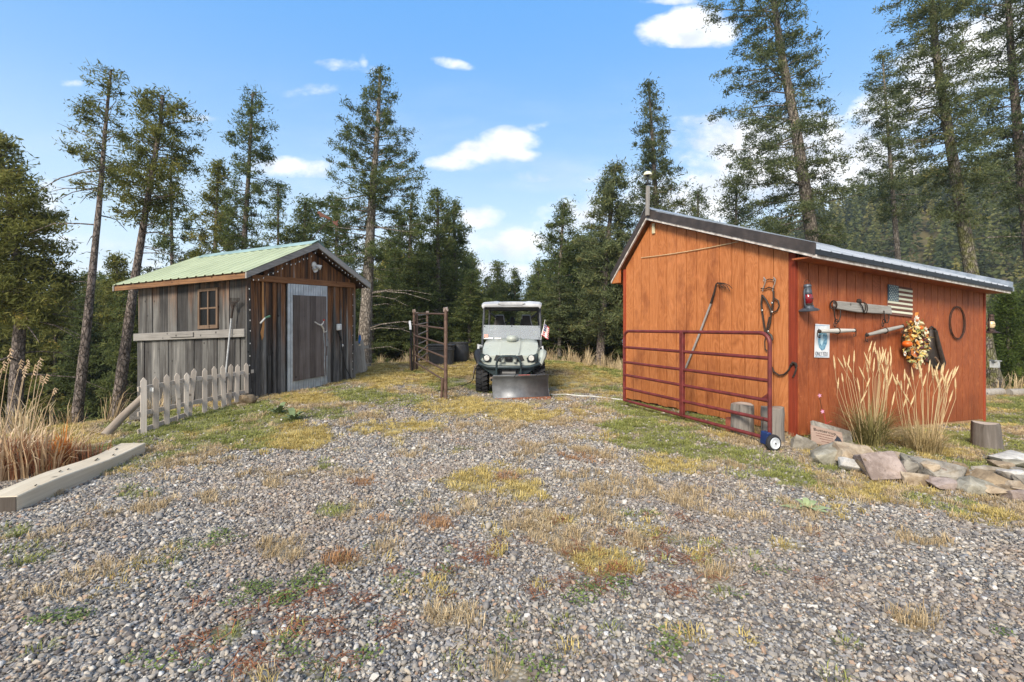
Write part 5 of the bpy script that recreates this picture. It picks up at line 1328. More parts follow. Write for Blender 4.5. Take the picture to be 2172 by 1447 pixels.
MB().lathe((-1.62, 13.9, G(-1.58, 13.9) - .05), [(0, 0), (.26, .0), (.29, .05), (.31, .22), (.31, .42), (.29, .60), (.31, .62), (.31, .66), (.27, .66), (.27, .5), (0, .5)], 24).build('body', M_BLKP, bt, smooth=True)

# ------------------------------------------------------------------ utility cart with a plow
uz = G(0, 9.7) + .0
utv = thing('utility_cart', 'pale green utility cart with white roof and dark snow plow', 'utility vehicle', (-.03, 9.33, .045), R(-3.5))
UM = ROOTM[utv.name]; UT = lambda p: UM @ Vector((p[0], p[1], p[2] * 1.035))       # local: x to the viewer's right, -y front, z up; y=0 is the front axle
M_UG = m_plain('pale_sage_paint', (.38, .41, .37), .30, 0, scale=1, col2=(.35, .38, .34), bump=.04, spec=.5)
M_UROOF = m_plain('pale_grey_roof_plastic', (.46, .47, .49), .45, 0, scale=4, bump=.05)
M_UDK = m_plain('dark_teal_grey_steel', (.035, .055, .062), .45, .3, scale=8, col2=(.022, .032, .038))
M_UBK = m_plain('black_cart_plastic', (.022, .023, .026), .5, 0, scale=10)
M_FRAME = m_plain('grey_black_tube', (.07, .075, .085), .4, .2, scale=10)
M_SEAT = m_plain('dark_brown_seat_vinyl', (.035, .03, .028), .5, 0, scale=10)
def UB(): return MB(UT)
# wheels
def wheel_u(x, y, steer=0.0):
    r, w = .315, .24
    ax = Matrix.Rotation(steer, 3, 'Z') @ rotm(0, R(90), 0)
    prof = [(r * .52, -w / 2), (r * .80, -w / 2 - .005), (r * .93, -w * .42), (r * .965, -w * .2), (r * .965, w * .2), (r * .93, w * .42), (r * .80, w / 2 + .005), (r * .52, w / 2)]
    t = UB().lathe((x, y, r - .005), prof, 32, ax).build('wheel', M_TYRE, utv, smooth=True)
    lug = UB()
    for k in range(22):
        a = 2 * math.pi * k / 22
        for sd in (-1, 1):
            a_ = a + (.14 if sd > 0 else 0)
            c = ax @ Vector(((r * .975) * math.cos(a_), (r * .975) * math.sin(a_), sd * w * .27)) + Vector((x, y, r - .005))
            m3 = ax @ Matrix.Rotation(a_, 3, 'Z') @ Matrix.Rotation(sd * .42, 3, 'X')
            lug.box(c, (.040, .042, w * .46), m3)
    lug.build('tread_lug', M_TYRE, t, kind='stuff')
    UB().lathe((x, y, r - .005), [(0, -.03), (.05, -.03), (.06, .0), (r * .40, .02), (r * .5, .09), (r * .56, .11), (r * .56, -.11), (r * .4, -.06), (0, -.06)], 20, ax).build('rim', m_plain('steel_rim', (.12, .12, .13), .5, .5), t, smooth=True)
for x, y in ((-.575, 0), (.575, 0), (-.575, 1.9), (.575, 1.9)): wheel_u(x, y, R(3) if y == 0 else 0)
# lower hull and bed
UB().span((-.40, -.15, .26), (.40, 2.2, .46)).build('chassis', M_UBK, utv, bevel=.02)
UB().span((-.68, 1.25, .58), (.68, 2.42, .86)).build('cargo_bed', M_UG, utv, bevel=.03)
UB().span((-.60, .35, .40), (.60, 1.25, .50)).build('floor', M_UBK, utv)
# bonnet: lofted over stations from nose to windscreen
def loft(stations, name, mat, par, smooth=True):
    q = UB(); n = len(stations[0]); vs, fs = [], []
    for st in stations: vs += st
    for i in range(len(stations) - 1):
        for j in range(n - 1): fs.append((i * n + j, i * n + j + 1, (i + 1) * n + j + 1, (i + 1) * n + j))
    q.add(vs, fs); o = q.build(name, mat, par, smooth=smooth)
    sd = o.modifiers.new('skin', 'SOLIDIFY'); sd.thickness = .012; sd.offset = -1; o.data.set_sharp_from_angle(angle=R(13))
    return o
def sect(y, zc, zm, zs, zb, w, hump=.02):
    half = [(.0, zc + .004), (.20, zc), (.33, zc - .003), (.37, zm - .030), (.42, zm - .036), (.62, zm - .030), (.80, zm - .040), (.93, zs), (.985, (zb + zs) / 2), (1.0, zb)]
    return [(-w * a, y + .25 * max(0, a - .6) ** 2, z) for a, z in half[::-1]] + [(w * a, y + .25 * max(0, a - .6) ** 2, z) for a, z in half[1:]]
ST_ = [sect(-.42, .735, .725, .70, .62, .44, .0), sect(-.40, .80, .78, .755, .62, .52, .01), sect(-.30, .85, .845, .83, .60, .57), sect(-.10, .94, .94, .90, .62, .60), sect(.12, 1.02, 1.03, .985, .70, .60), sect(.34, 1.10, 1.115, 1.06, .78, .57)]
bonnet = loft(ST_, 'bonnet', M_UG, utv)
UB().ball((0.02, .20, 1.085), (.125, .17, .075), 16, 10).build('bonnet_scoop', M_UG, utv, smooth=True)
# nose
def nose_poly(pts, y0, y1, name, mat, bevel=.012):
    UB().prism([(x, y0, z) for x, z in pts], (0, y1 - y0, 0)).build(name, mat, utv, bevel=bevel)
nose_poly([(-.50, .62), (-.40, .585), (-.2, .575), (.2, .575), (.40, .585), (.50, .62), (.55, .70), (.53, .80), (.40, .78), (.2, .79), (-.2, .79), (-.40, .78), (-.53, .80), (-.55, .70)], -.435, -.20, 'nose_panel', M_UG)
for sg in (-1, 1):
    nose_poly([(sg * .255, .79), (sg * .30, .69), (sg * .15, .66), (sg * .14, .78)][::sg], -.448, -.43, 'grille', M_UBK, .003)
    UB().prism([(sg * .56, -.44, .83), (sg * .34, -.462, .74), (sg * .36, -.462, .66), (sg * .52, -.45, .655), (sg * .575, -.42, .70)][::sg], (0, .05, 0)).build('headlight_bezel', M_UDK, utv, bevel=.008)
    hl = UB().lathe((sg * .435, -.475, .735), [(.0, -.02), (.055, -.02), (.062, .0), (.050, .012), (.0, .014)], 20, rotm(R(90), 0, 0)).build('headlight', m_plain('headlamp_glass', (.74, .74, .70), .12, .3, bump=0, scale=40), utv, smooth=True)
    UB().tube([(sg * .435 + .060 * math.cos(t), -.476, .735 + .060 * math.sin(t)) for t in np.linspace(0, 6.283, 17)[:-1]], .008, 6, closed=True).build('headlight_ring', M_UBK, hl, smooth=True)
    # wings
    UB().tube([(sg * .60, -.33, .60), (sg * .645, -.22, .73), (sg * .66, -.02, .80), (sg * .655, .2, .76), (sg * .62, .36, .64)], [.045, .075, .09, .085, .05], 8).build('mudguard', M_UBK if sg < 0 else M_UG, utv, smooth=True)
nose_poly([(-.085, .79), (-.055, .66), (.055, .66), (.085, .79)], -.455, -.43, 'badge_panel', M_UBK, .004)
UB().lathe((0, -.46, .725), [(0, .0), (.022, .0), (.022, .006), (0, .008)], 12, rotm(R(90), 0, 0)).build('badge', M_FRAME, utv)
for sg in (-1, 1): UB().tube([(sg * .115, -.47, .66), (sg * .115, -.475, .74), (sg * .10, -.46, .79)], [.035, .042, .03], 8).build('nose_rib', M_UG, utv, smooth=True)
# bumper and brush guard
UB().tube([(-.60, -.36, .62), (-.42, -.48, .57), (-.2, -.52, .565), (.2, -.52, .565), (.42, -.48, .57), (.60, -.36, .62)], .036, 8).build('bumper', M_UDK, utv, smooth=True)
UB().prism([(-.56, -.40, .56), (-.20, -.49, .53), (-.18, -.49, .34), (-.30, -.44, .40)], (0, .06, 0)).build('bumper_plate', M_UDK, utv, bevel=.006)
UB().prism([(.56, -.40, .56), (.20, -.49, .53), (.18, -.49, .34), (.30, -.44, .40)][::-1], (0, .06, 0)).build('bumper_plate', M_UDK, utv, bevel=.006)
UB().tube([(-.235, -.53, .33), (-.235, -.55, .64), (-.20, -.56, .73), (-.13, -.56, .775), (.13, -.56, .775), (.20, -.56, .73), (.235, -.55, .64), (.235, -.53, .33), (-.2, -.53, .33)], .022, 8).build('brush_guard', M_UDK, utv, smooth=True)
UB().box((0, -.50, .365), (.46, .06, .05)).build('winch_beam', M_UDK, utv, bevel=.008)
UB().tube([(-.13, -.47, .445), (.13, -.47, .445)], .055, 14).build('winch_drum', m_plain('steel_drum', (.10, .10, .10), .5, .6), utv, smooth=True)
UB().box((0, -.40, .45), (.50, .06, .18)).build('winch_housing', M_UBK, utv)
for z in (.30,): UB().box((0.02, -.50, .285), (.26, .05, .03)).build('tow_plate', M_GALV, utv)
# cab frame
def tubeu(pts, r, name, m=None): return UB().tube(pts, r, 8).build(name, m or M_FRAME, utv, smooth=True)
for sg in (-1, 1):
    tubeu([(sg * .615, .33, .55), (sg * .625, .36, 1.05), (sg * .60, .50, 1.72)], .026, 'front_pillar')
    tubeu([(sg * .60, 1.32, .60), (sg * .60, 1.30, 1.10), (sg * .56, 1.22, 1.70)], .026, 'rear_pillar')
    tubeu([(sg * .60, .50, 1.72), (sg * .57, 1.22, 1.72)], .026, 'roof_rail')
    tubeu([(sg * .57, 1.2, 1.66), (sg * .50, 1.22, 1.60), (sg * .40, 1.25, 1.52)], .018, 'shoulder_bar')
tubeu([(-.60, .50, 1.70), (.60, .50, 1.70)], .022, 'cross_bar'); tubeu([(-.58, 1.28, 1.25), (.58, 1.28, 1.25)], .022, 'cross_bar'); tubeu([(-.56, 1.22, 1.70), (.56, 1.22, 1.70)], .022, 'cross_bar')
# roof
rq = []
for (y, zc, w, e) in ((.28, 1.735, .60, .0), (.31, 1.79, .635, .02), (.42, 1.835, .64, .03), (.8, 1.86, .645, .03), (1.15, 1.85, .64, .03), (1.30, 1.80, .62, .02)):
    rq.append([(-w, y, zc - .055), (-w * 1.0, y, zc - .03), (-w * .94, y, zc), (-w * .55, y, zc + e * .6), (-w * .42, y, zc + e * .2), (0, y, zc + e * .35), (w * .42, y, zc + e * .2), (w * .55, y, zc + e * .6), (w * .94, y, zc), (w, y, zc - .03), (w, y, zc - .055)])
roof = loft(rq, 'roof', M_UROOF, utv)
UB().span((-.60, .33, 1.725), (.60, 1.27, 1.74)).build('headliner', M_UROOF, utv)
nose_poly([(-.30, 1.80), (-.24, 1.835), (.24, 1.835), (.30, 1.80), (.22, 1.765), (-.22, 1.765)], .275, .33, 'roof_brow', M_UROOF, .01)
# half windscreen
mws, N_, b_ = new_mat('scratched_clear_plastic', (.62, .68, .74), .18, 0, .5)
b_.inputs['Alpha'].default_value = .26
wsz = [(-.61, .335, 1.075), (.61, .335, 1.065), (.61, .40, 1.345), (-.61, .40, 1.365)]
UB().prism(wsz, (0, .006, 0)).build('windscreen', mws, utv)
for x, y, z in ((-.58, .33, 1.10), (.58, .33, 1.10), (-.58, .385, 1.335), (.58, .385, 1.325), (0, .388, 1.34)):
    UB().lathe((x, y, z), [(0, 0), (.011, 0), (.009, .008), (0, .010)], 8, rotm(R(90), 0, 0)).build('screw', M_UBK, utv)
UB().prism([(-.585, .327, 1.10), (-.50, .327, 1.10), (-.50, .345, 1.17), (-.585, .345, 1.17)], (0, -.003, 0)).build('sticker', m_plain('red_sticker', (.62, .25, .20), .5, bump=0), utv)
UB().prism([(-.585, .325, 1.075), (-.40, .325, 1.075), (-.40, .334, 1.105), (-.585, .334, 1.105)], (0, -.003, 0)).build('sticker', M_WHITEP, utv)
UB().prism([(-.36, .325, 1.075), (-.22, .325, 1.075), (-.22, .334, 1.10), (-.36, .334, 1.10)], (0, -.003, 0)).build('sticker', M_WHITEP, utv)
# dash, wheel and seats
UB().span((-.58, .42, .92), (.58, .60, 1.10)).build('dashboard', M_UBK, utv, bevel=.03)
sw = UB(); ctr = Vector((.27, .78, 1.20)); swm = track(Vector((0, .55, .8)).normalized())
sw.tube([ctr + swm @ Vector((.165 * math.cos(t), .165 * math.sin(t), 0)) for t in np.linspace(0, 6.283, 25)[:-1]], .014, 8, closed=True); sw.build('steering_wheel', M_UBK, utv, smooth=True)
for a in (.5, 2.6, 4.7): UB().tube([ctr, ctr + swm @ Vector((.16 * math.cos(a), .16 * math.sin(a), 0))], .012, 6).build('spoke', M_UBK, utv)
UB().tube([ctr, Vector((.27, .56, 1.0))], .02, 8).build('steering_column', M_UBK, utv)
for x in (-.34, .28):
    UB().span((x - .22, .90, .62), (x + .22, 1.32, .78)).build('seat', M_SEAT, utv, bevel=.04)
    UB().prism([(x - .17, 1.22, .74), (x + .17, 1.22, .74), (x + .15, 1.30, 1.36), (x + .095, 1.32, 1.59), (x - .095, 1.32, 1.59), (x - .15, 1.30, 1.36)], (0, .09, 0)).build('seat_back', M_SEAT, utv, bevel=.02)
    UB().tube([(x - .10, 1.305, 1.50), (x - .09, 1.31, 1.59), (x + .09, 1.31, 1.59), (x + .10, 1.305, 1.50), (x + .15, 1.29, 1.30)], .010, 6).build('piping', M_UROOF, utv, smooth=True)
UB().tube([(-.04, 1.30, .8), (-.04, 1.30, 1.50), (-.04, 1.30, 1.54)], [.055, .055, .035], 14).build('fire_bottle', M_UBK, utv, smooth=True)
for sg in (-1, 1): UB().tube([(-.04 + sg * .06, 1.27, 1.46), (-.04 + sg * .20, 1.26, 1.40), (-.04 + sg * .26, 1.26, 1.30)], .013, 6).build('grab_bar', M_UBK, utv, smooth=True)
UB().tube([(-.63, .34, .92), (-.70, .30, .93), (-.70, .28, .87)], [.03, .05, .03], 8).build('side_mirror', M_UROOF, utv, smooth=True)
UB().tube([(.62, .34, .90), (.66, .30, .92), (.665, .28, .86)], [.015, .02, .02], 8).build('side_mirror', M_UROOF, utv, smooth=True)
# plow
M_PLOW = m_plain('charcoal_plow_steel', (.18, .19, .205), .45, .35, scale=6, col2=(.13, .138, .15), bump=.08)
M_CUT = m_plain('rusty_cutting_edge', (.30, .13, .07), .7, .3, scale=26, col2=(.14, .065, .045))
pz = .045
pl0, pr0 = Vector(((1049 - CX) / F * 8.42, 8.42, 0)), Vector(((1167.5 - CX) / F * 8.75, 8.75, 0))
pdv = (pr0 - pl0).normalized(); pn = Vector((pdv.y, -pdv.x, 0)); PL = (pr0 - pl0).length
prof = [(-.02, .0), (.03, .06), (.065, .16), (.07, .27), (.045, .37), (-.0, .435), (-.055, .475)]
vs, fs = [], []
for i, t in enumerate((0, PL)):
    for (o_, z) in prof: vs.append(pl0 + pdv * (t + (-.012 + .03 * (z / .48) * (-1 if i == 0 else -1)) ) - pn * o_ + Vector((0, 0, pz + z * (1.0 if i == 0 else 1.0) - .01 * i)))
n = len(prof)
for j in range(n - 1): fs.append((j, j + 1, n + j + 1, n + j))
q = MB().add(vs, fs)
plow = q.build('plow_blade', M_PLOW, utv, smooth=True); sd = plow.modifiers.new('skin', 'SOLIDIFY'); sd.thickness = .012; sd.offset = 0
zt_ = lambda t: pl0 + pdv * t
MB().prism([zt_(-.01) + pn * .030 + Vector((0, 0, pz - .02)), zt_(PL) + pn * .030 + Vector((0, 0, pz - .03)), zt_(PL) + pn * .012 + Vector((0, 0, pz + .035)), zt_(-.01) + pn * .012 + Vector((0, 0, pz + .045))], pn * .012).build('cutting_edge', M_CUT, plow)
for k in range(7):
    c = zt_(.1 + k * (PL - .2) / 6) + pn * .035 + Vector((0, 0, pz + .012)); MB().ball(c, .010, 6, 5).build('bolt', M_GALV, plow)
for i, t in enumerate((0, PL)):
    P_ = [zt_(t - .012 - .03 * (z / .48)) - pn * o_ + Vector((0, 0, pz + z)) for (o_, z) in prof]
    q = MB(); back = [zt_(t - .012) - pn * (.11) + Vector((0, 0, pz + z)) for z in (.44, .05)]
    q.prism(P_ + back, pdv * .010).build('end_rib', M_PLOW, plow)
MB().bar(zt_(PL * .40) + pn * .058 + Vector((0, 0, pz + .468)), zt_(PL * .60) + pn * .058 + Vector((0, 0, pz + .468)), .05, .006, (0, 0, 1)).build('warning_sticker', m_plain('red_warning_sticker', (.60, .14, .10), .5, bump=0), plow)
for t in (.33, .72): MB().bar(zt_(PL * t) + pn * .045 + Vector((0, 0, pz + .43)), zt_(PL * t + .03) + pn * .07 + Vector((0, 0, pz + .50)), .012, .008).build('stiffener', M_UBK, plow)
for t in (.3, .7): MB().bar(zt_(PL * t) - pn * .10 + Vector((0, 0, pz + .22)), Vector(UT(((t - .5) * .7, -.1, .30))), .05, .05).build('push_arm', M_UBK, utv)
MB().bar(zt_(-.08) - pn * .03 + Vector((0, 0, pz + .425)), zt_(.03) - pn * .02 + Vector((0, 0, pz + .43)), .012, .03).build('marker_bar', M_PALEPIPE, plow)
# little flag on the cart
fg = thing('small_flag', 'small American flag on a stick fixed to the cart pillar', 'flag', UT((.63, .30, 1.05)))
MB(UT).tube([(.62, .30, 1.06), (.71, .28, 1.47)], .006, 6).build('stick', M_WHITEP, fg, smooth=True)
def fcl(u, v): # hanging cloth
    return Vector((.70 + .085 * u + .03 * u * v - .075 * v * (1 - .2 * u), .28 + .012 * math.sin(u * 9 + v * 3), 1.40 - .085 * u - .24 * v + .0 * u))
for k in range(7):
    for half in (0, 1):
        pass
M_FR, M_FW, M_FB = m_plain('flag_red', (.52, .04, .05), .7, bump=0), m_plain('flag_white', (.72, .68, .66), .7, bump=0), m_plain('flag_blue', (.035, .05, .14), .7, bump=0)
def cloth(u0, u1, v0, v1, name, mt, par, off=0.0):
    vs, fs = [], []; nu = 6
    for i in range(nu + 1):
        for v in (v0, v1):
            p = fcl(u0 + (u1 - u0) * i / nu, v); p.y -= off; vs.append(p)
    for i in range(nu): fs.append((2 * i, 2 * i + 1, 2 * i + 3, 2 * i + 2))
    o = MB(UT).add(vs, fs).build(name, mt, par); sd = o.modifiers.new('skin', 'SOLIDIFY'); sd.thickness = .002
    return o
fc = cloth(0, 1.15, 0, 1, 'cloth', M_FW, fg)
for k in range(7): cloth(0.0, 1.15, k * 2 / 13, (k * 2 + 1) / 13, 'red_stripe', M_FR, fc, .003)
cloth(0, .58, 0, 7 / 13, 'canton', M_FB, fc, .006)
stq = MB(UT)
for i in range(4):
    for j in range(3):
        p = fcl(.08 + i * .13, .06 + j * .16); stq.ball((p.x, p.y - .009, p.z), .006, 5, 4)
stq.build('stars', M_FW, fc)
# leads on the ground
e0_, e1_ = on_ground(975, 822), on_ground(1000, 815)
MB().tube([Vector(UT((-.60, -.36, .62))), Vector(UT((-.68, -.34, .52))), e1_.lerp(Vector(UT((-.7, -.3, .4))), .55), e1_ + Vector((0, 0, .05)), e0_ + Vector((0, 0, .012)), on_ground(955, 827) + Vector((0, 0, .01)), on_ground(915, 832) + Vector((0, 0, .008))], .010, 6).build('charging_lead', M_RUB, None, smooth=True, label='black charging lead looping from the cart to the grass', cat='cable')
MB().tube([Vector(UT((-.60, -.37, .63))), Vector(UT((-.69, -.34, .56))), Vector(UT((-.72, -.3, .42)))], .013, 6).build('lead_end', M_PALEPIPE, utv, smooth=True)
hp_ = [on_ground(x, y) + Vector((0, 0, .02)) for x, y in ((1168, 840), (1200, 839), (1230, 842), (1255, 843), (1290, 847), (1322, 851))]
MB().tube(hp_, .016, 8).build('ground_pipe', m_plain('dull_white_pipe', (.52, .52, .48), .6, scale=20), None, smooth=True, label='thin pale pipe lying on the ground between plow and gate', cat='pipe')

# ------------------------------------------------------------------ stumps, blocks and logs
M_BARKY = m_wood('weathered_stump', [(.15, (.07, .06, .052)), (.42, (.20, .18, .16)), (.7, (.33, .30, .265)), (.9, (.46, .42, .37))], k=26, l=1.6, bump=1.0)
M_STUMPD = m_wood('dark_weathered_stump', [(.15, (.03, .024, .02)), (.42, (.085, .07, .058)), (.7, (.15, .13, .115)), (.9, (.25, .22, .195))], k=26, l=1.6, bump=1.0)
M_END = m_wood('cut_end_grain', [(.2, (.22, .17, .13)), (.8, (.48, .40, .33))], k=20, l=20, knots=False)
def stump(name, label, c, r, h, seed, taper=.9, group=None, squash=1.0, rz=0, lean=0, bark=None):
    r_ = random.Random(seed); t = thing(name, label, 'stump', c, rz); Tm = ROOTM[t.name]
    TT = lambda p: Tm @ Vector((p[0] + lean * p[2], p[1], p[2])); n = 26
    lob = [1 + .05 * math.sin(3 * a + seed) + .03 * math.sin(7 * a + seed * 2) + r_.uniform(-.02, .02) for a in np.linspace(0, 6.283, n + 1)[:-1]]
    vs, fs = [], []
    lv = [(1.12, -.05), (1.04, h * .2), (1.0, h * .5), (taper + .05, h * .8), (taper, h * .99), (taper * .96, h)]
    for k, (m_, z) in enumerate(lv):
        for j in range(n):
            a = 2 * math.pi * j / n; rr = r * m_ * lob[j]
            vs.append((rr * math.cos(a), rr * math.sin(a) * squash, z + (.007 * math.sin(a * 2 + seed) if k >= 4 else 0)))
    for i in range(len(lv) - 1):
        for j in range(n): fs.append((i * n + j, i * n + (j + 1) % n, (i + 1) * n + (j + 1) % n, (i + 1) * n + j))
    fs.append(tuple(range(n))[::-1])
    MB(TT).add(vs + [], fs).build('trunk_section', M_STUMPD if bark else M_BARKY, t, smooth=True)
    top_ = [v for v in vs[-n:]]; q = MB(TT); q.add([(0, 0, h - .006)] + [(x * 1.0, y, z - .002) for x, y, z in top_], [(0, 1 + j, 1 + (j + 1) % n) for j in range(n)])
    q.build('cut_top', M_END, t)
    return t
stump('stump', 'grey weathered log stump standing alone past the barn corner', (6.13, 5.88, G(6.13, 5.88) - .02), .140, .345, 3, .92, lean=-.05, bark='dark')
s1 = stump('stump', 'tall split stump upright just behind the gate wheel', (3.215, 5.62, -.01), .125, .43, 8, 1.0, squash=.9)
s2 = stump('stump', 'shorter stump tucked between the maroon gate and barn wall', (3.0, 5.92, -.01), .135, .42, 12, 1.0)
MB().box((2.92, 6.02, .10) , (.15, .10, .21), rotm(0, 0, R(116))).build('brick_block', m_plain('red_brick', (.30, .085, .05), .85, scale=20), None, bevel=.005, label='red brick block standing by the stump behind the gate', cat='brick')
tb0, tb1 = Vector((-3.915, 3.60, -.02)), Vector((-4.225, 5.25, -.02))
tdir = (tb1 - tb0).normalized(); tsd = Vector((tdir.y, -tdir.x, 0))
M_TIMB = m_wood('pale_new_timber', [(.12, (.30, .24, .165)), (.4, (.50, .42, .305)), (.8, (.66, .575, .44))], axis=tdir, k=34, l=1.2, bump=.35, rnd=.05)
tp = thing('landscape_timber', 'pale squared landscape timber edging the gravel', 'timber', (tb0 + tb1) / 2)
tq = MB()
vs = []
for t in np.linspace(0, 1, 9):
    c = tb0.lerp(tb1, t) + Vector((0, 0, .012 * math.sin(t * 7)))
    for (a, b__) in ((.0, -.12), (.0, .085), (-.24 + .012 * math.sin(t * 11), .092), (-.24, -.12)): vs.append(c + tsd * a + Vector((0, 0, b__)))
fs = [(0, 3, 2, 1), (32, 33, 34, 35)] + [(i * 4 + j, i * 4 + (j + 1) % 4, i * 4 + 4 + (j + 1) % 4, i * 4 + 4 + j) for i in range(8) for j in range(4)]
tq.add(vs, fs).build('timber', M_TIMB, tp, bevel=.008)
eg = MB().prism([tb0 - tdir * .004 + tsd * a + Vector((0, 0, z)) for a, z in ((-.003, -.10), (-.003, .082), (-.233, .088), (-.233, -.10))], -tdir * .006); eg.build('end_grain', M_STUMPD, tp)
for (t, a, l) in ((.62, -.10, .09), (.36, -.12, .04), (.40, -.10, .03), (.72, -.05, .05), (.12, -.02, .03), (.85, -.15, .06)):
    c = tb0.lerp(tb1, t) + tsd * a + Vector((0, 0, .105 + .012 * math.sin(t * 7) - .008)); MB().box(c, (.008, l, .006), rotm(0, 0, math.atan2(tdir.y, tdir.x) - R(90) + .3)).build('crack', M_DARK, tp)
lg = thing('border_log', 'long grey log lying past the barn at the forest edge', 'log', (12.6, 11.0, G(12.6, 11)))
for (x0, x1, y) in ((11.0, 12.05, 11.0), (12.06, 15.5, 11.05)):
    a, b__ = Vector((x0, y, G(x0, y) + .07)), Vector((x1, y + .2, G(x1, y) + .07)); MB().tube([a, a.lerp(b__, .5), b__], [.10, .105, .10], 10).build('log', M_BARKY, lg, smooth=True)
bh = thing('birdhouse', 'small pale birdhouse fixed low on the mossy tree', 'birdhouse', pix(2110, 775, 11.9))
c = pix(2110, 773, 11.9)
MB().box(c, (.15, .16, .17), rotm(0, 0, .5)).build('box', m_plain('pale_grey_paint', (.45, .46, .46), .7), bh, bevel=.005)
MB().prism([c + Vector((-.13, -.12, .08)), c + Vector((.13, -.06, .08)), c + Vector((.13, -.06, .10)), c + Vector((-.13, -.12, .125))], (.06, .2, 0)).build('roof', m_plain('grey_board', (.36, .37, .38), .7), bh)

# ------------------------------------------------------------------ rocks
ROCKC = {'grey': ((.15, .135, .115), (.36, .335, .29)), 'pink': ((.20, .155, .135), (.40, .325, .29)), 'tan': ((.24, .18, .12), (.50, .41, .30)), 'white': ((.36, .35, .33), (.62, .60, .57)), 'brown': ((.13, .095, .06), (.34, .26, .17)), 'sage': ((.20, .185, .145), (.40, .38, .315))}
MROCK = {}
for k, (d_, l_) in ROCKC.items():
    m, N, b = new_mat('rock_' + k, l_, .88, 0, .25); P = objcoord(N)
    n_ = N.noise(P, 6, 8, .68, .4); n2_ = N.noise(P, 38, 5, .7)
    c = N.mix(N.sstep(n_, .34, .66), d_, l_); c = N.mix(N.math('MULTIPLY', N.sstep(n2_, .55, .72), .5), c, tuple(x * .45 for x in d_))
    c = N.mix(N.math('MULTIPLY', N.sstep(N.noise(P, 2.4, 4, .6), .55, .7), .4), c, (.33, .25, .16))
    N.set(b.inputs['Base Color'], c); add_bump(N, b, N.math('ADD', n_, N.math('MULTIPLY', n2_, .4)), .9, .02); MROCK[k] = m
def rock(par, c, size, rz, kind, seed, tilt=0.0, name='stone', **kw):
    r = random.Random(seed); bm = bmesh.new()
    for _ in range(15):
        v = Vector((r.uniform(-1, 1), r.uniform(-1, 1), r.uniform(-1, 1))); k = max(abs(v.x), abs(v.y), abs(v.z)); v = v / k * .5 if r.random() < .75 else v.normalized() * .55
        bm.verts.new(v)
    h = bmesh.ops.convex_hull(bm, input=bm.verts)
    dele = list({g for g in h['geom_interior'] + h['geom_unused'] if isinstance(g, bmesh.types.BMVert)})
    bmesh.ops.delete(bm, geom=[v for v in dele if v.is_valid], context='VERTS')
    bmesh.ops.dissolve_limit(bm, angle_limit=R(14), verts=bm.verts, edges=bm.edges)
    bmesh.ops.bevel(bm, geom=list(bm.edges), offset=.018, segments=1, affect='EDGES')
    bmesh.ops.triangulate(bm, faces=bm.faces)
    bmesh.ops.subdivide_edges(bm, edges=bm.edges, cuts=2)
    M = Matrix.Translation(c) @ Matrix.Rotation(rz, 4, 'Z') @ Matrix.Rotation(tilt, 4, 'Y')
    vs = []
    for v in bm.verts:
        p = v.co; q_ = p + mnoise.noise_vector(p * 3.1 + Vector((seed, 0, 0))) * .06 + mnoise.noise_vector(p * 9 + Vector((seed, 3, 0))) * .022
        vs.append(M @ Vector((q_.x * size[0], q_.y * size[1], q_.z * size[2])))
    idx = {v: i for i, v in enumerate(bm.verts)}; fs = [tuple(idx[v] for v in f.verts) for f in bm.faces]; bm.free()
    return MB().add(vs, fs).build(name, MROCK[kind], par, smooth=True, **kw)
rb = thing('rock_border', 'low border of stacked flat fieldstones in front of the grasses', 'rock wall', (4.0, 4.7, -.12))
RK = [(1704, 945, 39, 34, .08, 'grey', .2), (1751, 962, 54, 44, .0, 'sage', .1), (1811, 961, 72, 27, .22, 'tan', .12), (1807, 987, 36, 20, .0, 'white', .25), (1838, 986, 28, 24, .06, 'brown', 0), (1873, 993, 84, 62, .0, 'pink', -.1),
      (1924, 992, 30, 34, .12, 'grey', .5), (1937, 984, 40, 28, .2, 'sage', .2), (1937, 1016, 50, 36, .0, 'tan', -.15), (1988, 998, 84, 40, .14, 'grey', .14), (1996, 1027, 64, 33, .0, 'pink', 0), (2037, 999, 52, 32, .2, 'brown', .1),
      (2064, 1034, 62, 40, .0, 'sage', .3), (2090, 997, 52, 20, .26, 'grey', .06), (2103, 1020, 76, 34, .12, 'brown', .12), (2108, 1042, 60, 22, .0, 'tan', .2), (2152, 1010, 60, 32, .18, 'white', .18), (2158, 1049, 56, 26, .0, 'pink', .15),
      (1895, 968, 40, 20, .3, 'tan', .1), (2020, 1018, 30, 20, .1, 'grey', 0), (2196, 1035, 60, 44, .1, 'grey', 0), (2240, 1060, 70, 44, 0, 'sage', .1), (2290, 1080, 80, 40, 0, 'tan', 0),
      (1780, 980, 24, 14, .0, 'grey', .2), (1960, 1040, 24, 14, 0, 'brown', 0), (1850, 1005, 26, 14, 0, 'sage', 0), (2160, 1030, 40, 18, .05, 'tan', 0)]
rf0 = random.Random(8)
for k in range(26):
    x_ = rf0.uniform(1760, 2280); yy_ = float(np.interp(x_, [1740, 1880, 2050, 2172, 2300], [972, 1008, 1034, 1050, 1068])) + rf0.uniform(-38, 6)
    RK.append((x_, yy_, rf0.uniform(20, 40), rf0.uniform(10, 18), rf0.uniform(.02, .3), rf0.choice(['grey', 'tan', 'pink', 'brown', 'sage', 'white']), rf0.uniform(-.3, .3)))
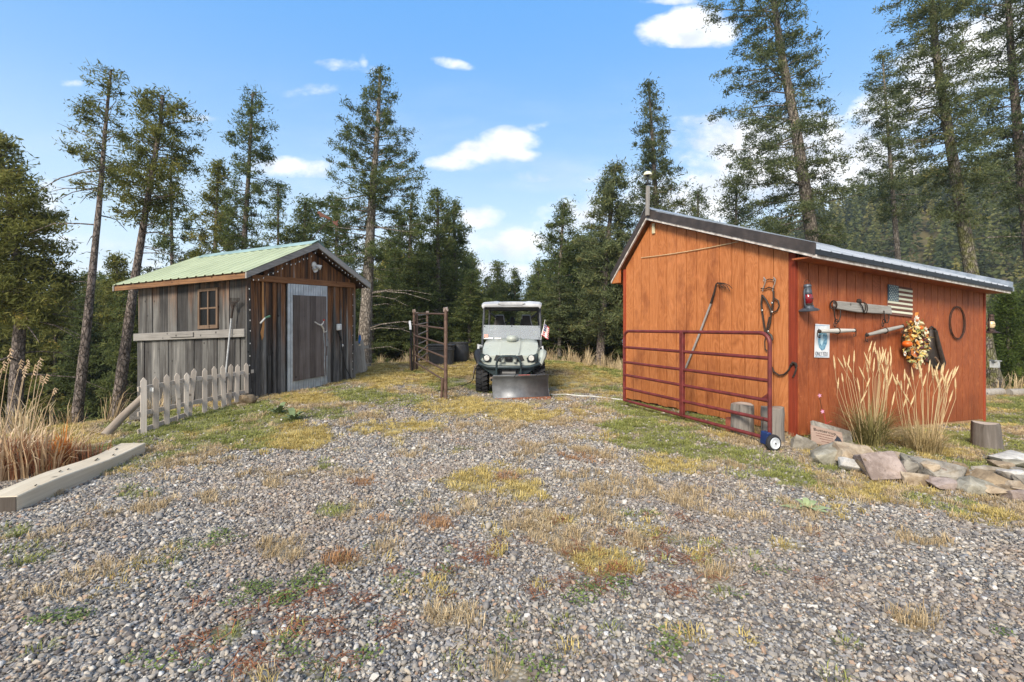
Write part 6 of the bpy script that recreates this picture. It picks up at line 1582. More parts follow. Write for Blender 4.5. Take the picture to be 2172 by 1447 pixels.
for i, (x, y, w, h, back, kd, tl_) in enumerate(RK):
    yb = float(np.interp(x, [1690, 1740, 1880, 2050, 2172, 2300], [958, 980, 1024, 1048, 1066, 1084]))
    zf = -.07 - .00006 * max(0, x - 1700)
    Yf = (CAMZ - zf) * F / (yb - HY) + .12 + back
    if i < 5: Yf -= .16
    W_, H_ = w / F * Yf * (1.2 if i < 5 else 1.0), h / F * Yf * (1.4 if i < 5 else 1.12)
    rock(rb, pix(x, y + 1, Yf), (W_, max(.16, W_ * .75), H_), R(12 * math.sin(i * 7)) - .15, kd, 40 + i, tl_)
for i, (x, y, w, h, kd, lab) in enumerate([(2127, 971, 80, 22, 'white', 'long flat pale rock lying behind the stacked border'), (2118, 988, 46, 17, 'tan', 'small tan rock in front of the long flat pale rock'), (2156, 985, 50, 17, 'sage', 'greenish flat rock at the edge beside the long pale rock'), (2159, 1000, 36, 15, 'grey', 'small grey rock resting on top of the border end'),
                                           (527, 848, 30, 19, 'brown', 'brown rock on top by the shed corner fence'), (525, 861, 38, 12, 'tan', 'flat tan rock under the brown one at the fence end')]):
    Yf = (CAMZ + .14) * F / (y + h / 2 - HY) if x > 1000 else 7.55
    W_, H_ = w / F * Yf * 1.1, h / F * Yf * 1.2
    rock(None, pix(x, y, Yf), (W_, W_ * .7, H_), .2 * i, kd, 90 + i, .05, name='rock', label=lab, cat='rock')
# name board with a horse head
hb_ = thing('horse_name_board', 'wooden board lettered Buttercup with a dark horse head, leaning on rocks', 'sign', pix(1760, 950, 5.52))
hc_ = pix(1756, 927, 5.50); hm = rotm(R(-28), R(13), R(6)); hx, hz = hm @ Vector((1, 0, 0)), hm @ Vector((0, 0, 1)); hy = hm @ Vector((0, 1, 0))
M_BRD = m_wood('pinkish_sign_wood', [(.15, (.26, .18, .14)), (.8, (.44, .33, .27))], axis=hx, k=30, l=1.5, knots=False, bump=.2)
HT = lambda p: hc_ + hx * p[0] + hy * p[1] + hz * p[2]
MB(HT).prism([(-.235, 0, -.12), (.205, 0, -.12), (.215, 0, .10), (-.20, 0, .11)], (0, .022, 0)).build('board', M_BRD, hb_, bevel=.004)
text_on('Buttercup', 'lettering', HT, (-.03, -.003, .055), (1, 0, 0), (0, 0, 1), None, .045, .30, M_DARK, hb_)
M_SCRIPT = m_plain('faded_red_brown_print', (.17, .07, .05), .8, bump=0)
def scribble(z, x0, x1, seed):
    r = random.Random(seed); x = x0; q = MB(HT)
    while x < x1:
        w = r.uniform(.012, .04); k = 0
        while k < w:
            h = r.choice([.007, .007, .013]); q.box((x + k, -.003, z + h / 2 - .003), (.0025, .001, h)); q.box((x + k + .002, -.003, z + r.choice([0, .004])), (.004, .001, .0025)); k += .0062
        x += w + .008
    q.build('small_print', M_SCRIPT, hb_)
scribble(.018, -.16, .05, 1); scribble(-.015, -.16, .06, 2); scribble(-.045, -.12, .07, 3); scribble(-.075, -.1, .16, 4)
hh_ = [(.085, -.035), (.083, -.022), (.105, .002), (.122, .028), (.127, .05), (.134, .034), (.15, .028), (.168, .008), (.178, -.02), (.176, -.045), (.165, -.07), (.135, -.062), (.140, -.035), (.128, -.022), (.112, -.028), (.098, -.04)]
MB(HT).prism([(x, -.0015, z) for x, z in hh_], (0, -.003, 0)).build('horse_head', m_plain('dark_navy_paint', (.025, .03, .045), .6, bump=0), hb_)
sl_ = MB(); c = pix(1765, 926, 5.62); m3 = rotm(R(-26), R(16), R(8))
sl_.box(c, (.56, .05, .27), m3).build('stone_slab', MROCK['grey'], None, bevel=.01, label='lichen grey stone slab propped behind the Buttercup board', cat='slab')
# garden stake with pink stars
gs = thing('star_stake', 'thin red garden stake with two pink stars by the barn wall', 'garden stake', pix(1755, 905, 5.75))
M_PINK = m_plain('pink_star', (.62, .30, .45), .5, bump=0); M_REDS = m_plain('red_stake', (.42, .05, .04), .5, bump=0)
MB().tube([pix(1755, 912, 5.75), pix(1746, 872, 5.75), pix(1744, 868, 5.75)], .006, 6).build('stake', M_REDS, gs)
MB().tube([pix(1744, 870, 5.75), pix(1738, 842, 5.75)], .003, 6).build('wire', M_IRON, gs)
MB().tube([pix(1747, 900, 5.75), pix(1757, 897, 5.75), pix(1764, 893, 5.75)], .004, 6).build('twig', M_REDS, gs)
for (x, y) in ((1744, 873), (1738, 839)):
    c = pix(x, y, 5.74); P_ = []
    for k in range(10):
        rr = .028 if k % 2 == 0 else .012; t = math.pi / 2 + k * math.pi / 5 + .3; P_.append(c + Vector((rr * math.cos(t), 0, rr * math.sin(t))))
    MB().prism(P_, (0, -.008, 0)).build('star', M_PINK, gs)
# broad leaved weed in the gravel and by the shed
M_MULL = m_plain('felted_leaf', (.30, .36, .19), .85, bump=.2, scale=20, col2=(.22, .27, .13))
def rosette(label, c, leaves, mat, L0, cat='plant'):
    t = thing('broadleaf_weed', label, cat, c)
    for k, (a, L, up) in enumerate(leaves):
        d = Vector((math.cos(a), math.sin(a), 0)); s_ = Vector((-d.y, d.x, 0)); vs, fs = [], []
        for i in range(7):
            u = i / 6; w = L * .24 * math.sin(min(1, u * 1.05) ** .8 * math.pi) + .002; z = up * L * math.sin(u * 2.2) + .012
            for q_, dz in ((-1, .012), (0, 0), (1, .012)): vs.append(Vector(c) + d * L * u + s_ * w * q_ + Vector((0, 0, z + dz * L * 5 * abs(q_) * .4)))
        for i in range(6):
            for j in range(2): fs.append((i * 3 + j, i * 3 + j + 1, i * 3 + j + 4, i * 3 + j + 3))
        MB().add(vs, fs).build('leaf', mat, t, smooth=True)
rosette('pale green broad leaved weed alone on the grey gravel', on_ground(1712, 1082), [(3.0, .20, .05), (2.2, .10, .5), (1.2, .09, .7), (.3, .11, .45), (-.35, .17, .12), (-.9, .15, .1), (-1.6, .11, .3), (3.6, .09, .4)], M_MULL, .2)
for k, (x, y, lab) in enumerate(((590, 880, 'leafy grey green weed patch on the grass below the shed'), (622, 893, 'smaller leafy weed beside the patch below the shed'))):
    rosette(lab, on_ground(x, y), [(i * 2.4 + k, .13 + .05 * math.sin(i * 3), .25 + .3 * (i % 3)) for i in range(14)], m_plain('grey_green_leaf', (.17, .22, .10), .8, bump=0), .15)
# ------------------------------------------------------------------ bark and needles
def m_bark(name, dark, light, moss=0.0):
    m, N, b = new_mat(name, light, .92, 0, .15); P = objcoord(N)
    v = N.n('ShaderNodeTexVoronoi', feature='DISTANCE_TO_EDGE'); N.set(v.inputs['Vector'], N.vm('ADD', N.vm('MULTIPLY', P, (1, 1, .35)), N.vm('SCALE', N.n('ShaderNodeTexNoise', i_Vector=P, i_Scale=5.0).outputs['Color'], scale=.12))); v.inputs['Scale'].default_value = 17
    n = N.noise(N.vm('MULTIPLY', P, (1, 1, .4)), 9, 6, .7)
    c = N.ramp(N.math('ADD', N.math('MULTIPLY', n, .8), N.math('MULTIPLY', v.outputs['Distance'], .9)), [(.28, dark), (.5, tuple((a + c_) / 2 for a, c_ in zip(dark, light))), (.72, light), (.95, tuple(min(1, x * 1.5) for x in light))])
    c = N.mix(N.math('MULTIPLY', N.sstep(N.noise(P, 26, 3, .6), .60, .68), .5), c, (.42, .40, .36))
    if moss:
        c = N.mix(N.math('MULTIPLY', N.sstep(N.noise(P, 3.5, 5, .7), .42, .62), moss), c, (.14, .15, .03))
    N.set(b.inputs['Base Color'], c); add_bump(N, b, N.math('ADD', n, N.sstep(v.outputs['Distance'], 0, .12)), 1.0, .03)
    return m
M_BARK = m_bark('grey_brown_bark', (.055, .045, .040), (.225, .185, .165))
M_BARKL = m_bark('sunlit_bark', (.09, .075, .06), (.30, .26, .22))
M_BARKM = m_bark('mossy_bark', (.05, .042, .035), (.21, .185, .16), .65)
def m_needles(name, dark, light, sun):
    m, N, b = new_mat(name, light, .75, 0, .12)
    f = N.n('ShaderNodeAttribute', attribute_name='tint').outputs['Fac']
    oi = N.n('ShaderNodeObjectInfo').outputs['Random']
    f = N.math('ADD', f, N.math('MULTIPLY', N.math('SUBTRACT', oi, .5), .22))
    c = N.ramp(f, [(.0, dark), (.5, light), (.88, sun), (1.0, (sun[0] * 1.15, sun[1] * .95, sun[2] * .8))])
    N.set(b.inputs['Base Color'], c)
    o = [n for n in m.node_tree.nodes if n.type == 'OUTPUT_MATERIAL'][0]
    tr = N.n('ShaderNodeBsdfTranslucent', i_0=c); mx = N.n('ShaderNodeMixShader', i_0=.45, i_1=b.outputs[0], i_2=tr.outputs[0])
    m.node_tree.links.new(mx.outputs[0], o.inputs[0])
    return m
M_NDY = m_needles('olive_needles', (.075, .085, .024), (.17, .18, .05), (.27, .26, .08))
M_NDG = m_needles('dark_fir_needles', (.05, .068, .027), (.125, .158, .056), (.21, .23, .08))
M_NDB = m_needles('grey_green_needles', (.05, .066, .034), (.13, .158, .073), (.21, .23, .10))
M_NDF = m_needles('fresh_young_needles', (.030, .048, .012), (.09, .13, .03), (.17, .22, .05))

def crown_np(seed, spine, c0, prof, n_br, spacing=.16, k=20, cs=.13, ll=.11, lw=.045, rise=(-.1, .55), droop=.25, bias=(0, 0), thin=.0, flat=.5, gap=None):
    """needle sprays on branches round the spine; returns quads, tints and branch lines"""
    r = np.random.default_rng(seed); sp = np.array(spine); seg = np.linspace(0, 1, len(sp))
    def at(t): return np.array([np.interp(t, seg, sp[:, i]) for i in range(3)])
    H = np.linalg.norm(sp[-1] - sp[0]); C, D, S, lines = [], [], [], []
    for i in range(n_br):
        t = c0 + (1 - c0) * ((i + r.random()) / n_br) ** .92
        if gap and gap(t, r): continue
        f = (t - c0) / (1 - c0); az = i * 2.399 + r.normal(0, .5); Rr = prof(f)
        L = Rr * r.uniform(.55, 1.12) * (1 + bias[0] * math.cos(az - bias[1]))
        if L < .12: L = .12
        p = at(t); d = np.array([math.cos(az), math.sin(az), 0]); rs = rise[0] + (rise[1] - rise[0]) * f + r.normal(0, .12); dr = droop * r.uniform(.4, 1.4)
        def bp(u): return p + d * L * u + np.array([0, 0, L * (rs * u - dr * u * u + .12 * u ** 3)])
        lines.append([bp(u) for u in (0, .3, .65, 1)])
        nc = max(2, int(L / spacing)); sd = np.array([-d[1], d[0], 0])
        for j in range(nc):
            u = .22 + .78 * (j + r.random()) / nc
            if r.random() < thin * (1.1 - u): continue
            ctr = bp(min(u, 1.0)); w = L * .30 * (1.15 - u) + .05
            for q in range(2 if L > .5 else 1):
                off = sd * r.uniform(-1, 1) * w; C.append(ctr + off + np.array([0, 0, r.normal(0, .04)])); D.append(d * .8 + sd * np.sign(np.dot(off, sd)) * .6); S.append(1.0)
    C = np.array(C); D = np.array(D); n = len(C)
    m = n * k; ctr = np.repeat(C, k, 0); dd = np.repeat(D, k, 0)
    size = np.repeat(np.exp(r.normal(0, .35, n)), k)
    off = r.normal(0, 1, (m, 3)) * np.array([1, 1, flat]) * cs * .62 * size[:, None]
    pos = ctr + off; dr_ = dd * .5 + r.normal(0, .8, (m, 3)); dr_[:, 2] += .25; dr_ /= np.linalg.norm(dr_, axis=1)[:, None]
    nn = np.cross(dr_, r.normal(0, 1, (m, 3))); nn /= np.linalg.norm(nn, axis=1)[:, None] + 1e-9
    a = ll * np.exp(r.normal(-.1, .35, m))[:, None]; b = lw * r.uniform(.6, 1.2, m)[:, None]
    V = np.stack([pos - dr_ * a * .5, pos + nn * b * .5 + dr_ * a * .1, pos + dr_ * a * .5, pos - nn * b * .5 + dr_ * a * .1], 1).reshape(-1, 3)
    tint = np.repeat(np.clip(np.repeat(r.normal(.45, .2, n), k) + r.normal(0, .12, m), 0, 1), 4)
    return V, tint, lines
def trunk_mb(spine, r0, r1, lines, T=None, n=12, stub=None, flare=.35, bump=.04, seed=1):
    q = MB(T); sp = [Vector(p) for p in spine]; m = len(sp); pts, rad = [], []
    N_ = 22
    for i in range(N_ + 1):
        t = i / N_; k = t * (m - 1); j = min(int(k), m - 2); pts.append(sp[j].lerp(sp[j + 1], k - j))
        rad.append((r0 + (r1 - r0) * t) * (1 + flare * max(0, 1 - t * 14)) * (1 + bump * math.sin(i * 2.3 + seed)))
    q.tube(pts, rad, n)
    for ln in lines:
        L = (Vector(ln[-1]) - Vector(ln[0])).length; rb_ = min(.028, .007 + L * .011)
        q.tube(ln, [rb_, rb_ * .75, rb_ * .5, rb_ * .2], 4, cap=False)
    return q
def dead_branches(seed, spine, t0, t1, n, Lr, az0=None, spread=3.14, sag=.3, T=None):
    r = random.Random(seed); out = []; sp = [Vector(p) for p in spine]; m = len(sp)
    for i in range(n):
        t = r.uniform(t0, t1); k = t * (m - 1); j = min(int(k), m - 2); p = sp[j].lerp(sp[j + 1], k - j)
        az = r.uniform(0, 6.283) if az0 is None else az0 + r.gauss(0, spread); d = Vector((math.cos(az), math.sin(az), 0)); L = r.uniform(*Lr); up = r.uniform(-.05, .35)
        pt = lambda u: p + d * L * u + Vector((0, 0, L * (up * u - sag * u * u * r.uniform(.8, 1.2)))) + Vector((r.gauss(0, .015), r.gauss(0, .015), r.gauss(0, .01))) * L
        ln = [pt(0), pt(.3), pt(.65), pt(1)]; out.append(ln)
        for u in (1, 2):
            if r.random() < .6:
                s_ = Vector((-d.y, d.x, 0)) * r.choice([-1, 1]); b_ = ln[u]; l2 = L * r.uniform(.2, .4)
                out.append([b_, b_ + (d * .6 + s_ * .5) * l2 * .4, b_ + (d * .6 + s_ * .5 + Vector((0, 0, .1))) * l2 * .7, b_ + (d * .8 + s_ * .6 + Vector((0, 0, .15))) * l2])
    return out
def needle_obj(V, tint, mat, root, name='crown'):
    M = ROOTM[root.name]; inv = np.array(M.inverted()); Vl = V @ inv[:3, :3].T + inv[:3, 3]
    me = np_mesh(name, Vl, 4, np.arange(len(Vl)), {'tint': tint}); me.materials.append(mat)
    o = bpy.data.objects.new(name, me); COL.objects.link(o); o.parent = root; return o
def hero(name, label, pts, Y, wpx, wtop, c0, prof_px, n_br, mat, bark, seed, dead=(), dY=0, gz=None, **kw):
    """tree whose trunk passes through these directions at the distance Y; widths given as seen"""
    k = Y / F; sp = [tuple(pix(x, y, Y + dY * i / max(1, len(pts) - 1))) for i, (x, y) in enumerate(pts)]
    z0 = (G(sp[0][0], sp[0][1]) - .15) if gz is None else gz
    d = Vector(sp[1]) - Vector(sp[0]); b0 = Vector(sp[0]); b0 = b0 - d * ((b0.z - z0) / d.z) if abs(d.z) > .1 else b0
    H = sp[-1][2] - z0
    sp[0] = tuple(b0)
    # resample evenly
    P = [Vector(p) for p in sp]; Ls = [0]
    for a, b in zip(P, P[1:]): Ls.append(Ls[-1] + (b - a).length)
    ev = []
    for t in np.linspace(0, Ls[-1], 12):
        j = max(i for i in range(len(P)) if Ls[i] <= t + 1e-9); j = min(j, len(P) - 2); ev.append(P[j].lerp(P[j + 1], (t - Ls[j]) / (Ls[j + 1] - Ls[j])))
    zc = CAMZ - (c0 - HY) * k; c0f = (zc - ev[0].z) / (ev[-1].z - ev[0].z)
    pr = lambda f: float(np.interp(f, np.linspace(0, 1, len(prof_px)), prof_px)) * k
    root = thing(name, label, 'tree', tuple(b0))
    kw['k'] = int(kw.get('k', 20) * 1.75); kw['lw'] = kw['lw'] * .56; kw['ll'] = kw['ll'] * 1.12; kw['cs'] = kw['cs'] * .95; kw['thin'] = kw.get('thin', 0) * .95; kw['flat'] = .75; cs_ = 1 / math.sqrt(1 + ((pts[1][0] - CX) / F) ** 2); wpx *= .93 * cs_; wtop *= .93 * cs_; pr0 = pr; pr = lambda f: pr0(f) * cs_ * 1.03
    V, tint, lines = crown_np(seed, [tuple(e) for e in ev], c0f, pr, n_br, **kw)
    dl = []
    for (ya, yb, n, l0, l1, az) in dead:
        ta, tb = [((CAMZ - (y - HY) * k) - ev[0].z) / (ev[-1].z - ev[0].z) for y in (ya, yb)]
        dl += dead_branches(seed + 5, ev, min(ta, tb), max(ta, tb), n, (l0 * k, l1 * k), az, .5)
    trunk_mb(ev, wpx * k / 2, wtop * k / 2, lines + dl, n=14, seed=seed).build('trunk', bark, root, smooth=True)
    needle_obj(V, tint, mat, root)
    return root
PI = math.pi
PN = 'pine_tree'; FR_ = 'fir_tree'
# ---- left side
hero(PN, 'dense olive pine filling the left edge of the clearing', [(30, 900), (45, 640), (20, 420), (-10, 285)], 11, 44, 10, 690, [110, 165, 150, 120, 95, 60, 20], 120, M_NDY, M_BARK, 21, dead=((640, 800, 9, 80, 150, .2),), k=26, cs=.19, ll=.12, lw=.06, spacing=.18, thin=.45, rise=(-.05, .5))
hero(PN, 'tall bare trunked pine leaning right, leftmost of the slender pair', [(160, 915), (185, 690), (212, 420), (225, 250), (236, 148)], 10, 30, 6, 420, [35, 62, 78, 85, 68, 50, 22], 66, M_NDY, M_BARK, 22, dead=((330, 520, 9, 60, 130, PI), (540, 800, 6, 15, 40, None)), k=20, cs=.115, ll=.085, lw=.042, spacing=.16, thin=.85, rise=(.35, .6), droop=.5, bias=(.25, PI))
hero(PN, 'tall pine with round crown, its grey trunk behind the shed end', [(245, 890), (285, 600), (320, 380), (340, 270), (345, 202)], 12, 32, 8, 480, [45, 95, 118, 105, 95, 80, 35], 86, M_NDY, M_BARK, 23, dead=((380, 540, 9, 50, 120, .1), (560, 840, 8, 15, 45, 0)), k=22, cs=.15, ll=.105, lw=.055, spacing=.19, thin=.8, rise=(.15, .55), droop=.35, bias=(.1, 0))
hero(FR_, 'small fir between the two leaning pines and the shed roof', [(365, 800), (365, 560), (362, 350)], 18, 16, 5, 600, [70, 60, 42, 20], 46, M_NDG, M_BARK, 24, k=20, cs=.2, ll=.15, lw=.075, spacing=.28, thin=.4)
hero(FR_, 'broad fir behind the shed roof, its top lower than its neighbour', [(455, 800), (455, 560), (463, 345)], 17, 20, 5, 600, [85, 75, 60, 36, 10], 62, M_NDY, M_BARK, 25, k=22, cs=.19, ll=.15, lw=.07, spacing=.26, thin=.35)
hero(FR_, 'tall ragged fir rising straight above the shed roof', [(515, 800), (515, 560), (528, 360), (536, 196)], 16, 24, 5, 600, [80, 72, 68, 76, 62, 50, 20], 96, M_NDG, M_BARK, 26, k=20, cs=.155, ll=.125, lw=.06, spacing=.23, thin=.65, rise=(-.05, .6), droop=.3)
hero(FR_, 'thin young fir just right of the tall ragged one', [(590, 800), (590, 560), (590, 392)], 20, 12, 4, 610, [45, 34, 26, 8], 40, M_NDG, M_BARK, 27, k=18, cs=.2, ll=.16, lw=.08, spacing=.30, thin=.5)
hero(FR_, 'stout dark fir behind the shed ridge', [(645, 800), (645, 560), (648, 428)], 20, 16, 4, 640, [70, 62, 45, 12], 54, M_NDG, M_BARK, 28, k=24, cs=.24, ll=.17, lw=.085, spacing=.28)
hero(FR_, 'low olive fir peeping over the far end of the shed roof', [(255, 860), (255, 640), (245, 545)], 17, 12, 4, 690, [62, 52, 30, 8], 40, M_NDY, M_BARK, 29, k=22, cs=.21, ll=.15, lw=.075, spacing=.27)
# ---- centre
hero(FR_, 'tall solitary fir with layered boughs right of the shed', [(770, 790), (780, 600), (792, 380), (803, 250), (806, 143)], 14, 34, 5, 590, [70, 98, 122, 112, 112, 100, 82, 60, 34, 10], 118, M_NDG, M_BARKL, 31, dead=((560, 760, 9, 60, 170, 0),), k=22, cs=.12, ll=.095, lw=.045, spacing=.175, thin=.72, rise=(-.18, .5), droop=.12, flat=.35)
hero(FR_, 'dark bushy fir just behind the shed gable peak', [(712, 790), (712, 600), (715, 420)], 18, 16, 5, 700, [75, 70, 55, 36, 12], 60, M_NDG, M_BARK, 32, k=22, cs=.21, ll=.16, lw=.075, spacing=.27, thin=.2)
hero(FR_, 'fir with a pale dead snag, left of the thick centre group', [(868, 780), (868, 600), (872, 430)], 18, 18, 5, 720, [85, 80, 66, 50, 16], 74, M_NDG, M_BARK, 33, dead=((560, 700, 6, 60, 120, 0),), k=22, cs=.21, ll=.15, lw=.075, spacing=.26, thin=.3)
hero(FR_, 'tallest fir of the thick centre group', [(930, 775), (930, 600), (928, 404)], 19, 18, 5, 730, [70, 66, 60, 48, 38, 12], 84, M_NDG, M_BARK, 34, k=22, cs=.21, ll=.16, lw=.075, spacing=.27, thin=.25)
hero(FR_, 'fir at the right edge of the thick centre group', [(965, 775), (965, 600), (963, 432)], 20, 16, 5, 720, [42, 42, 38, 30, 10], 66, M_NDG, M_BARK, 35, k=22, cs=.2, ll=.17, lw=.08, spacing=.28, thin=.25)
hero(FR_, 'slim fir with a pale trunk left of the orange barn', [(1178, 768), (1186, 600), (1196, 432)], 18.5, 15, 4, 640, [62, 58, 52, 38, 12], 62, M_NDG, M_BARKL, 36, k=22, cs=.19, ll=.15, lw=.07, spacing=.26, thin=.4)
hero(FR_, 'dense dark fir overlapping the left barn eave', [(1272, 775), (1285, 560), (1305, 352)], 17, 22, 5, 720, [75, 78, 70, 62, 44, 12], 100, M_NDB, M_BARK, 37, k=24, cs=.2, ll=.15, lw=.07, spacing=.24, thin=.15)
hero(FR_, 'pointed tall fir standing behind the barn peak', [(1400, 780), (1395, 500), (1384, 300), (1376, 180)], 18, 26, 4, 620, [85, 88, 80, 62, 44, 28, 8], 118, M_NDB, M_BARK, 38, k=22, cs=.18, ll=.145, lw=.065, spacing=.24, thin=.3, rise=(-.1, .4))
# ---- right
hero(FR_, 'huge leaning fir behind the barn roof, top out of the picture', [(1745, 780), (1722, 500), (1688, 270), (1655, 100), (1632, -60)], 14.5, 44, 12, 540, [120, 150, 140, 165, 112, 105, 108, 70], 135, M_NDB, M_BARKL, 41, k=22, cs=.155, ll=.105, lw=.055, spacing=.19, thin=.72, rise=(-.15, .35), droop=.25, bias=(.42, PI), flat=.6)
hero(FR_, 'small round topped fir behind the middle of the barn roof', [(1560, 780), (1560, 560), (1562, 385)], 21, 14, 4, 640, [70, 66, 48, 14], 60, M_NDB, M_BARK, 42, k=22, cs=.24, ll=.17, lw=.085, spacing=.30, thin=.35)
hero(FR_, 'low bushy fir between the barn peak and the leaning fir', [(1482, 780), (1482, 600), (1480, 405)], 22, 14, 4, 640, [60, 50, 36, 10], 48, M_NDB, M_BARK, 43, k=20, cs=.24, ll=.18, lw=.085, spacing=.32, thin=.4)
hero(FR_, 'slender fir on the right with dead lower limbs before the hill', [(1928, 800), (1905, 560), (1885, 300), (1872, 122)], 19, 22, 4, 470, [50, 95, 105, 80, 66, 48, 22], 92, M_NDB, M_BARKL, 44, dead=((430, 540, 4, 30, 80, PI),), k=20, cs=.175, ll=.135, lw=.06, spacing=.24, thin=.6, rise=(-.2, .4), droop=.2)
hero(FR_, 'massive mossy trunked fir at the far barn corner', [(2108, 826), (2060, 580), (2020, 330), (1985, 120), (1972, -70)], 12.6, 46, 14, 480, [70, 60, 135, 140, 130, 125, 120, 90], 120, M_NDB, M_BARKM, 45, dead=((180, 420, 7, 60, 150, PI), (500, 560, 2, 60, 120, 0)), k=22, cs=.15, ll=.10, lw=.05, spacing=.18, thin=.62, rise=(-.1, .3), droop=.25, flat=.35)
hero(FR_, 'big fir cut by the right edge of the picture', [(2215, 830), (2185, 540), (2165, 350), (2145, 120), (2135, -60)], 13.5, 44, 14, 520, [70, 90, 130, 140, 130, 120, 90], 118, M_NDB, M_BARK, 46, k=22, cs=.155, ll=.105, lw=.05, spacing=.19, thin=.55, rise=(-.1, .3), droop=.2, flat=.4)
hero(FR_, 'bright young fir beside the far barn corner', [(2140, 830), (2138, 720), (2134, 622)], 13.8, 12, 3, 800, [66, 62, 46, 30, 6], 74, M_NDF, M_BARK, 47, k=26, cs=.14, ll=.10, lw=.05, spacing=.16)
hero(FR_, 'little green sapling fir behind the birdhouse', [(2136, 830), (2136, 790), (2135, 762)], 13.0, 6, 3, 824, [34, 30, 20, 4], 40, M_NDF, M_BARK, 48, k=22, cs=.10, ll=.075, lw=.04, spacing=.11)

# ---- forest behind: five kinds, each tree of its own
protos_t = []
for v in range(5):
    sp_ = [(0.15 * math.sin(v + i * .8) * i / 6, .1 * math.cos(v * 2 + i) * i / 6, i * 9.5 / 6) for i in range(7)]
    prf = [[1.5, 1.7, 1.5, 1.1, .7, .2], [1.2, 1.4, 1.3, 1.1, .8, .15], [1.7, 1.8, 1.4, 1.0, .6, .1], [1.0, 1.1, 1.15, .95, .6, .15], [1.5, 1.35, 1.4, 1.0, .8, .3]][v]
    pr = lambda f, prf=prf: float(np.interp(f, np.linspace(0, 1, 6), prf))
    V, tint, lines = crown_np(300 + v, sp_, [.16, .30, .10, .38, .2][v], pr, [92, 84, 100, 74, 88][v], spacing=.27, k=26, cs=.25, ll=.21, lw=.065, thin=[.1, .3, .05, .35, .25][v])
    dl = dead_branches(v, sp_, .06, .35, 10, (.5, 1.6))
    q = trunk_mb(sp_, .15, .03, lines[::2] + dl, n=8, seed=v)
    tm_ = q.mesh('trunk'); tm_.materials.append([M_BARK, M_BARKL][v % 2])
    cm_ = np_mesh('crown', V, 4, np.arange(len(V)), {'tint': tint}); cm_.materials.append([M_NDG, M_NDG, M_NDG, M_NDB, M_NDY][v])
    protos_t.append((tm_, cm_))
FL = ['dark fir', 'straight dark fir', 'broad low fir', 'slim grey green fir', 'olive green fir']
REG = [(-1e9, 300, 'in the forest left of the old shed'), (300, 800, 'in the forest behind the old shed'), (800, 1010, 'in the forest behind the corral panels'), (1010, 1160, 'in the forest straight behind the utility cart'),
       (1160, 1340, 'in the forest between the cart and the barn'), (1340, 2090, 'in the forest behind the orange barn'), (2090, 1e9, 'in the forest past the far end of the barn')]
rf = random.Random(99)
def forest_tree(px, Y, topy, v, sc=None):
    X = (px - CX) / F * Y; z0 = G(X, Y) - .3; zt = CAMZ - (topy - HY) / F * Y; h = max(2.5, zt - z0); s = h / 9.5; sw = s * rf.uniform(.85, 1.15) if s > .55 else .55 * rf.uniform(.9, 1.2)
    r_ = bpy.data.objects.new('fir_tree', None); COL.objects.link(r_); r_.location = (X, Y, z0); r_.rotation_euler = (rf.gauss(0, .02), rf.gauss(0, .02), rf.uniform(0, 6.28)); r_.scale = (sw, sw, s)
    rg_ = [t for a_, b_, t in REG if a_ <= px < b_][0]; tag(r_, FL[v] + ' ' + rg_, 'tree', '%ss %s' % (FL[v], rg_))
    for nm, me in zip(('trunk', 'crown'), protos_t[v]):
        o = bpy.data.objects.new(nm, me); COL.objects.link(o); o.parent = r_
# row heights follow the tree line of the photograph
def line_y(px):
    return float(np.interp(px, [-400, 0, 60, 160, 240, 330, 420, 560, 690, 760, 830, 990, 1010, 1060, 1110, 1140, 1240, 1340, 1450, 1680, 1740, 1850, 2060, 2090, 2170, 2500], [520, 560, 600, 600, 590, 575, 560, 560, 560, 600, 520, 520, 615, 590, 610, 580, 500, 520, 500, 500, 590, 640, 660, 640, 590, 500]))
for row, (Y0, dpx, add) in enumerate([(17, 64, 30), (21, 56, 16), (27, 52, 6), (35, 50, 2), (46, 60, -2)]):
    px = -260 + row * 17
    while px < 2440:
        Y = Y0 * rf.uniform(.93, 1.1); x = px + rf.uniform(-16, 16)
        near_ok = not (row == 0 and (560 < x < 700))
        ty_ = line_y(x) + add + rf.uniform(-14, 26)
        if row == 0 and 1000 < x < 1150: ty_ = 645 + rf.uniform(-12, 12)
        if near_ok and not (x > 1330 and x < 1720 and row > 2): forest_tree(x, Y, ty_, rf.choice([0, 1, 2, 3, 0, 1] if x > 900 else [0, 1, 2, 4, 4, 0]))
        px += dpx * rf.uniform(.8, 1.2)
for (x, t, Y) in ((1010, 600, 30), (1056, 556, 24), (1096, 574, 26), (1036, 590, 28), (1125, 588, 25), (1075, 600, 30), (985, 600, 27), (1145, 560, 24)): forest_tree(x, Y, t, rf.choice([0, 1, 3]))
# low undergrowth firs near the ground so the forest floor reads dark
for i in range(34):
    x = rf.choice([rf.uniform(-60, 250), rf.uniform(790, 1000), rf.uniform(1150, 1330), rf.uniform(2100, 2300)])
    forest_tree(x, rf.uniform(17.5, 20.5), rf.uniform(640, 715), 2)

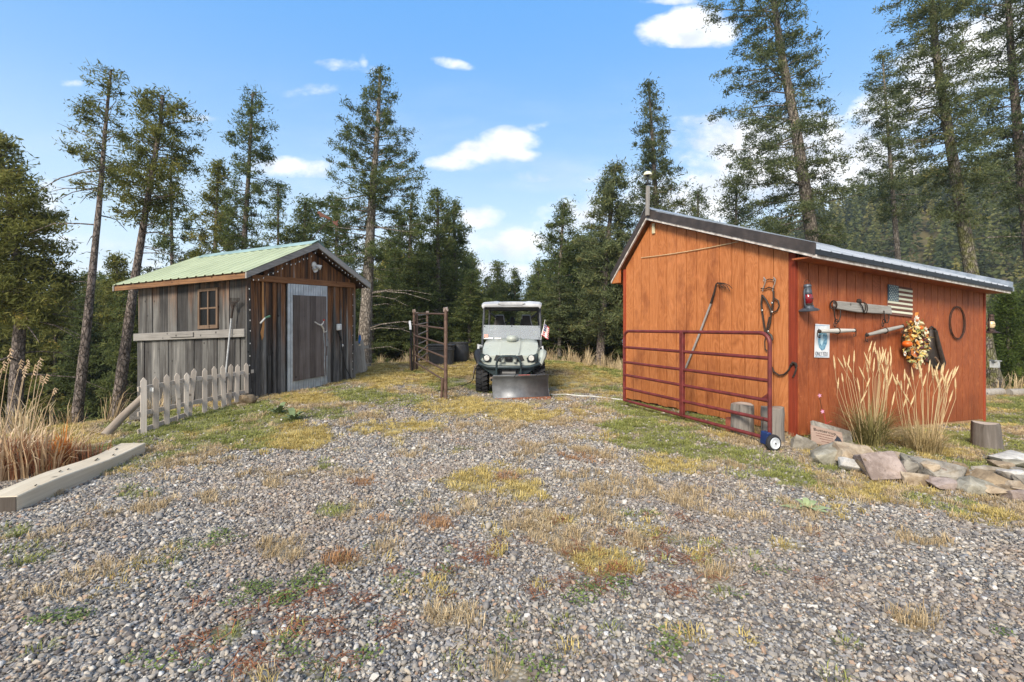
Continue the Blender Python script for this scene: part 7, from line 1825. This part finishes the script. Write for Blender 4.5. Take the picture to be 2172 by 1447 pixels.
# ---- the wooded hill on the right
def hillz(x, y):
    rz_ = np.interp(x, [-60, 20, 42, 70, 86, 101, 119, 160, 260, 420], [-18, -6, 6, 20, 27, 32.5, 35.5, 44, 46, 40])
    f = np.clip((y - 42) / 68, 0, 1); f = f * f * (3 - 2 * f) * .35 + f * .65
    return -8 + (rz_ + 8) * f + (fbm(x, y, .05, 61) - .5) * 5 * f
hx_, hy_ = np.meshgrid(np.arange(-60, 421, 6.0), np.arange(40, 190, 5.0)); hxs, hys = hx_.ravel(), hy_.ravel(); hzs = hillz(hxs, hys)
nx_ = hx_.shape[1]; ny_ = hx_.shape[0]; ii = (np.arange(ny_ - 1)[:, None] * nx_ + np.arange(nx_ - 1)[None, :]).ravel()
hm_ = np_mesh('hill', np.stack([hxs, hys, hzs], 1), 4, np.stack([ii, ii + 1, ii + nx_ + 1, ii + nx_], 1).ravel()); hm_.polygons.foreach_set('use_smooth', [True] * len(hm_.polygons))
hill = bpy.data.objects.new('hill', hm_); COL.objects.link(hill); tag(hill, kind='structure')
m, N, b = new_mat('hill_grass', (.1, .09, .05), .95, 0, .1); P = objcoord(N); N.set(b.inputs['Base Color'], N.mix(N.noise(P, .3, 5, .6), (.05, .05, .02), (.16, .13, .07))); hm_.materials.append(m)
r = np.random.default_rng(5); Vh, Th = [], []
nh = 2600
hx1 = -20 + 240 * r.random(nh) ** .85; hy1 = 44 + 84 * np.sqrt(r.random(nh)); hz1 = hillz(hx1, hy1)
kk = 120
for i in range(nh):
    h = r.uniform(5.0, 10.5); w = h * r.uniform(.20, .27); f = r.random(kk) ** .8; az = r.random(kk) * 6.283; rad = w * (1 - f) * r.uniform(.45, 1.1, kk) + .05
    c = np.stack([hx1[i] + rad * np.cos(az), hy1[i] + rad * np.sin(az), hz1[i] + .5 + f * h], 1)
    s_ = (.48 * (1 - f) + .24)[:, None] * r.uniform(.7, 1.3, kk)[:, None]
    d = np.stack([np.cos(az), np.sin(az), r.normal(-.35, .3, kk)], 1); d /= np.linalg.norm(d, axis=1)[:, None]; e = np.cross(d, r.normal(0, 1, (kk, 3))); e /= np.linalg.norm(e, axis=1)[:, None]
    Vh.append(np.stack([c - d * s_ * .7, c + e * s_ * .5, c + d * s_, c - e * s_ * .5], 1).reshape(-1, 3)); Th.append(np.repeat(np.clip(r.normal(.45, .28) + .18 * f + r.normal(0, .08, kk), 0, 1), 4))
hw = np_mesh('hillside_forest', np.concatenate(Vh), 4, np.arange(nh * kk * 4), {'tint': np.concatenate(Th)}); hw.materials.append(m_needles('far_forest_needles', (.04, .055, .026), (.11, .135, .05), (.24, .24, .08)))
ho = bpy.data.objects.new('hillside_forest', hw); COL.objects.link(ho); tag(ho, 'distant conifer forest covering the hillside', None, None, 'stuff')

# ------------------------------------------------------------------ tall grasses
M_STRAW = m_blade('straw_stalk', (.38, .27, .14), (.62, .48, .28), (.70, .60, .40))
M_HEAD = m_plain('golden_seed_head', (.64, .49, .28), .8, bump=.3, scale=60, col2=(.48, .34, .17))
M_LEAFG = m_blade('clump_leaf', (.14, .13, .045), (.38, .32, .14), (.60, .50, .28))
def blades_np(seed, c, n, h, spread, reach, w, up=.9, cc=None):
    r = np.random.default_rng(seed); az = r.random(n) * 6.283; rr = spread * np.sqrt(r.random(n)); L = h * r.uniform(.45, 1.15, n); re = reach * r.uniform(.1, 1.2, n)
    b0 = np.stack([c[0] + rr * np.cos(az), c[1] + rr * np.sin(az), np.full(n, c[2])], 1); a2 = az + r.normal(0, .5, n); d = np.stack([np.cos(a2), np.sin(a2), np.zeros(n)], 1); s = np.stack([-np.sin(a2), np.cos(a2), np.zeros(n)], 1) * w * r.uniform(.6, 1.3, n)[:, None]
    V = []
    for u, ww in ((0, 1), (.35, .95), (.7, .7), (1, .08)):
        p = b0 + d * (re * u ** 1.8)[:, None] + np.stack([np.zeros(n), np.zeros(n), L * (u - .38 * u ** 3 * (re / max(reach, .01)))], 1); V += [p - s * ww, p + s * ww]
    V = np.stack(V, 1).reshape(-1, 3); k = np.arange(n)[:, None] * 8
    Fq = np.concatenate([k + np.array([[0, 1, 3, 2]]), k + np.array([[2, 3, 5, 4]]), k + np.array([[4, 5, 7, 6]])], 1).ravel()
    return V, Fq
def clump(name, label, base, tips, seed, leaf_h, nleaf, cat='grass clump', mats=(M_LEAFG, M_STRAW, M_HEAD), headlen=.17, spread=.10, jitter=.10):
    t = thing(name, label, cat, tuple(base)); V, Fq = blades_np(seed, base, nleaf, leaf_h, spread, leaf_h * .8, .0032)
    M = np.array(ROOTM[t.name].inverted()); V = V @ M[:3, :3].T + M[:3, 3]
    me = np_mesh('leaves', V, 4, Fq); me.materials.append(mats[0]); o = bpy.data.objects.new('leaves', me); COL.objects.link(o); o.parent = t
    r = random.Random(seed)
    for (x, y) in tips:
        Y = base[1] + r.uniform(-jitter, jitter); tip = pix(x, y, Y); b0 = Vector(base) + Vector(((tip.x - base[0]) * .35 + r.uniform(-.05, .05), Y - base[1], 0)); bend = r.uniform(-.07, .07)
        P_ = [b0, b0.lerp(tip, .35) + Vector((bend, 0, .02)), b0.lerp(tip, .7) + Vector((bend * 1.4, 0, .02)), tip]
        st = MB().tube(P_, [.0028, .0026, .0022, .0012], 4).build('stalk', mats[1], t)
        dirv = (P_[3] - P_[2]).normalized(); hl = headlen * r.uniform(.75, 1.2); h0 = tip - dirv * hl
        MB().lathe(h0, [(0, 0), (.006, hl * .12), (.0095, hl * .3), (.008, hl * .6), (.0045, hl * .85), (0, hl)], 6, track(dirv)).build('seed_head', mats[2], st, smooth=True)
    return t
r = random.Random(4)
tips1 = [(1768, 752), (1776, 758), (1788, 752), (1795, 768), (1802, 752), (1812, 742), (1821, 776), (1818, 800), (1832, 745), (1838, 768), (1850, 722), (1854, 730), (1857, 724), (1861, 742), (1865, 735), (1868, 748), (1871, 734), (1875, 740), (1877, 752), (1880, 738), (1884, 745), (1888, 733), (1891, 750), (1886, 770), (1879, 780), (1870, 770), (1862, 762), (1855, 758), (1846, 745), (1876, 800), (1893, 790), (1846, 800), (1785, 790), (1779, 800), (1840, 826), (1898, 830)]
tips2 = [(1892, 790), (1900, 800), (1904, 792), (1911, 806), (1919, 782), (1921, 790), (1933, 778), (1930, 800), (1940, 838), (1948, 765), (1951, 772), (1956, 780), (1973, 762), (1976, 772), (1981, 782), (1985, 775), (1988, 790), (1992, 768), (1996, 782), (1999, 772), (2003, 768), (2001, 795), (2008, 790), (2013, 782), (2018, 788), (2022, 782), (2028, 776), (2034, 775), (2026, 800), (2022, 826), (2010, 810), (1990, 800), (1966, 790), (1925, 836), (1915, 830)]
ba = pix(1848, 945, 5.62); ba.z = G(ba.x, ba.y) + .0; clump('reed_grass', 'taller golden reed grass clump in front of the poster wall', ba, tips1, 51, .62, 520, spread=.13)
bb_ = pix(1958, 955, 5.45); bb_.z = G(bb_.x, bb_.y); clump('reed_grass', 'golden reed grass clump nearer the lone grey stump', bb_, tips2, 52, .42, 420, spread=.17, mats=(m_blade('dry_clump_leaf', (.22, .16, .07), (.50, .39, .20), (.66, .54, .34)), M_STRAW, M_HEAD))
# dry weeds at the left edge
M_DRY = m_blade('dry_rusty_weed', (.16, .06, .03), (.44, .20, .10), (.62, .40, .22)); M_PALE = m_blade('pale_dry_leaf', (.40, .26, .14), (.70, .54, .36), (.78, .66, .48))
def multi(name, label, specs, tips, base, cat='grass clump', hd=M_PALE):
    t = thing(name, label, cat, tuple(base)); M = np.array(ROOTM[t.name].inverted())
    for (nm, c, n, h, sp_, re, w, mt, sd_) in specs:
        V, Fq = blades_np(sd_, c, n, h, sp_, re, w); V = V @ M[:3, :3].T + M[:3, 3]
        me = np_mesh(nm, V, 4, Fq); me.materials.append(mt); o = bpy.data.objects.new(nm, me); COL.objects.link(o); o.parent = t
    rr = random.Random(3)
    for (x, y, L) in tips:
        Y = base[1] + rr.uniform(-.15, .2); tip = pix(x, y, Y); b0 = Vector((tip.x - .25 * rr.uniform(.2, 1), Y, base[2])); P_ = [b0, b0.lerp(tip, .4) + Vector((-.03, 0, .03)), b0.lerp(tip, .75) + Vector((-.02, 0, .03)), tip]
        st = MB().tube(P_, [.004, .0035, .003, .0015], 5).build('stalk', M_PALE, t)
        for k in range(9):
            f = k / 9; p = P_[3].lerp(P_[2], f * L); s_ = 1 if k % 2 else -1; q = p + Vector((s_ * .018 * (1 - .3 * f) + .008, rr.uniform(-.01, .01), -.020)); MB().lathe(p, [(0, 0), (.0055, .012), (.004, .03), (0, .038)], 5, track(q - p)).build('spikelet', hd, st)
    return t
c1 = Vector((-4.95, 4.75, G(-4.95, 4.75) - .02)); c2 = Vector((-5.25, 4.55, c1.z)); c3 = Vector((-4.62, 4.95, c1.z))
multi('dry_weed_clump', 'tall rusty dry weeds and oat grass at the left edge behind the timber',
      [('rusty_stems', tuple(c1), 520, .42, .34, .10, .0045, M_DRY, 1), ('rusty_stems', tuple(c2), 420, .50, .35, .12, .0045, M_DRY, 2), ('rusty_stems', tuple(c3), 240, .30, .22, .08, .004, M_DRY, 3), ('pale_leaves', tuple(c1), 210, .60, .36, .40, .006, M_PALE, 4), ('pale_leaves', tuple(c2), 240, .66, .4, .42, .006, M_PALE, 5), ('orange_leaves', tuple(c1 + Vector((.16, .1, 0))), 40, .52, .05, .10, .008, m_blade('orange_leaf', (.5, .17, .03), (.75, .32, .07)), 6)],
      [(24, 738, .5), (46, 762, .4), (60, 762, .4), (86, 758, .5), (88, 795, .4), (100, 792, .45), (118, 822, .35), (10, 765, .4), (54, 775, .5), (76, 772, .5)], c1)
# loose dead grass along the forest edge: uncountable
protos_g = [(tuft_mesh(500 + k, 26, .55, .10, .006, .55), M_TAN) for k in range(3)] + [(tuft_mesh(510 + k, 22, .30, .10, .006, .8), M_TAN) for k in range(2)]
n = 4200; ex = rng.uniform(-14, 26, n); ey = rng.uniform(4.5, 20, n); pxg, pyg = _proj(ex, ey, ground_np(ex, ey))
edge = np.exp(-((ey - (15.2 + .02 * ex * ex - .1 * ex)) / 1.3) ** 2) * (ex > -5.5) * (ex < 5)
bankm = (ex < -5.4) * (ey < 12) * .45 * (vnoise(ex, ey, 1.1, 8) > .45)
rr2 = ((ex > 11) * (ey > 10.5) * .35)
keep = rng.random(n) < np.clip(edge + bankm + rr2, 0, 1)
ex, ey = ex[keep], ey[keep]; n = len(ex)
scatter('dead_grass', protos_g, np.stack([ex, ey, ground_np(ex, ey)], 1), np.stack([rng.normal(0, .1, n), rng.normal(0, .1, n), rng.random(n) * 6.28], 1), np.repeat(rng.uniform(.5, 1.2, n)[:, None], 3, 1), rng.integers(0, 5, n), 'dry straw coloured grass along the forest edge')
# fallen sticks on the left bank
for k, (x0, y0, x1, y1, lab) in enumerate(((195, 915, 226, 899, 'thin fallen grey branch on the bank near the brace pole'),)):
    a, b__ = pix(x0, y0, 6.9), pix(x1, y1, 7.2); MB().tube([a, a.lerp(b__, .5) + Vector((0, 0, .02)), b__], [.012, .02, .008], 6).build('fallen_branch', M_BARKL, None, label=lab, cat='branch')

# ------------------------------------------------------------------ thin mountain air
hz_ = bpy.data.materials.new('thin_air'); hz_.use_nodes = True; hz_.node_tree.nodes.clear(); N = NT(hz_.node_tree)
pv = N.n('ShaderNodeVolumePrincipled'); pv.inputs['Color'].default_value = (.86, .92, 1, 1); pv.inputs['Density'].default_value = .0006; pv.inputs['Anisotropy'].default_value = .2
N.n('ShaderNodeOutputMaterial', i_1=pv.outputs[0])
MB().span((-910, -610, min(float(zs.min()), float(hzs.min())) - 1), (910, 1510, float(np.concatenate(Vh)[:, 2].max()) + 1)).build('haze', hz_, None, kind='stuff', label='thin pale air over the forest and hillside', origin=(0, 0, 0))
